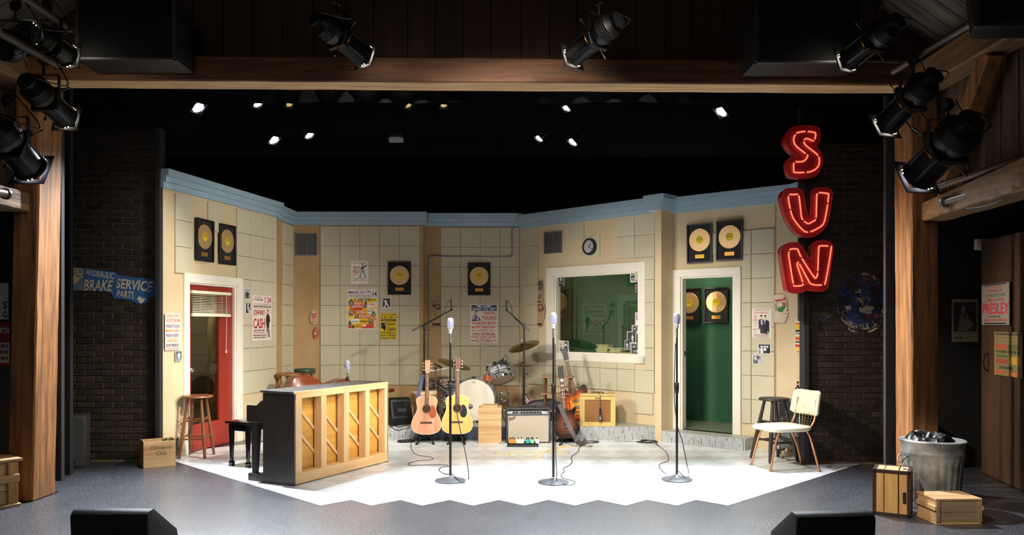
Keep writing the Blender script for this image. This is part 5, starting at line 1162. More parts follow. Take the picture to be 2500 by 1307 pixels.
def sunburst(name, stops, cz, ax, az):
    m = bpy.data.materials.new(name); m.use_nodes = True; nt = m.node_tree; N, L = nt.nodes, nt.links; b = N['Principled BSDF']
    b.inputs['Roughness'].default_value = .18; b.inputs['Coat Weight'].default_value = .6; b.inputs['Coat Roughness'].default_value = .05
    tc = N.new('ShaderNodeTexCoord'); mp = N.new('ShaderNodeMapping'); mp.inputs['Location'].default_value = (0, 0, -cz/az); mp.inputs['Scale'].default_value = (1/ax, 0, 1/az)
    ln = N.new('ShaderNodeVectorMath'); ln.operation = 'LENGTH'; rp = N.new('ShaderNodeValToRGB')
    L.new(tc.outputs['Object'], mp.inputs[0]); L.new(mp.outputs[0], ln.inputs[0]); L.new(ln.outputs['Value'], rp.inputs[0]); L.new(rp.outputs[0], b.inputs['Base Color'])
    e = rp.color_ramp.elements
    while len(e) < len(stops): e.new(.5)
    for k, (p_, c) in enumerate(stops): e[k].position = p_; e[k].color = lin(c)
    return m
def electric(name, label, loc, rot, pts, burst, side, nut, zb, inlay, head_m, zbody, fholes=False, thin=.05, sc=1):
    t = thing(name, label, 'guitar', loc, rot); t.scale = (sc, sc, sc)
    ol = [(v.x, v.y) for v in catmull([(x, z, 0) for x, z in pts], 5, True)]
    mb = MB(); mb.prism(ol, 0, thin, True); mb.build('body', side, t, bevel=.004, ang=50)
    cz = sum(z for x, z in ol)/len(ol)
    mb = MB(); mb.prism([(x*.965, cz+(z-cz)*.965) for x, z in ol], -.004, .001, False); tp = mb.build('top', burst, t, bevel=.002)
    for z in (.17, .255):
        mb = MB(); mb.box((0, -.01, z), (.075, .012, .034)); mb.build('pickup', mat('pickup_chrome', (190, 186, 180), .2, 1), tp, bevel=.002)
    mb = MB(); mb.box((0, -.01, .115), (.08, .012, .014)); mb.box((0, -.009, .07), (.09, .01, .012)); mb.build('bridge', CHROME, tp, bevel=.002)
    for x, z in ((.1, .1), (.125, .06), (.09, .03), (.07, .07)):
        mb = MB(); mb.lathe([(.001, .016), (.009, .016), (.011, 0)], 12, Matrix.Translation((x, -.004, z)) @ Matrix.Rotation(R(90), 4, 'X')); mb.build('knob', BLACK, tp)
    if fholes:
        for sg in (-1, 1):
            c = catmull([(sg*.085, -.0055, .13), (sg*.1, -.0055, .14), (sg*.1, -.0055, .17), (sg*.092, -.0055, .2), (sg*.085, -.0055, .235), (sg*.1, -.0055, .25), (sg*.11, -.0055, .24)], 4)
            mb = MB(); mb.tube(c, .005, 6); mb.build('sound_hole', ink('0c0806'), tp)
    neck(t, zb, zbody, nut, .021, .17, head_m, -.012, inlay, 'chrome', wood('dark_board', (74, 50, 38), (50, 32, 24), 'z', .4, 12, .03))
    return t
LPB = [(0, .0), (.1, .012), (.155, .07), (.16, .14), (.125, .205), (.108, .25), (.125, .3), (.14, .345), (.125, .37), (.085, .345), (.045, .335), (.03, .37), (-.02, .385), (-.075, .395), (-.12, .365), (-.13, .31), (-.108, .25), (-.125, .205), (-.16, .14), (-.155, .07), (-.1, .012)]
ESB = [(0, 0), (.12, .015), (.19, .085), (.2, .16), (.165, .235), (.15, .29), (.17, .36), (.165, .42), (.12, .435), (.07, .39), (.03, .37), (-.03, .37), (-.07, .39), (-.12, .435), (-.165, .42), (-.17, .36), (-.15, .29), (-.165, .235), (-.2, .16), (-.19, .085), (-.12, .015)]
PEARL = mat('pearl_block', (226, 226, 222), .3)
electric('electric_guitar', 'dark brown burst electric guitar with block inlays and a long grey strap', P(1386, 1070, 10.16), (R(-12), R(-4.5), R(4)), LPB, sunburst('tobacco_burst', [(0, (150, 100, 78)), (.55, (96, 56, 42)), (.85, (44, 28, 28)), (1, (26, 20, 24))], .17, .17, .2), mat('dark_guitar_side', (30, 22, 22), .2, coat=.5), .72, .325, PEARL, BLACK, .38, thin=.06, sc=1.05)
floor_stand('folding black guitar stand holding the dark brown electric guitar', (P(1387, 1070, 10.16).x, 10.2, 0), .1, .38)
electric('electric_guitar', 'orange sunburst hollow-body electric guitar leaning behind the tweed amplifier', P(1417, 1027, 10.86), (R(-9), R(-14), R(-10)), ESB, sunburst('orange_burst', [(0, (246, 190, 70)), (.4, (232, 120, 30)), (.7, (150, 44, 16)), (.95, (28, 16, 14))], .2, .2, .25), mat('black_guitar_side', (20, 15, 14), .2, coat=.5), .78, .34, None, BLACK, .37, True, .045, 1.08)
# long grey strap over the dark guitar
mb = MB(); pts = catmull([P(1366, 987, 10.1), P(1376, 1012, 10.07), P(1387, 1035, 10.03), P(1398, 1058, 9.95), P(1409, 1076, 9.85), Vector((*G(1420, 1090).to_tuple()[:2], .03)), Vector((*G(1431, 1086).to_tuple()[:2], .05))], 5)
for i in range(len(pts)-1): mb.bar(pts[i], pts[i+1], .058, .005, (.25, -1, .3))
tag(mb.build('guitar_strap', mat('grey_leather_strap', (84, 80, 82), .45, var=.3, vs=20), None), 'wide grey leather strap trailing from the dark electric guitar to the floor', 'strap')

# ------------------------------------------------------------------ amplifiers and boxes
def amp(name, label, loc, rz, w_, h_, d_, cab, bevel): 
    t = thing(name, label, 'amplifier', loc, rz)
    mb = MB(); mb.box((0, d_/2, h_-.011), (w_, d_, .022)); mb.box((0, d_/2, .011), (w_, d_, .022))
    for s in (-1, 1): mb.box((s*(w_/2-.011), d_/2, h_/2), (.022, d_, h_-.044))
    mb.box((0, d_-.006, h_/2), (w_-.04, .012, h_-.04)); mb.build('cabinet', cab, t, bevel=bevel, seg=2)
    return t
a0 = G(1236, 1084); a1 = G(1344, 1083); aw = (a1-a0).length
t = amp('guitar_amplifier', 'grey silver-panel guitar amplifier on the floor beside the wooden box', (a0+a1)/2, math.atan2(a1.y-a0.y, a1.x-a0.x), aw, .455, .24, mat('charcoal_tolex', (54, 54, 56), .55, bump=.2, bs=300), .008)
GRC = mat('silver_grille_cloth', (190, 178, 160), .8, var=1, c2=(160, 148, 132), vs=380, bump=.3, bs=320)
mb = MB(); mb.box((0, .012, .19), (aw-.048, .012, .335)); gr = mb.build('grille', GRC, t)
mb = MB(); mb.frame(aw-.044, .345, .006, .003, .01, 0, .19); mb.build('grille_trim', mat('aluminium', (200, 200, 202), .3, 1), gr)
mb = MB(); mb.box((0, .014, .395), (aw-.05, .012, .05)); pnl = mb.build('control_panel', mat('silver_panel', (120, 120, 120), .45, .15), t)
for k in range(12):
    x_ = -.255+k*.0345+(.03 if k > 3 else 0); mb = MB(); mb.lathe([(.001, .022), (.007, .022), (.008, .008), (.013, .006), (.013, 0)], 12, Matrix.Translation((x_, .008, .398)) @ Matrix.Rotation(R(90), 4, 'X')); mb.build('knob', BLACK if k > 1 else mat('jack_white', (220, 220, 220), .4), pnl)
mb = MB(); add_text(mb, 'Deluxe', .165, .396, .225, .414, .007, .02); add_text(mb, 'Reverb', .185, .38, .25, .396, .007, .02); tag(mb.build('lettering', ink(WHT), pnl), kind='stuff')
mb = MB(); sl = lambda x, y, z: (x+(z-.3)*.25, y, z+(x+.25)*.32); add_text(mb, 'Fender', -.258, .298, -.165, .336, .004, .03, fn=sl); mb.sheet([sl(-.265, .004, .288)[::2], sl(-.17, .004, .291)[::2], sl(-.17, .004, .295)[::2], sl(-.265, .004, .292)[::2]], .004); tag(mb.build('logo', ink('2a2a2c'), gr), kind='stuff')
mb = MB(); mb.tube(catmull([(-.11, .12, .456), (-.08, .12, .474), (.08, .12, .474), (.11, .12, .456)], 5), .009, 8); mb.build('handle', BLACK, t)
for sx_ in (-1, 1):
    for yy in (.03, .21):
        mb = MB(); mb.cyl((sx_*(aw/2-.04), yy, -.0), (sx_*(aw/2-.04), yy, .012), .016, n=10); mb.build('foot', RUBBER, t)
b0 = P(1415.5, 1042, 10.52); b1_ = P(1503, 1042, 10.48); b0.z = b1_.z = .178; aw = (b1_-b0).length
t = amp('guitar_amplifier', 'yellow tweed guitar amplifier with a brown grille on the platform edge', (b0+b1_)/2, math.atan2(b1_.y-b0.y, b1_.x-b0.x), aw, .425, .22, mat('tweed', (220, 192, 122), .65, var=.16, vs=120, bump=.25, bs=260), .022)
mb = MB(); mb.box((0, .014, .2), (aw-.085, .012, .295)); gr = mb.build('grille', mat('brown_grille_cloth', (150, 104, 60), .85, var=.3, vs=140, bump=.3, bs=240, stretch=(1, 1, .3)), t)
mb = MB(); mb.frame(aw-.04, .385, .046, .006, .02, 0, .205); mb.build('baffle', mat('tweed_front', (216, 186, 112), .65, var=.16, vs=120, bump=.25, bs=260), t, bevel=.003)
mb = MB(); mb.box((0, .004, .372), (.075, .004, .017)); pl = mb.build('name_plate', mat('plate_dark', (70, 44, 30), .4, .5), t)
mb = MB(); add_text(mb, 'Fender', -.028, .366, .028, .378, .0015, .02); tag(mb.build('lettering', ink('d8c490'), pl), kind='stuff')
mb = MB(); mb.tube(catmull([(-.085, .1, .426), (-.06, .1, .445), (.06, .1, .445), (.085, .1, .426)], 5), .008, 8); mb.build('handle', mat('brown_leather', (90, 58, 36), .5), t)
# small mic hung over the tweed amp front
bt = t; ang_ = bt.rotation_euler.z; mloc = Vector(bt.location)+Vector((.03, -.03, 0))
m_ = thing('dynamic_microphone', 'small black microphone hung by its cable in front of the tweed amplifier', 'microphone', mloc, ang_)
mb = MB(); mb.tube(catmull([(-.05, .14, .44), (-.01, .03, .44), (.0, -.0, .41), (0, -.008, .3), (0, -.01, .23)], 6), .0035, 6); mb.build('cable', CABLEM, m_)
mb = MB(); mb.cyl((0, -.012, .25), (0, -.012, .15), .011, .016, 12); mb.build('handle', BLACK, m_)
mb = MB(); mb.lathe([(.001, .0), (.02, .002), (.026, .02), (.024, .06), (.016, .075)], 16, Matrix.Translation((0, -.016, .08))); hd = mb.build('head', mat('mic_grey', (74, 76, 80), .5), m_)
mb = MB(); mb.lathe([(.001, .002), (.009, .002), (.011, 0)], 14, Matrix.Translation((0, -.043, .115)) @ Matrix.Rotation(R(90), 4, 'X')); mb.build('badge', CHROME, hd)
# wooden box beside the amp
p = G(1196, 1083.5); t = thing('wooden_box', 'plain upright pine box between the honey guitar and the grey amplifier', 'box', p)
z = 0
for k, h_ in enumerate((.115, .095, .095, .08, .075)):
    mb = MB(); mb.box((0, .15, z+h_/2), (.298, .3, h_-.0012)); mb.build('board', CRATEW, t, bevel=.0025); z += h_
mb = MB(); mb.box((.0, .15, z+.012), (.2, .28, .024)); mb.build('lid', CRATEW, t, bevel=.003)
# pedalboard with five pedals
p = G(1276.5, 1092.5); t = thing('pedalboard', 'black pedalboard lying before the grey amplifier', 'pedalboard', p)
pbm = MB(); pbm.prism([(0, 0), (0, .03), (.13, .055), (.13, 0)], -.195, .195, M=Matrix.Rotation(R(90), 4, 'Z') @ Matrix.Scale(-1, 4, (0, 1, 0)) if False else Matrix(((0, 1, 0, 0), (1, 0, 0, 0), (0, 0, 1, 0), (0, 0, 0, 1)))); pbm.build('deck', BLACK, t, bevel=.004)
mb = MB()
for k in range(3): mb.box((.0, .02+k*.04, .036+k*.0075), (.38, .012, .004))
mb.build('rails', BLKMET, t)
mb = MB(); mb.box((0, -.001, .014), (.36, .002, .018)); mb.build('front_slot', mat('pedal_slot', (46, 46, 48), .5), t)
for (px, wd, c, lab, knobs) in ((1250.5, .085, (222, 128, 44), 'orange effects pedal at the end of the pedalboard', 3), (1269.5, .1, (232, 222, 190), 'cream effects pedal on the pedalboard', 2), (1288.5, .05, (40, 150, 170), 'rounded teal effects pedal on the pedalboard', 2), (1299.5, .045, (120, 200, 150), 'small mint green effects pedal on the pedalboard', 2), (1311.5, .045, (228, 228, 224), 'white effects pedal at the outer end of the pedalboard', 1)):
    q = thing('effects_pedal', lab, 'pedal', (p.x+(px-1276.5)/FPX*(p.y+.05), p.y+.06, .045), group='effects pedals')
    mb = MB(); mb.prism([(0, 0), (0, .035), (.1, .05), (.1, 0)], -wd/2, wd/2, M=Matrix(((0, 1, 0, 0), (1, 0, 0, -.05), (0, 0, 1, 0), (0, 0, 0, 1)))); mb.build('case', mat('pedal_%d%d%d' % c, c, .4), q, bevel=.006, seg=2)
    for k in range(knobs):
        mb = MB(); mb.cyl(((k-(knobs-1)/2)*wd/(knobs+.4), .03, .045), ((k-(knobs-1)/2)*wd/(knobs+.4), .027, .066), .008, .007, 10); mb.build('knob', BLACK, q)
    mb = MB(); mb.cyl((0, -.03, .036), (0, -.03, .048), .007, n=10); mb.build('switch', CHROME, q)
# small spool shelf behind the guitars
p = P(1361, 1006, 11.05); p.z = .178; t = thing('spool_shelf', 'small two-tier wooden shelf with turned spindles behind the electric guitars', 'shelf', p, -.15)
SHW = wood('shelf_brown', (176, 132, 100), (138, 98, 70), 'x', .5, 9, .06); SPW = wood('spindle_dark', (132, 92, 58), (90, 58, 34), 'z', .45, 9, .06)
for z in (.15, .385, .62):
    mb = MB(); mb.box((0, 0, z), (.46, .22, .018)); mb.build('shelf_board', SHW, t, bevel=.004)
spin = [(.012, 0), (.012, .02)]
for k in range(9): spin += [(.011, .022+k*.023), (.019, .03+k*.023), (.011, .04+k*.023)]
for z0 in (-.178+.178, .16, .395):
    hgt = .14 if z0 < .1 else .216
    for i in (-1, 1):
        for j in (-1, 1):
            mb = MB(); mb.lathe([(r_, z0+zz*hgt/.235) for r_, zz in spin]+[(.012, z0+hgt)], 10, Matrix.Translation((i*.17, j*.085, 0))); mb.build('spindle', SPW, t)
# black hard case standing behind, and a pink cloth
p = P(1326, 1015, 11.2); p.z = .178; t = thing('guitar_case', 'black guitar case lying open on the platform behind the amplifier', 'case', p, .1)
mb = MB(); mb.prism([(-.32, 0), (.32, 0), (.3, .22), (.12, .3), (-.14, .27), (-.3, .2)], -.15, .12); mb.build('shell', mat('case_black', (40, 40, 42), .5), t, bevel=.02, seg=2)
mb = MB(); mb.box((.0, -.16, .12), (.1, .015, .03)); mb.build('latch', STEEL, t)
p = P(1300, 1008, 11.45); mb = MB(); n = 16
for i in range(n):
    for j in range(n):
        u, v = i/(n-1)-.5, j/(n-1); x_ = u*(.42-.18*v)+.05*mnoise.noise((u*3, v*3, 1)); y_ = -.05*v+.07*mnoise.noise((u*4, v*4, 5)); z_ = .02+v*.26*(1-abs(u)*.9)+.03*mnoise.noise((u*5, v*5, 9)); mb.v.append((x_, y_, z_))
for i in range(n-1):
    for j in range(n-1): mb.f.append((i*n+j, (i+1)*n+j, (i+1)*n+j+1, i*n+j+1)); mb.mi.append(0); mb.sm.append(True)
o = mb.build('cloth', mat('pink_cloth', (232, 150, 170), .9, var=.2, vs=6), None); o.location = (p.x, p.y, .178); sol = o.modifiers.new('thick', 'SOLIDIFY'); sol.thickness = .006; tag(o, 'crumpled pink cloth draped behind the grey amplifier', 'cloth')
# lying double bass behind the piano
p = P(768, 1010, 10.86); t = thing('double_bass', 'brown double bass lying on its side behind the piano', 'bass', (p.x, p.y, .178), (0, R(0), R(42)))
BASSW = wood('bass_varnish', (150, 76, 36), (104, 46, 20), 'x', .25, 7, .04, coat=.5)
hb = [(0, .0), (.015, .16), (.09, .3), (.22, .335), (.38, .29), (.5, .21), (.6, .19), (.7, .22), (.85, .255), (.98, .2), (1.05, .1), (1.08, .04), (1.08, 0)]
ol = [(z-.38, x) for x, z in outline(hb, 5)]; ol = [(x, z*.98+.333) for x, z in ol]
mb = MB(); mb.prism(ol, 0, .2, True); mb.build('body', BASSW, t, ang=50)
mb = MB(); cz = .333; mb.prism([(x*1.008, cz+(z-cz)*1.015) for x, z in ol], -.008, .006, True); mb.build('back_plate', BASSW, t, bevel=.002, ang=50)
mb = MB(); mb.tube([(.68, .1, .333), (1.0, .1, .35), (1.35, .1, .37)], .03, 10); mb.build('neck', BASSW, t)

# ------------------------------------------------------------------ monitor wedges and loudspeakers
WEDGE = mat('speaker_black', (17, 17, 18), .55, bump=.25, bs=260, spec=.35); GRILLB = mat('speaker_grille', (8, 8, 9), .65, bump=.5, bs=420, spec=.25)
def wedge(label, loc, rz, w_, prof, nbev=.012, face=None):
    """prof in (y, z); grille on the slanted stretch face=(i, j)"""
    t = thing('monitor_wedge', label, 'speaker', loc, rz)
    M = Matrix(((0, 1, 0, 0), (1, 0, 0, 0), (0, 0, 1, 0), (0, 0, 0, 1)))
    mb = MB(); mb.prism(prof, -w_/2, w_/2, M=M); mb.build('cabinet', WEDGE, t, bevel=nbev, seg=2)
    a, b = Vector((0, *prof[face[0]])), Vector((0, *prof[face[1]])); d = (b-a).normalized(); nrm = Vector((0, -d.z, d.y))
    c = sum((Vector((0, y, z)) for y, z in prof), Vector())/len(prof)
    if (c-(a+b)/2).dot(nrm) > 0: nrm = -nrm
    mb = MB(); mb.bar(a+d*.03+nrm*.003, b-d*.03+nrm*.003, w_-.06, .008, nrm); mb.build('grille', GRILLB, t, bevel=.003)
    return t
p = G(268, 1340); y0 = 5.25
wedge('black floor monitor wedge before the stage on the brake sign side', (P(268, 1250, y0).x, y0, 0), R(-3), .53, [(0, .0), (-.02, .27), (.015, .305), (.07, .31), (.40, .09), (.43, .0)], face=(3, 4))
wedge('black floor monitor wedge before the stage on the neon sign side', (P(2040, 1258, 5.2).x, 5.2, 0), R(5), .54, [(0, .0), (-.02, .265), (.015, .3), (.07, .305), (.40, .09), (.43, .0)], face=(3, 4))
p = P(984, 1030, 10.75); t = wedge('black monitor wedge tipped on the platform beside the piano', (p.x, p.y-.12, .178), R(28), .3, [(0, 0), (-.03, .1), (.05, .34), (.12, .37), (.36, .3), (.38, 0)], .015, face=(1, 2))
mb = MB(); mb.box((0, .0, .2), (.12, .02, .05), M=Matrix.Rotation(R(-18), 4, 'X')); mb.build('handle_recess', mat('recess', (14, 14, 14), .6), t)
mb = MB(); mb.frame(.2, .2, .012, -.012, -.002, 0, .2); o = mb.build('bezel', WEDGE, t); o.rotation_euler.x = R(-18)
def cabinet(label, loc, rz, w_, h_, d_, name='loudspeaker'):
    t = thing(name, label, 'speaker', loc, rz)
    mb = MB(); mb.box((0, d_/2, h_/2), (w_, d_, h_)); mb.build('cabinet', mat('dark_speaker_grey', (44, 46, 46), .6, bump=.2, bs=200), t, bevel=.012, seg=2)
    mb = MB(); mb.box((0, -.004, h_/2), (w_-.04, .01, h_-.05)); g_ = mb.build('grille', mat('sub_grille', (50, 52, 50), .6, bump=.7, bs=380), t, bevel=.004)
    mb = MB(); mb.box((w_*.18, -.011, .08), (.025, .004, .035)); mb.build('badge', STEEL, g_)
    return t
c_ = G(150, 1146)
cabinet('tall dark loudspeaker standing by the post under the brake sign', (c_.x+.06, c_.y+.02, 0), R(20), .34, .56, .3)
cabinet('dark loudspeaker partly hidden by the trim behind the trash can', (G(2185, 1133).x+.08, 8.4, 0), R(-20), .3, .5, .22)
# ================================================================== DRUM KIT
OYST = mat('black_oyster_pearl', (190, 194, 200), .2, var=1, c2=(26, 28, 32), vs=13, stretch=(.35, .35, 3.2), thr=(.44, .6), coat=.6)
HEADW = mat('coated_drumhead', (232, 224, 208), .6, var=.06, vs=5); HEADC = mat('clear_drumhead', (230, 196, 164), .35)
CYM = mat('cymbal_bronze', (190, 160, 92), .3, 1, bump=.06, bs=20)
def drum(name, label, loc, rot, r, h, shell, batter, reso, lugs=8, cat='drum'):
    t = thing(name, label, cat, loc, rot)
    mb = MB(); mb.lathe([(r*.97, 0.012), (r*.97, h-.012)], 40, caps=False); mb.build('shell', shell, t)
    for z, s_ in ((0, -1), (h, 1)):
        mb = MB(); mb.lathe([(r, z-.002), (r*1.03, z-s_*.0), (r*1.035, z-s_*.03), (r, z-s_*.032)], 40, caps=False); mb.build('hoop', CHROME, t)
    mb = MB(); mb.lathe([(r*.99, h-.006), (.001, h-.004)], 40); mb.build('drumhead', batter, t)
    mb = MB(); mb.lathe([(.001, .004), (r*.99, .006)], 40); mb.build('drumhead', reso, t)
    for k in range(lugs):
        a = 2*math.pi*k/lugs; x, y = r*1.02*math.cos(a), r*1.02*math.sin(a)
        mb = MB(); mb.cyl((x, y, .004), (x, y, h-.004), .0035, n=6); mb.box((x*.99, y*.99, h*.5), (.02, .02, min(.08, h*.4)), rz=a); mb.box((x*1.01, y*1.01, h-.012), (.016, .014, .022), rz=a); mb.box((x*1.01, y*1.01, .012), (.016, .014, .022), rz=a); mb.build('lug', CHROME, t)
    return t
# bass drum lying on its shell, front head to the house
r_ = .305; p = P(1157, 980, 10.9); t = thing('bass_drum', 'large bass drum with a plain white front head', 'drum', (p.x, p.y, .178+r_+.012), (R(90), 0, R(-4)))
mb = MB(); mb.lathe([(r_*.95, -.34), (r_*.95, .0)], 48, caps=False); mb.build('shell', OYST, t)
for z, nm in ((0, 'hoop'), (-.34, 'hoop')):
    mb = MB(); mb.lathe([(r_*.93, z-.022), (r_, z-.02), (r_, z+.022), (r_*.94, z+.024)], 56, caps=False); mb.build(nm, mat('grey_hoop', (120, 120, 118), .3, .6), t)
    mb = MB(); mb.lathe([(r_*.93, z+.012), (r_*.955, z+.028), (r_*.955, z+.01)], 56, caps=False); mb.build('chrome_ring', CHROME, t)
mb = MB(); mb.lathe([(r_*.94, .014), (r_*.6, .017), (.001, .018)], 56); hd = mb.build('drumhead', HEADW, t, ang=80)
mb = MB(); add_text(mb, 'REMO', -.022, 0, .022, .011, 0, .02, fn=lambda x, y, z: (x, z+.235, .0192)); tag(mb.build('lettering', ink('a09888'), hd), kind='stuff')
mb = MB()
mb._add([(math.cos(R(k*20))*.03, .24+math.sin(R(k*20))*.016, .0188) for k in range(18)]+[(math.cos(R(k*20))*.027, .24+math.sin(R(k*20))*.0135, .0188) for k in range(18)], [(k, (k+1) % 18, (k+1) % 18+18, k+18) for k in range(18)]); mb.build('crown_mark', ink('a09888'), hd)
for k in range(10):
    a = 2*math.pi*(k+.5)/10; x, y = r_*.985*math.cos(a), r_*.985*math.sin(a)
    mb = MB(); mb.box((x*1.02, y*1.02, .012), (.03, .05, .05), rz=a); mb.cyl((x*1.05, y*1.05, .03), (x*1.03, y*1.03, -.13), .004, n=6); mb.box((x*.98, y*.98, -.14), (.03, .03, .07), rz=a); mb.build('claw', CHROME, t, bevel=.003)
for sg in (-1, 1):
    mb = MB(); mb.tube([(sg*.25, -.16, -.05), (sg*.36, -.3, .02)], .008, 8); mb.build('spur', CHROME, t)
# floor tom, rack tom, little orange drum
p = P(1109, 985, 11.35)
t = drum('floor_tom', 'black oyster floor tom behind the honey yellow guitar', (p.x, p.y, .32), 0, .205, .42, OYST, HEADW, HEADC)
for k in range(3):
    a = R(90+120*k); x, y = .222*math.cos(a), .222*math.sin(a); mb = MB(); mb.tube([(x, y, .25), (x, y, -.1), (x*1.06, y*1.06, -.142)], .006, 8); mb.build('leg', CHROME, t)
p = P(1221, 912, 11.15)
rt = drum('rack_tom', 'tilted black oyster rack tom above the bass drum', p, (R(-24), R(-17), 0), .17, .235, OYST, HEADW, HEADC)
for ch in list(rt.children): ch.location.z = -.11
mb = MB(); mb.tube([(.02, .1, -.15), (.03, .05, -.3), (.0, .03, -.62)], .012, 10); mb.build('mount_arm', CHROME, rt)
p = P(1187, 925, 11.0)
t = drum('bongo', 'small orange wooden drum tucked behind the rack tom', (p.x, p.y, p.z-.075), (R(-6), R(10), 0), .058, .15, wood('orange_shell', (196, 96, 36), (150, 62, 20), 'z', .3, 9, .02), HEADC, HEADC, 4)
mb = MB(); mb.tube([(.06, .02, .04), (.15, .03, -.1), (.15, .03, -.55)], .009, 8); mb.build('mount_arm', CHROME, t)
# hardware below the rack tom
p = P(1224, 1005, 11.05); p.z = .178; t = thing('drum_mount', 'chrome tom mounting post and clamps beside the bass drum', 'stand', p)
mb = MB(); mb.cyl((0, 0, 0), (0, 0, .4), .014, n=12); mb.build('post', CHROME, t)
for z in (.16, .29, .38):
    mb = MB(); mb.cyl((0, 0, z-.025), (0, 0, z+.025), .024, n=12); mb.tube([(0, -.02, z), (.05, -.035, z)], .007, 8); mb.box((.055, -.036, z), (.028, .008, .02)); mb.build('clamp', CHROME, t, bevel=.002)
for k in range(3):
    a = R(50+120*k); mb = MB(); mb.tube([(0, 0, .16), (.16*math.cos(a), .16*math.sin(a), .01)], .008, 8); mb.build('leg', CHROME, t)
def cymbal(name, label, c, r, tilt, stand_z=None, bell=.2, base=.178):
    t = thing(name, label, 'cymbal', (c.x, c.y, base))
    M = Matrix.Translation((0, 0, c.z-base)) @ Matrix.Rotation(tilt[0], 4, 'X') @ Matrix.Rotation(tilt[1], 4, 'Y')
    pr = [(r, 0), (r*.85, .009*r/.25), (r*.5, .022*r/.25), (r*.24, .031*r/.25), (r*.2, .045*r/.25), (r*.08, .058*r/.25), (.004, .06*r/.25)]
    mb = MB(); mb.lathe(pr+[(q, z-.0015) for q, z in reversed(pr)], 48, M); mb.build('cymbal', CYM, t, ang=60)
    mb = MB(); mb.X = M; mb.cyl((0, 0, .05), (0, 0, .1), .004, n=8); mb.cyl((0, 0, .062*r/.25), (0, 0, .062*r/.25+.015), .016, n=12); mb.box((0, 0, .1), (.03, .008, .012)); mb.build('wing_nut', CHROME, t)
    zt_ = c.z-base-.01
    mb = MB(); mb.cyl((0, 0, .3), (0, 0, zt_), .0075, n=10); mb.build('upper_tube', CHROME, t)
    mb = MB(); mb.cyl((0, 0, .08), (0, 0, zt_*.62), .0125, n=12); mb.build('lower_tube', CHROME, t)
    for z in (zt_*.62, .34):
        mb = MB(); mb.cyl((0, 0, z-.03), (0, 0, z+.02), .02, n=12); mb.tube([(0, 0, z), (.045, -.02, z)], .006, 6); mb.box((.05, -.022, z), (.024, .007, .018)); mb.build('clamp', CHROME, t)
    for k in range(3):
        a = R(-20+120*k); mb = MB(); lg = [(0, 0, .33), (.2*math.cos(a), .2*math.sin(a), .06), (.26*math.cos(a), .26*math.sin(a), .012)]
        mb.tube(lg, .008, 8); mb.tube([(0, 0, .12), (.16*math.cos(a), .16*math.sin(a), .11)], .006, 6); l_ = mb.build('leg', CHROME, t)
        mb = MB(); mb.ball(lg[2], .014, 10, 6); mb.build('foot', RUBBER, l_)
    return t
cymbal('crash_cymbal', 'thin bronze cymbal hanging low over the floor tom', P(1109, 890, 11.55), .25, (R(8), R(17)))
cymbal('crash_cymbal', 'large tilted bronze cymbal above the hi-hat', P(1279, 846, 11.5), .235, (R(14), R(-17)))
h_ = cymbal('hi_hat', 'edge-on pair of hi-hat cymbals on a chrome stand', P(1276.5, 891, 11.25), .155, (R(0), R(1)))
mb = MB(); z = P(1276.5, 891, 11.25).z-.178; mb.lathe([(.155, z-.016), (.1, z-.024), (.03, z-.034), (.004, z-.04), (.004, z-.043), (.1, z-.027), (.155, z-.018)], 40); mb.build('lower_cymbal', CYM, h_, ang=60)
mb = MB(); mb.tube([(0, 0, z), (0, 0, z+.2)], .004, 8); mb.build('pull_rod', CHROME, h_)
mb = MB(); mb.prism([(-.04, 0), (.04, 0), (.035, .012), (-.035, .012)], -.3, -.05); mb.build('pedal', CHROME, h_)
# white-wrapped cloth over the hi-hat foot
# throne, hand drum, kick microphone, tom microphone
p = P(1049, 940, 11.75); t = thing('drum_throne', 'round dark leather drum throne behind the mahogany guitar neck', 'stool', (p.x, p.y, .178))
mb = MB(); z = p.z-.178; mb.lathe([(.15, z-.05), (.165, z-.04), (.165, z+.04), (.14, z+.07), (.001, z+.075)], 32); mb.build('cushion', mat('dark_brown_leather', (76, 48, 38), .4), t, ang=50)
mb = MB(); mb.cyl((0, 0, .08), (0, 0, z-.04), .016, n=12); mb.build('post', CHROME, t)
for k in range(3):
    a = R(90+120*k); mb = MB(); mb.tube([(0, 0, .3), (.25*math.cos(a), .25*math.sin(a), .012)], .009, 8); mb.build('leg', CHROME, t)
p = P(1037, 1010, 11.0); t = thing('hand_drum', 'tan wooden hand drum with a pale skin behind the guitars', 'drum', (p.x, p.y, .178))
mb = MB(); mb.lathe([(.13, 0), (.15, .12), (.168, .3), (.168, .405)], 32); mb.build('shell', wood('tan_shell', (206, 146, 84), (170, 110, 58), 'z', .45, 9, .05), t)
mb = MB(); mb.lathe([(.17, .38), (.174, .385), (.174, .415), (.16, .424), (.001, .426)], 32); mb.build('drumhead', mat('raw_skin', (226, 204, 166), .7), t, ang=50)
for z in (.12, .27):
    mb = MB(); mb.tube([((.151 if z < .2 else .167)*math.cos(a*math.pi/12), (.151 if z < .2 else .167)*math.sin(a*math.pi/12), z) for a in range(24)], .005, 6, closed=True); mb.build('ring', BLKMET, t)
k0 = P(1068, 1028, 10.7); k0.z = .178; t = thing('boom_stand', 'low boom stand with a round silver microphone at the bass drum head', 'microphone', k0)
tip = P(1147, 993, 10.62)-k0; ball_ = P(1148.5, 993, 10.62)-k0
for k in range(3):
    a = R(40+120*k); mb = MB(); mb.tube([(0, 0, .07), (.16*math.cos(a), .16*math.sin(a), .01)], .008, 8); mb.build('leg', BLKMET, t)
mb = MB(); mb.cyl((0, 0, .05), (0, 0, .36), .012, n=10); mb.build('lower_tube', BLKMET, t)
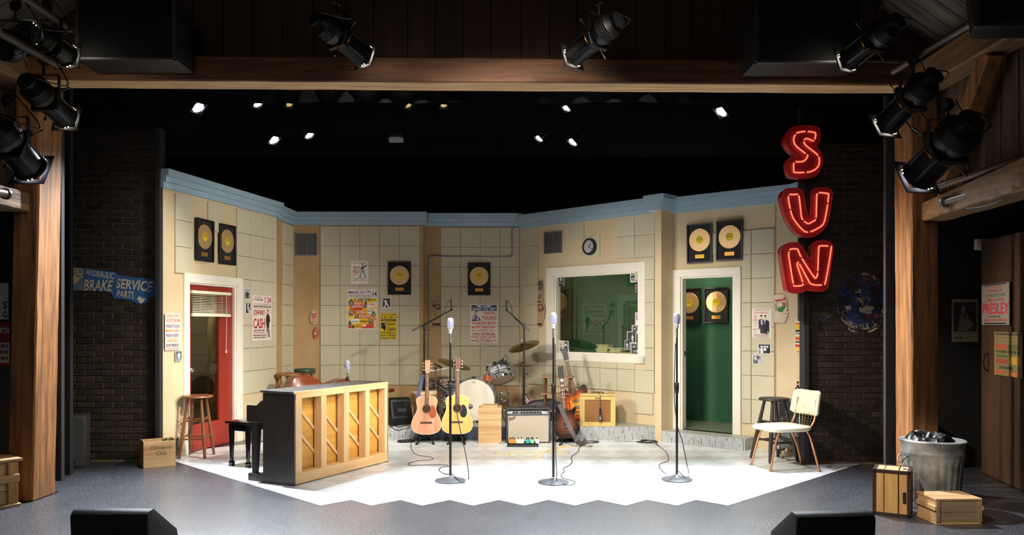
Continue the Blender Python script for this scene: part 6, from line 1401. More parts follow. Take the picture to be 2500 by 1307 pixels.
A_ = P(1050, 930, 10.7)-k0; mb = MB(); mb.tube([A_, (P(1098, 962, 10.66)-k0)], .008, 8); mb.build('boom', BLKMET, t)
mb = MB(); mb.tube([P(1098, 962, 10.66)-k0, P(1120, 978, 10.62)-k0, tip], .007, 8); mb.build('arm', BLKMET, t)
mb = MB(); mb.cyl(tip+Vector((-.05, 0, .0)), tip, .016, .022, 14); mb.build('microphone', BLKMET, t)
mb = MB(); mb.ball(ball_, .034, 16, 10); mb.build('mic_grille', mat('silver_mesh', (150, 150, 154), .4, .9, bump=.5, bs=300), t)
p = P(1230, 880, 11.0); t = thing('clip_microphone', 'black drum microphone clipped on the rack tom rim', 'microphone', p)
mb = MB(); mb.cyl((-.01, 0, .02), (-.035, -.03, -.06), .016, .019, 12); mb.build('body', BLACK, t)
mb = MB(); mb.tube(catmull([(-.01, 0, .02), (.02, 0, .07), (.05, 0, .03), (.055, .0, -.05)], 5), .004, 6); mb.build('cable', CABLEM, t)
mb = MB(); mb.tube([(-.02, 0, -.01), (.02, .0, .0), (.045, .0, -.06)], .008, 8); mb.box((.045, .0, -.07), (.03, .03, .03)); mb.build('clip', BLACK, t)
# overhead mic on a chrome arm near the floor tom
p0 = P(1064, 1015, 11.1); p0.z = .178; t = thing('boom_stand', 'chrome boom stand with a short black microphone over the floor tom', 'microphone', p0)
top = P(1064, 905, 11.1)-p0
for k in range(3):
    a = R(10+120*k); mb = MB(); mb.tube([(0, 0, .25), (.2*math.cos(a), .2*math.sin(a), .01)], .008, 8); mb.build('leg', CHROME, t)
mb = MB(); mb.cyl((0, 0, .1), (0, 0, top.z), .011, n=10); mb.build('lower_tube', CHROME, t)
mb = MB(); mb.tube([P(1031, 910, 11.1)-p0, top, P(1095, 899, 11.15)-p0], .008, 8); mb.build('boom', mat('satin_boom', (214, 212, 208), .35, .6), t)
mb = MB(); mb.ball(top, .022, 10, 6); mb.box(top+Vector((0, -.02, .03)), (.03, .02, .04)); mb.build('clamp', CHROME, t)
mb = MB(); mb.tube([P(1060, 888, 11.1)-p0, P(1068, 893, 11.1)-p0, P(1078, 898, 11.05)-p0], .012, 8); mb.build('microphone', BLACK, t)

# ================================================================== CHAIR, CASES, SIGN
COPPER = mat('copper_tube', (210, 146, 106), .34, .65); VINYL = mat('worn_white_vinyl', (232, 222, 196), .5, var=1, c2=(196, 160, 96), vs=9, thr=(.28, .38), bump=.1, bs=60)
f1, f2, r2_, r1_ = G(1834, 1136), G(1881, 1153), G(2001, 1153), G(1957, 1135)
c0 = (f1+f2+r1_+r2_)/4; ct = thing('side_chair', 'cream vinyl side chair on copper legs beside the brick flat', 'chair', c0)
Lc = lambda v: Vector((v.x-c0.x, v.y-c0.y, v.z))
fx = ((f1+f2)/2-(r1_+r2_)/2).normalized(); fx = Vector((fx.x*math.cos(R(16))-fx.y*math.sin(R(16)), fx.x*math.sin(R(16))+fx.y*math.cos(R(16)), 0)); sy = Vector((-fx.y, fx.x, 0))       # towards the front, across
seat = [fx*.27+sy*.19, fx*.29, fx*.27-sy*.19, -fx*.16-sy*.2, -fx*.19, -fx*.16+sy*.2]
def slab(mb, pts, z0, z1, drop=0, n=5):
    pts = catmull([(v.x, v.y, 0) for v in pts], n, True); k = len(pts); c = sum(pts, Vector())/k
    rings = []
    for f, z in ((.93, z0), (1, z0+(z1-z0)*.3), (1, z0+(z1-z0)*.7), (.93, z1), (.5, z1+.008)):
        rings.append([(c+(v-c)*f)+Vector((0, 0, z)) for v in pts])
    vs = [v for r in rings for v in r]; fs = []
    for i in range(4): fs += [(i*k+j, i*k+(j+1) % k, (i+1)*k+(j+1) % k, (i+1)*k+j) for j in range(k)]
    mb._add(vs, fs, True); b = len(mb.v)-5*k
    mb.f += [tuple(b+i for i in reversed(range(k))), tuple(b+4*k+i for i in range(k))]; mb.mi += [0, 0]; mb.sm += [False, True]
    return mb
mb = MB(); slab(mb, seat, .415, .465); mb.build('seat', VINYL, ct, ang=60)
for ft, s in ((f1, -1), (f2, 1)):
    a = Lc(ft); mb = MB(); mb.tube(catmull([a, a*.55+Vector((fx*.19+sy*s*.14)*.45)+Vector((0, 0, .22)), fx*.2+sy*s*.15+Vector((0, 0, .385)), fx*.14+sy*s*.13+Vector((0, 0, .413)), sy*s*.12+Vector((0, 0, .413))], 6), .0115, 10); lg = mb.build('leg', COPPER, ct)
    mb = MB(); mb.lathe([(.022, 0), (.022, .006), (.012, .012), (.001, .013)], 14, Matrix.Translation(a)); mb.build('glide', BRASS, lg)
for ft, s in ((r1_, -1), (r2_, 1)):
    a = Lc(ft); mb = MB(); mb.tube(catmull([a, a*.75-fx*.02+sy*s*.03+Vector((0, 0, .2)), -fx*.17+sy*s*.15+Vector((0, 0, .39)), -fx*.1+sy*s*.13+Vector((0, 0, .413)), sy*s*.12+Vector((0, 0, .413))], 6), .0115, 10); lg = mb.build('leg', COPPER, ct)
    mb = MB(); mb.lathe([(.022, 0), (.022, .006), (.012, .012), (.001, .013)], 14, Matrix.Translation(a)); mb.build('glide', BRASS, lg)
    mb = MB(); mb.tube(catmull([sy*s*.12+Vector((0, 0, .41)), -fx*.15+sy*s*.15+Vector((0, 0, .42)), -fx*.225+sy*s*.165+Vector((0, 0, .5)), -fx*.262+sy*s*.16+Vector((0, 0, .62)), -fx*.275+sy*s*.15+Vector((0, 0, .74))], 6), .0125, 10); mb.build('back_tube', COPPER, ct)
mb = MB(); n = 13; w0, zb0, zb1 = .225, .565, .835
for lay, off in ((0, 0), (1, .032)):
    for j in range(7):
        v = j/6; z = zb0+(zb1-zb0)*v
        for i in range(n):
            u = i/(n-1)*2-1; dip = -.02*math.cos(u*math.pi/2)*0+(.02*(1-u*u) if False else 0)
            e = max(0, abs(u)-.7)/.3; zz = z-(.012*(1-abs(u)) if j == 6 else 0)
            zz += .028*e*e*(1-v*2)
            back = .215+.04*v+.055*(1-u*u)+off
            mb.v.append(tuple(-fx*back+sy*(u*w0*(1-.05*v))+Vector((0, 0, zz))))
N_ = 7*n
for j in range(6):
    for i in range(n-1):
        a = j*n+i; mb.f.append((a, a+1, a+n+1, a+n)); mb.mi.append(0); mb.sm.append(True)
        mb.f.append((N_+a, N_+a+n, N_+a+n+1, N_+a+1)); mb.mi.append(0); mb.sm.append(True)
for i in range(n-1):
    mb.f += [(i, N_+i, N_+i+1, i+1), (6*n+i, 6*n+i+1, N_+6*n+i+1, N_+6*n+i)]; mb.mi += [0, 0]; mb.sm += [False, False]
for j in range(6):
    a, b = j*n, j*n+n-1
    mb.f += [(a, a+n, N_+a+n, N_+a), (b, N_+b, N_+b+n, b+n)]; mb.mi += [0, 0]; mb.sm += [False, False]
mb.build('backrest', mat('cream_vinyl_back', (232, 222, 194), .5, var=1, c2=(206, 186, 140), vs=7, thr=(.25, .4)), ct, bevel=.008, seg=2, ang=60)
mb = MB()
WB_ = lambda u, z: -fx*(.235+.18*(z-.45))+sy*u+Vector((0, 0, z))
for k in range(5): mb.tube([WB_(-.11+.055*k, .6), WB_(-.07+.035*k, .43)], .0024, 5)
for k in range(5): mb.tube([WB_(-.115+.01*k, .56-.03*k), WB_(.115-.01*k, .56-.03*k)], .0024, 5)
mb.build('wire_grid', mat('brass_wire', (196, 178, 120), .3, 1), ct)
# road case with bottles
CASEG = mat('case_grey_panel', (128, 134, 132), .6, var=.2, vs=8); ALU = mat('case_aluminium', (178, 180, 178), .32, .9)
t = thing('road_case', 'grey road case on castors behind the black stool', 'case', (3.235, 9.22, 0), R(-8))
mb = MB(); mb.box((0, 0, .385), (.31, .3, .53)); bd = mb.build('body', CASEG, t)
mb = MB()
for i in (-1, 1):
    for j in (-1, 1): mb.box((i*.152, j*.147, .385), (.022, .022, .54))
    for z in (.125, .645): mb.box((i*.152, 0, z), (.022, .31, .024)); mb.box((0, i*.147, z), (.31, .022, .024))
mb.box((0, -.152, .47), (.32, .006, .02)); mb.build('edging', ALU, bd)
for i in (-1, 1):
    for z in (.125, .645):
        mb = MB(); mb.ball((i*.155, -.15, z), .026, 10, 6); mb.build('corner_cap', ALU, bd)
mb = MB(); mb.box((.06, -.155, .2), (.1, .008, .1)); mb.frame(.1, .1, .01, -.166, -.155, .06, .2); mb.build('latch', ALU, bd)
for i in (-1, 1):
    for j in (-1, 1):
        mb = MB(); mb.cyl((i*.11-.014, j*.11, .046), (i*.11+.014, j*.11, .046), .046, n=20); w_ = mb.build('castor', mat('castor_tan', (176, 156, 128), .5), t)
        mb = MB(); mb.box((i*.11, j*.11, .1), (.06, .06, .012)); mb.box((i*.11-.02, j*.11, .07), (.005, .04, .06)); mb.box((i*.11+.02, j*.11, .07), (.005, .04, .06)); mb.build('bracket', STEEL, w_)
BEER = mat('brown_glass', (74, 34, 12), .08, spec=.6, coat=.5)
for px, lab in ((1947.5, 'brown beer bottle on the road case, in plain view over the chair back'), (1956, 'brown beer bottle on the road case beside the brick flat edge')):
    p = P(px, 960, 9.16 if px < 1950 else 9.22); b_ = thing('beer_bottle', lab, 'bottle', (p.x, p.y, .657), group='beer bottles on the road case')
    mb = MB(); mb.lathe([(.03, 0), (.031, .004), (.031, .11), (.027, .135), (.014, .165), (.0125, .2), (.0145, .203), (.0145, .215), (.012, .217), (.001, .217)], 18); mb.build('glass', BEER, b_, ang=50)
    mb = MB(); mb.lathe([(.0314, .035), (.0314, .095)], 18); mb.build('label', mat('bottle_label', (206, 120, 80), .6), b_)
    mb = MB(); mb.lathe([(.0137, .17), (.0132, .192)], 14); mb.build('neck_label', mat('bottle_neck_label', (220, 210, 190), .6), b_)
# neon sign
SY_ = 8.45
sgn = thing('neon_sign', 'tall red neon letter sign on a dark pole before the brick flat', 'sign', (P(1967, 500, SY_).x, SY_, 0))
NEONR = mat('sign_red', (176, 26, 40), .35, var=.25, vs=9, coat=.3); NEOND = mat('sign_red_face', (150, 20, 34), .4, var=.35, vs=7)
NEON = mat('neon_tube', (255, 112, 80), .3, emit=1.5)
def SP(cx, cy): p = P(1900+cx/3.04, 300+cy/3.04, SY_); return (p.x-sgn.location.x, p.z)
letters = {
 'letter_s': ([(170, 25), (240, 26), (290, 40), (304, 65), (300, 150), (280, 185), (312, 222), (323, 275), (314, 335), (280, 387), (225, 411), (110, 406), (75, 380), (60, 310), (70, 270), (105, 252), (140, 250), (95, 218), (57, 168), (45, 125), (60, 75), (105, 38)],
   [(195, 72), (250, 79), (265, 92), (258, 130), (245, 142), (205, 125), (185, 130), (178, 150), (195, 178), (255, 225), (285, 255), (292, 290), (280, 335), (225, 370), (115, 375), (103, 360), (103, 310), (115, 297), (175, 293), (205, 258), (195, 240), (120, 180), (103, 135), (112, 100), (135, 80)]),
 'letter_u': ([(60, 495), (100, 490), (140, 490), (170, 503), (182, 530), (195, 620), (212, 695), (222, 695), (233, 640), (240, 530), (252, 498), (285, 487), (370, 490), (392, 515), (395, 550), (370, 700), (340, 780), (270, 838), (210, 852), (150, 832), (100, 782), (60, 710), (22, 590), (20, 545), (35, 510)],
   [(65, 545), (100, 539), (130, 537), (142, 555), (155, 660), (164, 715), (205, 752), (240, 740), (266, 715), (270, 620), (274, 540), (284, 525), (345, 530), (360, 550), (330, 735), (285, 785), (215, 815), (170, 800), (100, 715), (72, 620)]),
 'letter_n': ([(50, 905), (110, 893), (150, 900), (180, 935), (232, 1015), (245, 930), (260, 890), (300, 875), (360, 880), (392, 905), (398, 960), (365, 1200), (350, 1235), (310, 1252), (235, 1245), (205, 1237), (180, 1255), (110, 1265), (70, 1250), (55, 1210), (20, 1000), (20, 940)],
   [(67, 955), (120, 940), (135, 950), (160, 1005), (250, 1145), (270, 1150), (280, 1110), (287, 940), (300, 918), (365, 921), (378, 945), (340, 1170), (318, 1205), (235, 1200), (205, 1160), (142, 1045), (132, 1045), (130, 1065), (170, 1190), (160, 1210), (112, 1213), (101, 1200), (80, 1080)])}
for nm, (bk, tb) in letters.items():
    ol = [SP(v.x, v.y) for v in catmull([(x, y, 0) for x, y in bk], 4, True)]
    tl = [SP(v.x, v.y) for v in catmull([(x, y, 0) for x, y in tb], 3, True)]
    mb = MB(); mb.prism(ol, -.02, .1, True); can = mb.build(nm, NEONR, sgn, ang=40)
    mb = MB(); rim = [Vector((x, -.022, z)) for x, z in ol]; mb.tube(rim, .008, 6, closed=True); mb.build('rim', NEONR, can)
    mb = MB(); mb.prism(tl, -.0235, -.0205); mb.build('tray', NEOND, can)
    mb = MB(); mb.tube([Vector((x, -.05, z)) for x, z in tl], .0085, 8, closed=True); tube = mb.build('neon_tube', NEON, can)
    mb = MB()
    for k in range(0, len(tl), max(1, len(tl)//7)): x, z = tl[k]; mb.cyl((x, -.022, z), (x, -.05, z), .004, n=6); mb.tube([(x-.011, -.05, z), (x+.011, -.05, z)], .0105, 6)
    tag(mb.build('tube_clips', mat('clip_glass', (120, 40, 36), .4), tube), kind='stuff')
mb = MB(); x0, z0 = SP(190, 100); mb.box((.0, .15, 2.72), (.045, .05, 2.3)); mb.build('pole', DKGREY, sgn)
for cy in (330, 680, 1080):
    x, z = SP(205, cy); mb = MB(); mb.box((.0, .105, z), (.16, .02, .04)); mb.build('bracket', DKGREY, sgn)

# ================================================================== TRASH CAN, CRATES
GALV = mat('galvanised_zinc', (172, 172, 170), .42, .35, var=1, c2=(92, 94, 92), vs=5, thr=(.35, .7), bump=.1, bs=30)
t = thing('trash_can', 'dented galvanised trash can holding a black bin liner', 'trash can', (3.545, 6.68, 0), 0)
mb = MB(); n = 120; rings = [(0, .205, 0), (.02, .208, 0), (.04, .204, 0), (.055, .205, 1), (.07, .207, 1), (.38, .234, 1), (.40, .236, .6), (.42, .238, 0), (.455, .24, 0), (.465, .246, 0), (.475, .241, 0), (.54, .245, 0), (.555, .254, 0), (.565, .256, 0), (.57, .25, 0)]
vs = []
for z, r, fl in rings:
    for i in range(n):
        a = 2*math.pi*i/n; q = r-.012*fl*max(0, math.cos(a*24))**2; vs.append((q*math.cos(a), q*math.sin(a), z))
k = len(rings); fs = [(i*n+j, i*n+(j+1) % n, (i+1)*n+(j+1) % n, (i+1)*n+j) for i in range(k-1) for j in range(n)]
mb._add(vs, fs, True)
inner = [(.25, .57), (.243, .555), (.225, .3), (.2, .02), (.001, .02)]; mb.lathe(inner, n); mb.build('body', GALV, t, ang=60)
for sg in (-1, 1):
    mb = MB(); mb.tube(catmull([(sg*.238, -.05, .43), (sg*.262, -.05, .42), (sg*.275, -.03, .38), (sg*.275, .03, .38), (sg*.262, .05, .42), (sg*.238, .05, .43)], 4), .006, 8); mb.build('handle', STEEL, t)
bag = MB(); nn, kk = 84, 26
for i in range(kk):
    v = i/(kk-1)
    for j in range(nn):
        a = 2*math.pi*j/nn; r = .24*(1-v)
        px_, py_ = r*math.cos(a), r*math.sin(a)
        rg = 1-abs(mnoise.noise((px_*8, py_*8, 2.3)))*2; r2 = 1-abs(mnoise.noise((px_*15+5, py_*15, 7.1)))*2
        z = .535+min(1, v*3)*(.035+.05*rg+.022*r2)-.03*(1-min(1, v*8))
        if px_ > .06: z -= (px_-.06)*.62
        bag.v.append((px_-.012*v, py_, z))
for i in range(kk-1):
    for j in range(nn): bag.f.append((i*nn+j, i*nn+(j+1) % nn, (i+1)*nn+(j+1) % nn, (i+1)*nn+j)); bag.mi.append(0); bag.sm.append(False)
o = bag.build('bin_liner', mat('black_bin_liner', (11, 11, 12), .34, spec=.5, bump=.25, bs=16), None); o.location = t.location; tag(o, 'crumpled shiny black bin liner stuffed in the trash can', 'bag')
# slatted crate on end
DKMET = mat('rusted_strap', (74, 52, 44), .5, .5, var=.4, vs=20)
c1, c2 = G(2131, 1256), G(2223, 1266); cw = (c2-c1).length; rz = math.atan2(c2.y-c1.y, c2.x-c1.x)
t = thing('wooden_crate', 'slatted wooden crate with rusty metal edges, stood on end', 'crate', c1, rz); ch, cd = .365, .27
for (a, b) in ((.012, .29), (.31, .67), (.70, .985)):
    mb = MB(); mb.box((cw*(a+b)/2, .008, ch/2), (cw*(b-a), .014, ch-.02)); sl_ = mb.build('slat', CRATEZ, t, bevel=.002)
    mb = MB(); mb.box((cw*(a+b)/2, cd/2, ch-.008), (cw*(b-a), cd-.02, .014)); mb.build('slat', CRATEW, t, bevel=.002)
    mb = MB(); mb.box((cw*(a+b)/2, cd-.008, ch/2), (cw*(b-a), .014, ch-.02)); mb.build('slat', CRATEZ, t, bevel=.002)
for s in (.01, cw-.01):
    for (a, b) in ((.01, .32), (.34, .66), (.68, .99)):
        mb = MB(); mb.box((s, cd*(a+b)/2, ch/2), (.014, cd*(b-a), ch-.02)); mb.build('slat', CRATEZ, t, bevel=.002)
mb = MB(); mb.box((cw/2, cd/2, .01), (cw-.03, cd-.03, .014)); mb.build('floor_board', CRATEW, t)
HOLE = ink('120c08')
mb = MB(); mb.prism([(cw*.845+.014*math.cos(a*math.pi/8), ch*.42+(.034 if math.sin(a*math.pi/8) > 0 else -.034)+.014*math.sin(a*math.pi/8)) for a in range(16)], -.0006, .002); mb.build('hand_hole', HOLE, t)
mb = MB(); mb.box((cw*.83, cd*.5, ch-.0008), (.03, .06, .0016)); mb.build('hand_hole', HOLE, t)
for (a, b) in (((0, 0, 0), (cw, 0, 0)), ((0, 0, ch), (cw, 0, ch)), ((0, cd, ch), (cw, cd, ch)), ((0, 0, 0), (0, 0, ch)), ((cw, 0, 0), (cw, 0, ch)), ((0, 0, ch), (0, cd, ch)), ((cw, 0, ch), (cw, cd, ch)), ((0, 0, 0), (0, cd, 0)), ((cw, 0, 0), (cw, cd, 0)), ((cw, cd, 0), (cw, cd, ch)), ((0, cd, 0), (0, cd, ch))):
    a, b = Vector(a), Vector(b); d = (b-a).normalized(); mb = MB(); c = (a+b)/2; sz = [.026]*3
    for i in range(3):
        if abs(d[i]) > .5: sz[i] = (b-a).length+.006
    for i in range(3):
        if abs(d[i]) < .5: c[i] += .011*(1 if c[i] < .05 else -1)
    mb.box(c, [q if q > .03 else .028 for q in sz]); mb.build('metal_edge', DKMET, t, bevel=.002)
mb = MB()
for f in (.1, .37, .65, .92):
    for z in (.014, ch-.014): mb.ball((cw*f, -.004, z), .005, 8, 4)
tag(mb.build('rivets', STEEL, t), kind='stuff')
# low lidded crate
c1, c2 = G(2286, 1282), G(2398, 1282); cw = (c2-c1).length
t = thing('wooden_crate', 'low pale lidded crate lying before the trash can', 'crate', c1, R(2)); ch, cd = .2, .27
mb = MB(); mb.box((cw/2, cd/2, ch-.008), (cw+.012, cd+.012, .016)); mb.build('lid', PALEW, t, bevel=.002)
for z0, z1 in ((.014, .092), (.094, ch-.016)):
    mb = MB(); mb.box((cw/2, .006, (z0+z1)/2), (cw, .012, z1-z0-.001)); mb.build('board', GREYW, t, bevel=.0015)
    mb = MB(); mb.box((cw/2, cd-.006, (z0+z1)/2), (cw, .012, z1-z0-.001)); mb.build('board', GREYW, t, bevel=.0015)
    for s in (.006, cw-.006): mb = MB(); mb.box((s, cd/2, (z0+z1)/2), (.012, cd-.024, z1-z0-.001)); mb.build('board', wood('pale_crate_end', (206, 166, 118), (176, 130, 84), 'y', .65, 8, .1), t, bevel=.0015)
mb = MB(); mb.box((cw/2, cd/2, .007), (cw+.008, cd+.008, .014)); mb.build('base_board', PALEW, t, bevel=.002)
for s in (-.006, cw+.006):
    mb = MB(); mb.box((s, cd/2-.01, .125), (.022, cd, .035)); mb.build('cleat', PALEW, t, bevel=.002)
for x_ in (.012, cw-.012):
    mb = MB(); mb.box((x_, -.004, .1), (.03, .009, .165)); mb.build('batten', GREYW, t, bevel=.0015)
# big crate beside the post
c1 = G(47, 1237); rz = math.atan2(.80, .60); ch = .41
t = thing('wooden_crate', 'large framed wooden crate beside the foot of the timber post', 'crate', c1, rz); L_, cd = .62, .36
# local x runs back along the visible side, negative towards the house
M_ = lambda x, y, z: (x, y, z)
for z0, z1 in ((.03, .14), (.142, .25), (.252, .385)):
    mb = MB(); mb.box((-L_/2, .03, (z0+z1)/2), (L_, .016, z1-z0-.001)); mb.build('board', CRATEW, t, bevel=.002)
    mb = MB(); mb.box((-.012, cd/2+.02, (z0+z1)/2), (.016, cd, z1-z0-.001)); mb.build('board', CRATEW, t, bevel=.002)
for x_ in (-.045, -L_+.045):
    mb = MB(); mb.box((x_, .012, .2), (.075, .02, .36)); mb.build('batten', CRATEZ, t, bevel=.002)
mb = MB(); mb.box((-L_/2, .0, .245), (L_, .02, .062)); mb.build('batten', CRATEW, t, bevel=.002)
mb = MB(); mb.box((-L_/2+.006, cd/2+.01, ch-.012), (L_+.03, cd+.05, .024)); mb.build('lid', PALEW, t, bevel=.003)
mb = MB(); mb.box((-L_/2+.004, cd/2+.01, .014), (L_+.02, cd+.03, .028)); mb.build('base_board', CRATEW, t, bevel=.003)
# drinks crate by the brick flat
c1, c2 = G(350, 1145), G(429, 1138); cw = (c2-c1).length; rz = math.atan2(c2.y-c1.y, c2.x-c1.x)
t = thing('wooden_crate', 'small stencilled drinks crate at the foot of the brick flat', 'crate', c1, rz); ch, cd = .285, .27
for k, (z0, z1) in enumerate(((.0, .085), (.086, .19), (.191, .278))):
    mb = MB(); mb.box((cw/2, .006, (z0+z1)/2), (cw, .012, z1-z0)); mb.build('board', CRATEW, t, bevel=.0015)
    mb = MB(); mb.box((cw/2, cd-.006, (z0+z1)/2), (cw, .012, z1-z0)); mb.build('board', CRATEW, t, bevel=.0015)
for s in (.006, cw-.006): mb = MB(); mb.box((s, cd/2, ch/2), (.012, cd-.024, ch)); mb.build('end_board', wood('crate_end', (186, 132, 70), (150, 98, 46), 'y', .6, 8, .1), t, bevel=.002)
mb = MB(); mb.box((cw/2, cd/2, .01), (cw-.024, cd-.024, .012)); mb.build('floor_board', CRATEW, t)
STEN = worn('stencil_grey', (112, 98, 62), .72, 30)
mb = MB(); add_text(mb, 'Clicquot', cw*.22, .185, cw*.88, .232, -.0008, .02); add_text(mb, 'Club', cw*.38, .128, cw*.72, .172, -.0008, .02); tag(mb.build('lettering', STEN, t), kind='stuff')
for k in range(3):
    b_ = thing('green_bottle', ['green bottle top nearest the middle of the stencilled crate', 'green bottle top set back in the stencilled crate', 'green bottle top in the outer corner of the stencilled crate'][k], 'bottle', t.matrix_basis @ Vector((cw*.75+k*.035-.03, .1+.06*(k % 2), .017)), group='bottles in the drinks crate')
    mb = MB(); mb.lathe([(.024, 0), (.026, .005), (.026, .14), (.011, .2), (.011, .255), (.014, .257), (.014, .268), (.001, .27)], 14); mb.build('glass', mat('green_glass', (50, 96, 40), .15), b_, ang=50)

# ================================================================== DOOR BLIND, COAT, BOOKS, GRILLE
s0, s1 = sx(WL, 465), sx(WL, 560); zt_, zb_ = WL.hit(466, 709)[1], WL.hit(466, 772)[1]; bw2 = s1-s0
t = thing('window_blind', 'white slatted blind half drawn over the red door glass', 'blind', WL.pt((s0+s1)/2, 0, .0), WL.rz)
mb = MB(); mb.box((0, -.012, zt_-.018), (bw2, .035, .036)); mb.build('head_rail', CREAM, t, bevel=.003)
b_ = MB(); b_._add([(-bw2/2+.01, -.012, -.004), (bw2/2-.01, -.012, -.004), (bw2/2-.01, .012, .006), (-bw2/2+.01, .012, .006), (-bw2/2+.01, 0, .0045), (bw2/2-.01, 0, .0045)], [(0, 1, 5, 4), (4, 5, 2, 3)], True)
sl_me = b_.mesh('slat', CREAM); ns = 12
for k in range(ns):
    f = k/(ns-1); z = zt_-.05-(zt_-zb_-.085)*(f**.92); o = link('slat', sl_me, t, (0, -.014, z), (R(-28+22*f), 0, 0))
    sol = o.modifiers.new('thick', 'SOLIDIFY'); sol.thickness = .0012
mb = MB(); mb.box((0, -.014, zb_+.012), (bw2-.01, .026, .034)); mb.build('bottom_stack', CREAM, t, bevel=.004)
for f in (-.3, 0, .25):
    mb = MB(); mb.cyl((bw2*f, -.028, zb_), (bw2*f, -.028, zt_-.03), .0013, n=5); mb.build('ladder_cord', CREAM, t)
mb = MB(); x_ = bw2*.36; zc = WL.hit(548, 855)[1]; mb.tube([(x_, -.03, zt_-.03), (x_, -.032, (zt_+zc)/2), (x_-.006, -.03, zc)], .0028, 6); mb.cyl((x_-.006, -.03, zc), (x_-.006, -.03, zc-.035), .006, .011, 8); mb.build('pull_cord', CREAM, t)
# coat, apron and hat hanging behind the door glass
cp = P(530, 789, 10.55); cp.z = 0; FAB = mat('khaki_coat', (186, 172, 120), .9, var=.15, vs=5)
def drape(name, label, cat, c, w0, w1, z0, z1, m, seed, depth=.09):
    mb = MB(); n, k = 28, 22
    for i in range(k):
        v = i/(k-1); hw = (w0+(w1-w0)*v)*(min(1, .35+v*4)); z = z1-(z1-z0)*v
        for j in range(n):
            a = 2*math.pi*j/n; q = 1+.16*mnoise.noise((math.cos(a)*2+seed, math.sin(a)*2, v*1.4))+.06*math.sin(a*7+seed)*v
            mb.v.append((hw*q*math.cos(a), depth*q*math.sin(a)*(.5+.5*v), z+.03*math.sin(a*3+seed)*v))
    for i in range(k-1):
        for j in range(n): mb.f.append((i*n+j, i*n+(j+1) % n, (i+1)*n+(j+1) % n, (i+1)*n+j)); mb.mi.append(0); mb.sm.append(True)
    o = mb.build(name, m, None); o.location = c; o.rotation_euler.z = R(70); return tag(o, label, cat)
ct_ = thing('coat', 'khaki coat hanging behind the red door glass', 'coat', cp, R(70))
o = drape('coat_body', None, None, (0, 0, 0), .12, .2, 1.0, 1.75, FAB, 3); o.parent = ct_; o.rotation_euler = (0, 0, 0)
mb = MB(); mb.tube(catmull([(-.08, -.02, 1.7), (-.16, -.05, 1.5), (-.18, -.07, 1.25), (-.16, -.09, 1.05)], 6), .055, 12); mb.build('sleeve', FAB, ct_)
mb = MB(); mb.tube(catmull([(-.04, -.02, 1.76), (0, -.05, 1.79), (.04, -.02, 1.76), (0, .03, 1.78)], 5, True), .022, 8, closed=True); mb.build('collar', FAB, ct_)
drape('apron', 'pale apron hanging below the khaki coat behind the door glass', 'apron', (P(537, 789, 10.75).x, 10.75, 0), .1, .17, .5, .98, mat('apron_cloth', (176, 166, 132), .9), 8)
t = thing('hat', 'dark brimmed hat hanging beside the coat behind the door glass', 'hat', P(493, 948, 10.3), (R(70), R(15), 0))
mb = MB(); mb.lathe([(.15, 0), (.16, .004), (.09, .012), (.085, .08), (.06, .1), (.001, .1)], 28); mb.build('felt', mat('dark_felt', (34, 30, 28), .9), t, ang=50)
# floor grille beside the door
t = thing('floor_grille', 'low metal floor grille beside the stool and the red door', 'vent', WL.pt((sx(WL, 399)+sx(WL, 436))/2, 0), WL.rz)
gw_ = sx(WL, 436)-sx(WL, 399); mb = MB(); mb.frame(gw_, .225, .014, -.02, 0, 0, .125); mb.box((0, -.001, .125), (gw_-.02, .002, .2)); mb.build('frame', mat('grille_tan', (176, 166, 146), .5, .3), t)
b_ = MB(); b_.box((0, 0, 0), (gw_-.03, .012, .003), M=Matrix.Rotation(R(30), 4, 'X')); me = b_.mesh('slat', mat('grille_slat', (120, 116, 104), .5, .3))
for k in range(14): link('slat', me, t, (0, -.008, .035+k*.0135))
# books on the control room sill
rb = random.Random(4)
def bookstack(px, pyb, cols, w_, rot):
    s_, z_ = WW.hit(px, pyb); z = gz0+.004
    for k, (c, th, ln) in enumerate(cols):
        q = WW.pt(s_+rb.uniform(-.02, .02), 0, -.16); o = thing('book', BOOKL.pop(0), 'book', (q.x, q.y, z), WW.rz+R(rot)+rb.uniform(-.12, .12), 'books on the control room sill')
        mb = MB(); mb.box((0, 0, th/2), (ln-.006, .13, th-.006)); mb.build('pages', mat('book_pages', (226, 212, 170), .8), o)
        mb = MB(); mb.box((0, 0, .0015), (ln, .14, .003)); mb.box((0, 0, th-.0015), (ln, .14, .003)); mb.box((0, .0695, th/2), (ln, .003, th)); mb.build('cover', mat('book_%d%d%d' % c, c, .6), o); z += th
BOOKL = ['brown book at the bottom of the taller sill stack', 'pale book second up in the taller sill stack', 'olive book third up in the taller sill stack', 'cream book fourth up in the taller sill stack', 'dark green book fifth up in the taller sill stack', 'tan book on top of the taller sill stack',
         'red book at the bottom of the stack under the blue book', 'yellow book in the stack under the blue book', 'cream book just under the blue book', 'blue book on top of the lower sill stack', 'thin red book flat at the end of the sill', 'thin tan book on the thin red book at the sill end']
mb = MB(); mb.box(((gw0+gw1)/2, .21, gz0-.012), (gw1-gw0+.1, .28, .024)); o = mb.build('sill_board', WHITEP, wn)
bookstack(1459, 862, [((120, 80, 50), .028, .2), ((220, 206, 160), .022, .19), ((130, 126, 60), .026, .2), ((226, 214, 170), .02, .19), ((52, 66, 50), .022, .18), ((196, 170, 110), .016, .2)], .2, 8)
bookstack(1490, 863, [((150, 60, 40), .024, .2), ((216, 190, 90), .026, .18), ((230, 220, 180), .022, .19), ((44, 120, 150), .026, .21)], .2, -6)
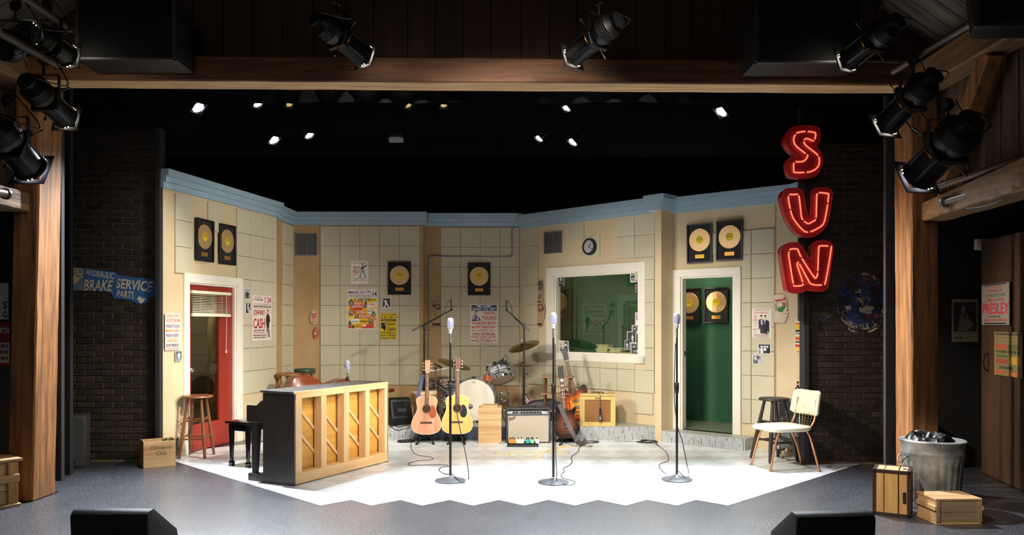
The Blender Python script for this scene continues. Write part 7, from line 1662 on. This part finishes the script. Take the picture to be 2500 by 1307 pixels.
bookstack(1512, 864, [((160, 64, 44), .016, .2), ((200, 170, 110), .014, .18)], .2, 4)
# a green leafy poster hook and wooden items skipped: nothing else shows on the sill

# ================================================================== CABLES
def cable(label, pts, r=.0045, m=CABLEM, z=None, name='cable', seg=6):
    q = []
    for p in pts:
        if len(p) == 2: v = G(*p); v.z = r
        elif len(p) == 3 and isinstance(p, tuple): v = G(p[0], p[1]); v.z = p[2]
        else: v = Vector(p)
        q.append(v)
    mb = MB(); mb.tube(catmull(q, seg), r, 6); return tag(mb.build(name, m, None), label, 'cable')
A_ = lambda x, y, z: Vector((x, y, z))
def coil(px, py, rx, turns, r=.0045, sd=1, dz=.0):
    c = G(px, py); out = []; rn = random.Random(sd)
    for k in range(turns*9):
        a = 2*math.pi*k/9; q = rx*(1+rn.uniform(-.22, .22)); out.append(Vector((c.x+q*math.cos(a), c.y+q*.8*math.sin(a), r+.004*(k//9)+rn.random()*.004)))
    return out
m1 = G(1099.5, 1176)
cable('black cable from the microphone before the guitars to the coil by the piano', [G(1099.5, 1176)+A_(.016, -.012, 1.33), G(1099.5, 1176)+A_(.05, -.02, .9), G(1120, 1120)+A_(0, -.2, .5), G(1133, 1150)+A_(.03, -.1, .15), (1144, 1172), (1134, 1181), (1122, 1181, .02), (1103, 1172, .06), (1094, 1164, .02), (1081, 1157), (1072, 1149), (1080, 1142), (1094, 1141), (1088, 1137), (1050, 1137), (1003, 1138), (998, 1133), (1020, 1127), (1055, 1124), (1052, 1118), (1020, 1113), (1008, 1104), (1003, 1090), (1006, 1082)])
cable('coiled black cable at the foot of the platform by the mahogany guitar stand', coil(992, 1080, .1, 4, sd=3))
cable('black cable from the middle microphone to the dark guitar', [G(1351, 1180)+A_(.016, -.012, 1.35), G(1351, 1180)+A_(.02, -.02, .9), G(1351, 1180)+A_(.02, -.02, .4), G(1351, 1180)+A_(.03, -.02, .12), (1362, 1184, .02), (1385, 1187), (1400, 1184), (1403, 1178), (1392, 1174), (1372, 1168), (1371, 1160), (1378, 1153), (1375, 1146), (1390, 1138), (1397, 1128), (1395, 1118), (1412, 1104), (1414, 1095), (1424, 1090), (1440, 1093), (1446, 1091), (1436, 1089)])
cable('black cable from the microphone before the green doorway to the coil by the pilaster', [G(1652.5, 1173)+A_(-.016, -.012, 1.35), G(1652.5, 1173)+A_(-.03, -.02, .85), G(1652.5, 1173)+A_(.0, -.02, .55), G(1652.5, 1173)+A_(.05, -.02, .38), G(1652.5, 1173)+A_(.1, .0, .15), (1682, 1156), (1680, 1166), (1668, 1170, .03), (1655, 1166, .06), (1643, 1163), (1620, 1155), (1609, 1138), (1618, 1132), (1630, 1128), (1632, 1118), (1626, 1105), (1618, 1098), (1608, 1090), (1600, 1087)])
cable('coiled black cable on the floor at the foot of the pilaster', coil(1582, 1081, .12, 4, sd=5)+[G(1610, 1090), G(1626, 1091), G(1632, 1091)])
cable('black cable running along the platform foot towards the pilaster coil', [(1500, 1078), (1530, 1079), (1556, 1080), (1566, 1082)], .004)
YEL_C = mat('yellow_cable', (214, 186, 92), .5)
cable('long yellow instrument cable looped on the tiles before the pedalboard', [(1330, 1081), (1345, 1087), (1372, 1091), (1390, 1092), (1365, 1097), (1330, 1103), (1260, 1104), (1210, 1106), (1212, 1111), (1250, 1111), (1310, 1109), (1350, 1101), (1388, 1103), (1384, 1109), (1345, 1108), (1338, 1101), (1370, 1094), (1410, 1091), (1422, 1086), (1415, 1078), (1402, 1074, .05), (1396, 1069, .12)], .0042, YEL_C)
cable('yellow cable loop lying in front of the longer yellow cable', [(1248, 1106), (1242, 1112), (1270, 1121), (1310, 1121), (1326, 1115), (1318, 1112), (1300, 1116), (1312, 1117)], .0042, YEL_C)
cable('tangled black cables heaped under the dark electric guitar', coil(1374, 1078, .13, 5, sd=9)+coil(1385, 1080, .09, 3, sd=12), .006)
cable('black cable coil beside the strap end on the floor', coil(1440, 1081, .1, 2, sd=15), .0055)
cable('short black lead from the pedalboard to the box side', [(1243, 1084, .05), (1228, 1081, .05), (1219, 1080, .03), (1221, 1085), (1232, 1084)], .004)
cable('black cables on the platform under the monitor wedge', [G(950+18*k, 1042+4*((k*3) % 4), .178)+A_(0, .05, .006) for k in range(5)]+[G(985-9*k, 1044+2*((k*5) % 3), .178)+A_(0, .12, .008) for k in range(5)], .005)
p = G(1368, 1089); t = thing('cable_plug', 'small black plug lying by the tangled cables', 'plug', p)
mb = MB(); mb.cyl((-.02, 0, .014), (.015, 0, .014), .013, n=12); mb.build('shell', RUBBER, t); mb = MB(); mb.cyl((.015, 0, .014), (.04, 0, .014), .005, n=8); mb.build('tip', STEEL, t)
# ================================================================== THEATRE LIGHTS, PIPES, HOUSE SPEAKERS
FIXM = mat('fixture_black', (11, 11, 12), .48, var=.25, vs=9, spec=.35); HOT = mat('lens_glow', (255, 246, 232), .3, emit=14); LEAK = mat('leak_glow', (255, 226, 180), .3, emit=3); HOTB = mat('lens_glow_cool', (226, 226, 255), .3, emit=14)
AMBERG = mat('gate_glint', (196, 134, 44), .3, .9)
def fixture(label, rear, lens, sc=1.0, hot=HOT, hang=.3, up=(0, 0, 1)):
    """ellipsoidal spotlight from its lamp cap at rear to its lens"""
    a, b = P(*rear), P(*lens); d = b-a; L_ = d.length
    t = thing('theatre_spotlight', label, 'spotlight', a, d.to_track_quat('Z', 'Y').to_euler())
    k = L_; r = .062*sc*1.25
    mb = MB(); mb.lathe([(.001, 0), (r*.75, .0), (r*.8, .03*k), (r*.62, .06*k), (r*.75, .1*k), (r*1.15, .16*k), (r*1.2, .36*k), (r*1.0, .45*k)], 18); mb.build('lamp_housing', FIXM, t, ang=40)
    mb = MB()
    for j in range(5): mb.lathe([(r*1.22, (.18+.03*j)*k), (r*1.25, (.185+.03*j)*k), (r*1.22, (.19+.03*j)*k)], 18, caps=False)
    tag(mb.build('cooling_fins', FIXM, t), kind='stuff')
    mb = MB(); mb.box((0, 0, .48*k), (r*2.3, r*2.3, .08*k)); g = mb.build('gate', FIXM, t, bevel=.008)
    for q in range(3):
        an = R(40+110*q); c, s_ = math.cos(an), math.sin(an); mb = MB(); mb.tube([(c*r*.9, s_*r*.9, .5*k), (c*r*2.1, s_*r*2.1, .46*k)], .004, 6); mb.tube([(c*r*1.9, s_*r*1.9, .465*k), (c*r*2.3, s_*r*2.3, .455*k)], .008, 6); mb.build('shutter_handle', STEEL, g)
    mb = MB(); mb.tube([(r*1.2*math.cos(R(q*30)), r*1.2*math.sin(R(q*30)), .53*k) for q in range(12)], .004, 5, closed=True); mb.build('gate_ring', AMBERG, g)
    mb = MB(); mb.lathe([(r*.85, .52*k), (r*.95, .56*k), (r*.95, .9*k), (r*1.12, .94*k), (r*1.12, .97*k)], 20, caps=False); mb.build('barrel', FIXM, t, ang=40)
    for q in range(4):
        an = R(45+90*q); mb = MB(); mb.box((r*1.0*math.cos(an), r*1.0*math.sin(an), .73*k), (.012, .02, .34*k), rz=an); mb.build('barrel_rib', FIXM, t)
    mb = MB()
    for q in range(3):
        an = R(120*q+12)
        for e in (-.12, .12): mb.box((r*1.13*math.cos(an+e), r*1.13*math.sin(an+e), .955*k), (.005, .007, .009), rz=an+e)
    tag(mb.build('light_leak', LEAK, t), kind='stuff')
    mb = MB(); mb.frame(r*2.45, r*2.45, r*.3, .99*k, 1.01*k)
    f_ = mb.build('gel_frame', FIXM, t); f_.data.transform(Matrix(((1, 0, 0, 0), (0, 0, 1, 0), (0, 1, 0, 0), (0, 0, 0, 1))))
    mb = MB(); mb.lathe([(r*.98, .962*k), (.001, .975*k)], 20, caps=False); mb.build('lens', hot, t)
    # yoke and clamp reach straight up to the hanging pipe
    inv = t.rotation_euler.to_matrix().inverted(); u = inv @ Vector(up)
    piv = Vector((0, 0, .42*k)); side = Vector((0, 0, 1)).cross(u).normalized()
    mb = MB()
    for sg in (-1, 1): mb.bar(piv+side*sg*r*1.4, piv+side*sg*r*1.4+u*hang*.55, .03, .006, side)
    mb.bar(piv-side*r*1.4+u*hang*.55, piv+side*r*1.4+u*hang*.55, .03, .006, u); yk = mb.build('yoke', FIXM, t)
    mb = MB(); c = piv+u*hang*.55; mb.tube([c, c+u*hang*.3], .009, 8); mb.box(c+u*hang*.36, (.05, .05, .06)); mb.tube([c+u*hang*.3, c+u*hang*.36+side*.04, c+u*hang*.5+side*.03, c+u*hang*.52-side*.03], .008, 6); mb.build('clamp', FIXM, yk)
    mb = MB(); cb = [Vector((0, r*.5, .02*k)), Vector((side*.1))+Vector((0, 0, -.04*k)), piv+u*hang*.3+side*(r*2.2), c+u*hang*.5+side*.06]; mb.tube(catmull(cb, 6), .005, 6); mb.build('lead', CABLEM, t)
    return t
fixture('black spotlight hung over the header beam on the brake sign side of centre', (768, 42, 6.15), (893, 141, 6.55), 1.1)
fixture('black spotlight hung over the header beam on the neon sign side of centre', (1512, 45, 6.15), (1396, 140, 6.55), 1.1)
fixture('black spotlight crossing the top corner of the brake sign post', (62, 196, 5.75), (163, 290, 6.25), 1.1)
fixture('black spotlight low in the cluster above the pipe flange beam end', (-28, 290, 5.3), (78, 415, 5.75), 1.35, HOTB)
fixture('black spotlight highest by the roof corner over the brake sign post', (10, 130, 5.5), (72, 78, 5.9), 1.0)
fixture('black spotlight tucked between the hung loudspeaker and the brake sign post', (75, 75, 5.9), (166, 138, 6.3), 1.1)
fixture('black spotlight in front of the corner where header and trash can post meet', (2285, 180, 5.85), (2160, 308, 6.3), 1.2)
fixture('largest black spotlight below the plank siding brace', (2375, 290, 5.3), (2238, 434, 5.8), 1.5, HOTB)
fixture('black spotlight crossing the hung loudspeaker near the roof boards', (2196, 48, 5.9), (2066, 150, 6.35), 1.1)
# small lit units upstage between the drapes
SMALL = [(484, 263, 8.5, 26, 1, 'brightest small stage light, beyond the brick flat of the brake sign', -.5), (629, 254, 8.6, 18, 1, 'half hidden small stage light second along the front row', -.4), (706, 256, 8.65, 14, 0, 'dim small stage light third along the front row', -.2),
         (997, 258, 8.65, 14, 0, 'dim small stage light before the middle of the front row', -.35), (1083, 258, 8.65, 14, 0, 'dim wide small stage light at the middle of the front row', -.1), (1383, 264, 8.6, 17, 1, 'half hidden small stage light towards the neon sign in the front row', .35), (1761, 273, 8.5, 25, 1, 'bright small stage light closest to the neon sign', .5),
         (755, 330, 9.5, 19, 1, 'bright small stage light, second in the rear row', -.5), (669, 342, 9.5, 22, 1, 'bright small stage light at the outer end of the rear row', -.5), (1316, 338, 9.5, 17, 1, 'small stage light in the rear row above the alcove', .45), (1398, 347, 9.5, 20, 1, 'small stage light in the rear row above the window wall', .5)]
ROWZ = {True: P(0, 240, 8.7).z+.42, False: P(0, 318, 9.7).z+.45}
for px, py, Y, wpx, on, lab, lean in SMALL:
    b = P(px, py, Y); d = Vector((-lean*1.15, -.34, -.78)).normalized(); a = b-d*.3; r = wpx/FPX*Y*.5
    t = thing('stage_light', lab, 'spotlight', a, d.to_track_quat('Z', 'Y').to_euler(), 'small stage lights between the drapes')
    mb = MB(); mb.lathe([(.001, 0), (r*.8, .01), (r*1.15, .1), (r*1.15, .28), (r*1.25, .3), (r*1.2, .305)], 16, caps=False); mb.build('housing', FIXM, t, ang=40)
    mb = MB(); mb.lathe([(r*1.1, .296), (.001, .3)], 16, caps=False); mb.build('lens', HOTB if on else mat('lens_dim', (196, 160, 96), .3, emit=.8), t)
    mb = MB(); mb.frame(r*2.5, r*2.5, r*.18, .306, .312); f_ = mb.build('gel_frame', mat('frame_grey', (60, 60, 64), .4, .4), t); f_.data.transform(Matrix(((1, 0, 0, 0), (0, 0, 1, 0), (0, 1, 0, 0), (0, 0, 0, 1))))
    pp = t.rotation_euler.to_matrix().inverted() @ (Vector((a.x, 8.66 if Y < 9 else 9.6, a.z+.2 if False else ROWZ[Y < 9]))-a)
    mb = MB(); mb.tube([(0, 0, .12), pp*.6, pp], .012, 8); mb.build('yoke', FIXM, t)
p = P(967, 334, 9.55); t = thing('flood_light', 'unlit grey flood light at the middle of the rear row', 'spotlight', p, (R(-35), 0, 0))
mb = MB(); mb.prism([(-.075, .05), (.075, .05), (.09, -.035), (-.09, -.035)], -.02, .07); mb.build('housing', mat('flood_grey', (96, 96, 94), .5), t, bevel=.008)
mb = MB(); mb.box((0, -.022, .008), (.13, .006, .06)); mb.build('lens', mat('flood_glass', (150, 150, 148), .3), t)
mb = MB(); mb.box((0, -.03, -.045), (.08, .02, .01)); mb.build('visor', mat('flood_grey', (96, 96, 94), .5), t)
mb = MB(); mb.cyl((0, .05, .06), (0, .05, ROWZ[False]-p.z), .012, n=8); o = mb.build('hanger', FIXM, t); o.rotation_euler = (R(35), 0, 0)
for (Y, z) in ((8.66, ROWZ[True]), (9.6, ROWZ[False])):
    mb = MB(); mb.cyl((-4.6, Y, z), (4.6, Y, z), .024, n=10); tag(mb.build('lighting_pipe', STEEL, None), 'lighting pipe hidden behind the %s black drape' % ('front' if Y < 9 else 'rear'), 'pipe')
# house pipes
def pipe(label, a, b, r, m=STEEL, flange=None):
    t = thing('pipe', label, 'pipe', a); mb = MB(); mb.cyl((0, 0, 0), Vector(b)-Vector(a), r, n=14); mb.build('tube', m, t)
    if flange:
        d = (Vector(b)-Vector(a)).normalized(); f = Vector(flange); mb = MB(); mb.cyl(-d*.0, d*.03, .045, n=16); mb.build('flange', m, t)
    return t
DPIPE = mat('dull_pipe', (92, 88, 84), .4, .7)
pipe('dull lighting pipe slanting past the hung loudspeaker by the brake sign corner', P(60, -6, 5.4), P(174, 72, 6.4), .028, DPIPE)
pipe('dull lighting pipe under the one by the hung loudspeaker', P(-8, 75, 5.0), P(140, 160, 6.2), .028, DPIPE)
pipe('dull lighting pipe slanting up past the roof boards by the trash can post', P(2182, 174, 6.4), P(2440, 15, 5.2), .03, DPIPE)
pipe('brown lighting pipe wound with cables above the side beam', P(2262, 466, 6.5), P(2520, 378, 5.3), .026, mat('brown_pipe', (92, 70, 58), .5, .4))
pipe('grey conduit fixed along the face of the side beam', P(2306, 494, 6.4), P(2520, 430, 5.25), .026, mat('grey_pipe', (120, 118, 114), .4, .6), (1, 0, 0))
pipe('short pipe end with a pale flange on the beam end by the brake sign post', P(16, 474, 6.3), P(-30, 466, 6.0), .034, DPIPE, (1, 0, 0))
pipe('thin horizontal bar under the hung loudspeaker by the trash can post', P(2050, 147, 6.6), P(2200, 151, 6.75), .012, DPIPE)
def loose(label, pts, r=.006):
    mb = MB(); mb.tube(catmull([P(*p) for p in pts], 6), r, 6); return tag(mb.build('cable', CABLEM, None), label, 'cable')
loose('black cable looping off the largest spotlight below the siding brace', [(2345, 300, 5.4), (2360, 275, 5.4), (2395, 278, 5.4), (2420, 305, 5.4), (2395, 325, 5.4), (2372, 350, 5.5), (2362, 400, 5.6), (2370, 415, 5.7)])
loose('black cable hanging from the corner spotlight to the pipe clamp', [(2288, 200, 5.9), (2286, 255, 5.9), (2303, 275, 5.8), (2302, 300, 5.8), (2280, 327, 5.9), (2240, 328, 6.0), (2215, 300, 6.1), (2210, 282, 6.1)])
loose('thin safety cable running between the two spotlights by the trash can post', [(2240, 255, 6.0), (2260, 290, 5.9), (2290, 330, 5.8), (2330, 370, 5.7), (2340, 385, 5.7)], .004)
mb = MB(); hel = []
for k in range(70):
    f = k/69; q = P(2268+110*f, 464-37*f, 6.47-.5*f); a = k*1.25; hel.append(q+Vector((0, math.cos(a), math.sin(a)))*(.033+.008*math.sin(k*.7)))
mb.tube(hel, .006, 5); tag(mb.build('cable', CABLEM, None), 'black cables wound round the brown lighting pipe', 'cable')
loose('drooping cable along the underside of the side beam', [(2480, 465, 5.3), (2440, 492, 5.5), (2400, 505, 5.7), (2360, 510, 6.0)], .005)
# hung loudspeakers
def pa(label, px0, px1, py0, py1, Y, side):
    a, b = P(px0, py1, Y), P(px1, py0, Y); t = thing('hung_loudspeaker', label, 'speaker', ((a.x+b.x)/2, Y, a.z)); w_, h_ = b.x-a.x, b.z-a.z
    M = Matrix.Rotation(R(90), 4, 'Z')
    mb = MB(); mb.prism([(-w_/2, 0), (w_/2, 0), (w_/2-.02, h_), (-w_/2+.02, h_)], .02, .36); mb.build('cabinet', WEDGE, t, bevel=.012, seg=2)
    mb = MB(); mb.box((0, .01, h_/2), (w_-.07, .024, h_-.05)); g_ = mb.build('grille', GRILLB, t)
    mb = MB()
    for k in range(34): mb.box((0, -.003, .04+(h_-.08)*k/33), (w_-.09, .004, .004))
    tag(mb.build('grille_wires', mat('grille_wire', (34, 32, 28), .4, .5), g_), kind='stuff')
    for z in (.012, h_-.012): mb = MB(); mb.cyl((-w_/2+.02, .0, z), (w_/2-.02, .0, z), .018, n=10); mb.build('edge_tube', mat('edge_grey', (42, 42, 42), .45), t)
    for sg in (-1, 1): mb = MB(); mb.box((sg*(w_/2-.02), .008, h_/2), (.03, .03, h_-.03)); mb.build('end_cheek', mat('edge_grey', (42, 42, 42), .45), t, bevel=.004)
    for sg in (-1, 1): mb = MB(); mb.tube([(sg*w_*.4, .2, h_-.02), (sg*w_*.4, .2, h_+.6)], .008, 6); mb.build('hanging_rod', STEEL, t)
    return t
pa('black loudspeaker hung before the boards on the brake sign side', 182, 430, -12, 146, 6.5, 1)
pa('black loudspeaker hung before the boards on the neon sign side', 1842, 2110, -8, 154, 6.5, -1)
a = P(2450, 40, 5.0); t = thing('hung_loudspeaker', 'black surround loudspeaker corner high under the roof beam', 'speaker', a, R(-25))
mb = MB(); mb.prism([(-.16, -.04), (.2, -.09), (.26, .3), (-.2, .3)], 0, .25); mb.build('cabinet', WEDGE, t, bevel=.01, seg=2)
mb = MB(); mb.box((.02, -.006, .11), (.3, .01, .3)); mb.build('grille', GRILLB, t)
# emergency lamp
s_, z_ = HWR.hit(2410, 598); t = thing('emergency_light', 'cream twin-head emergency light with a red indicator over the dim print', 'light', HWR.pt(s_, z_, .0))
EMC = mat('emergency_cream', (190, 180, 156), .5)
mb = MB(); mb.box((0, -.03, 0), (.29, .06, .12)); mb.build('case', EMC, t, bevel=.012, seg=2)
for sg in (-1, 1):
    mb = MB(); mb.lathe([(.001, 0), (.03, .0), (.04, .03), (.036, .034), (.001, .03)], 16, Matrix.Translation((sg*.09, -.06, -.02)) @ Matrix.Rotation(R(100), 4, 'X')); mb.build('lamp_head', EMC, t, ang=40)
mb = MB(); mb.ball((.015, -.062, -.045), .005, 8, 6); mb.build('indicator', mat('red_led', (255, 30, 30), .3, emit=6), t)
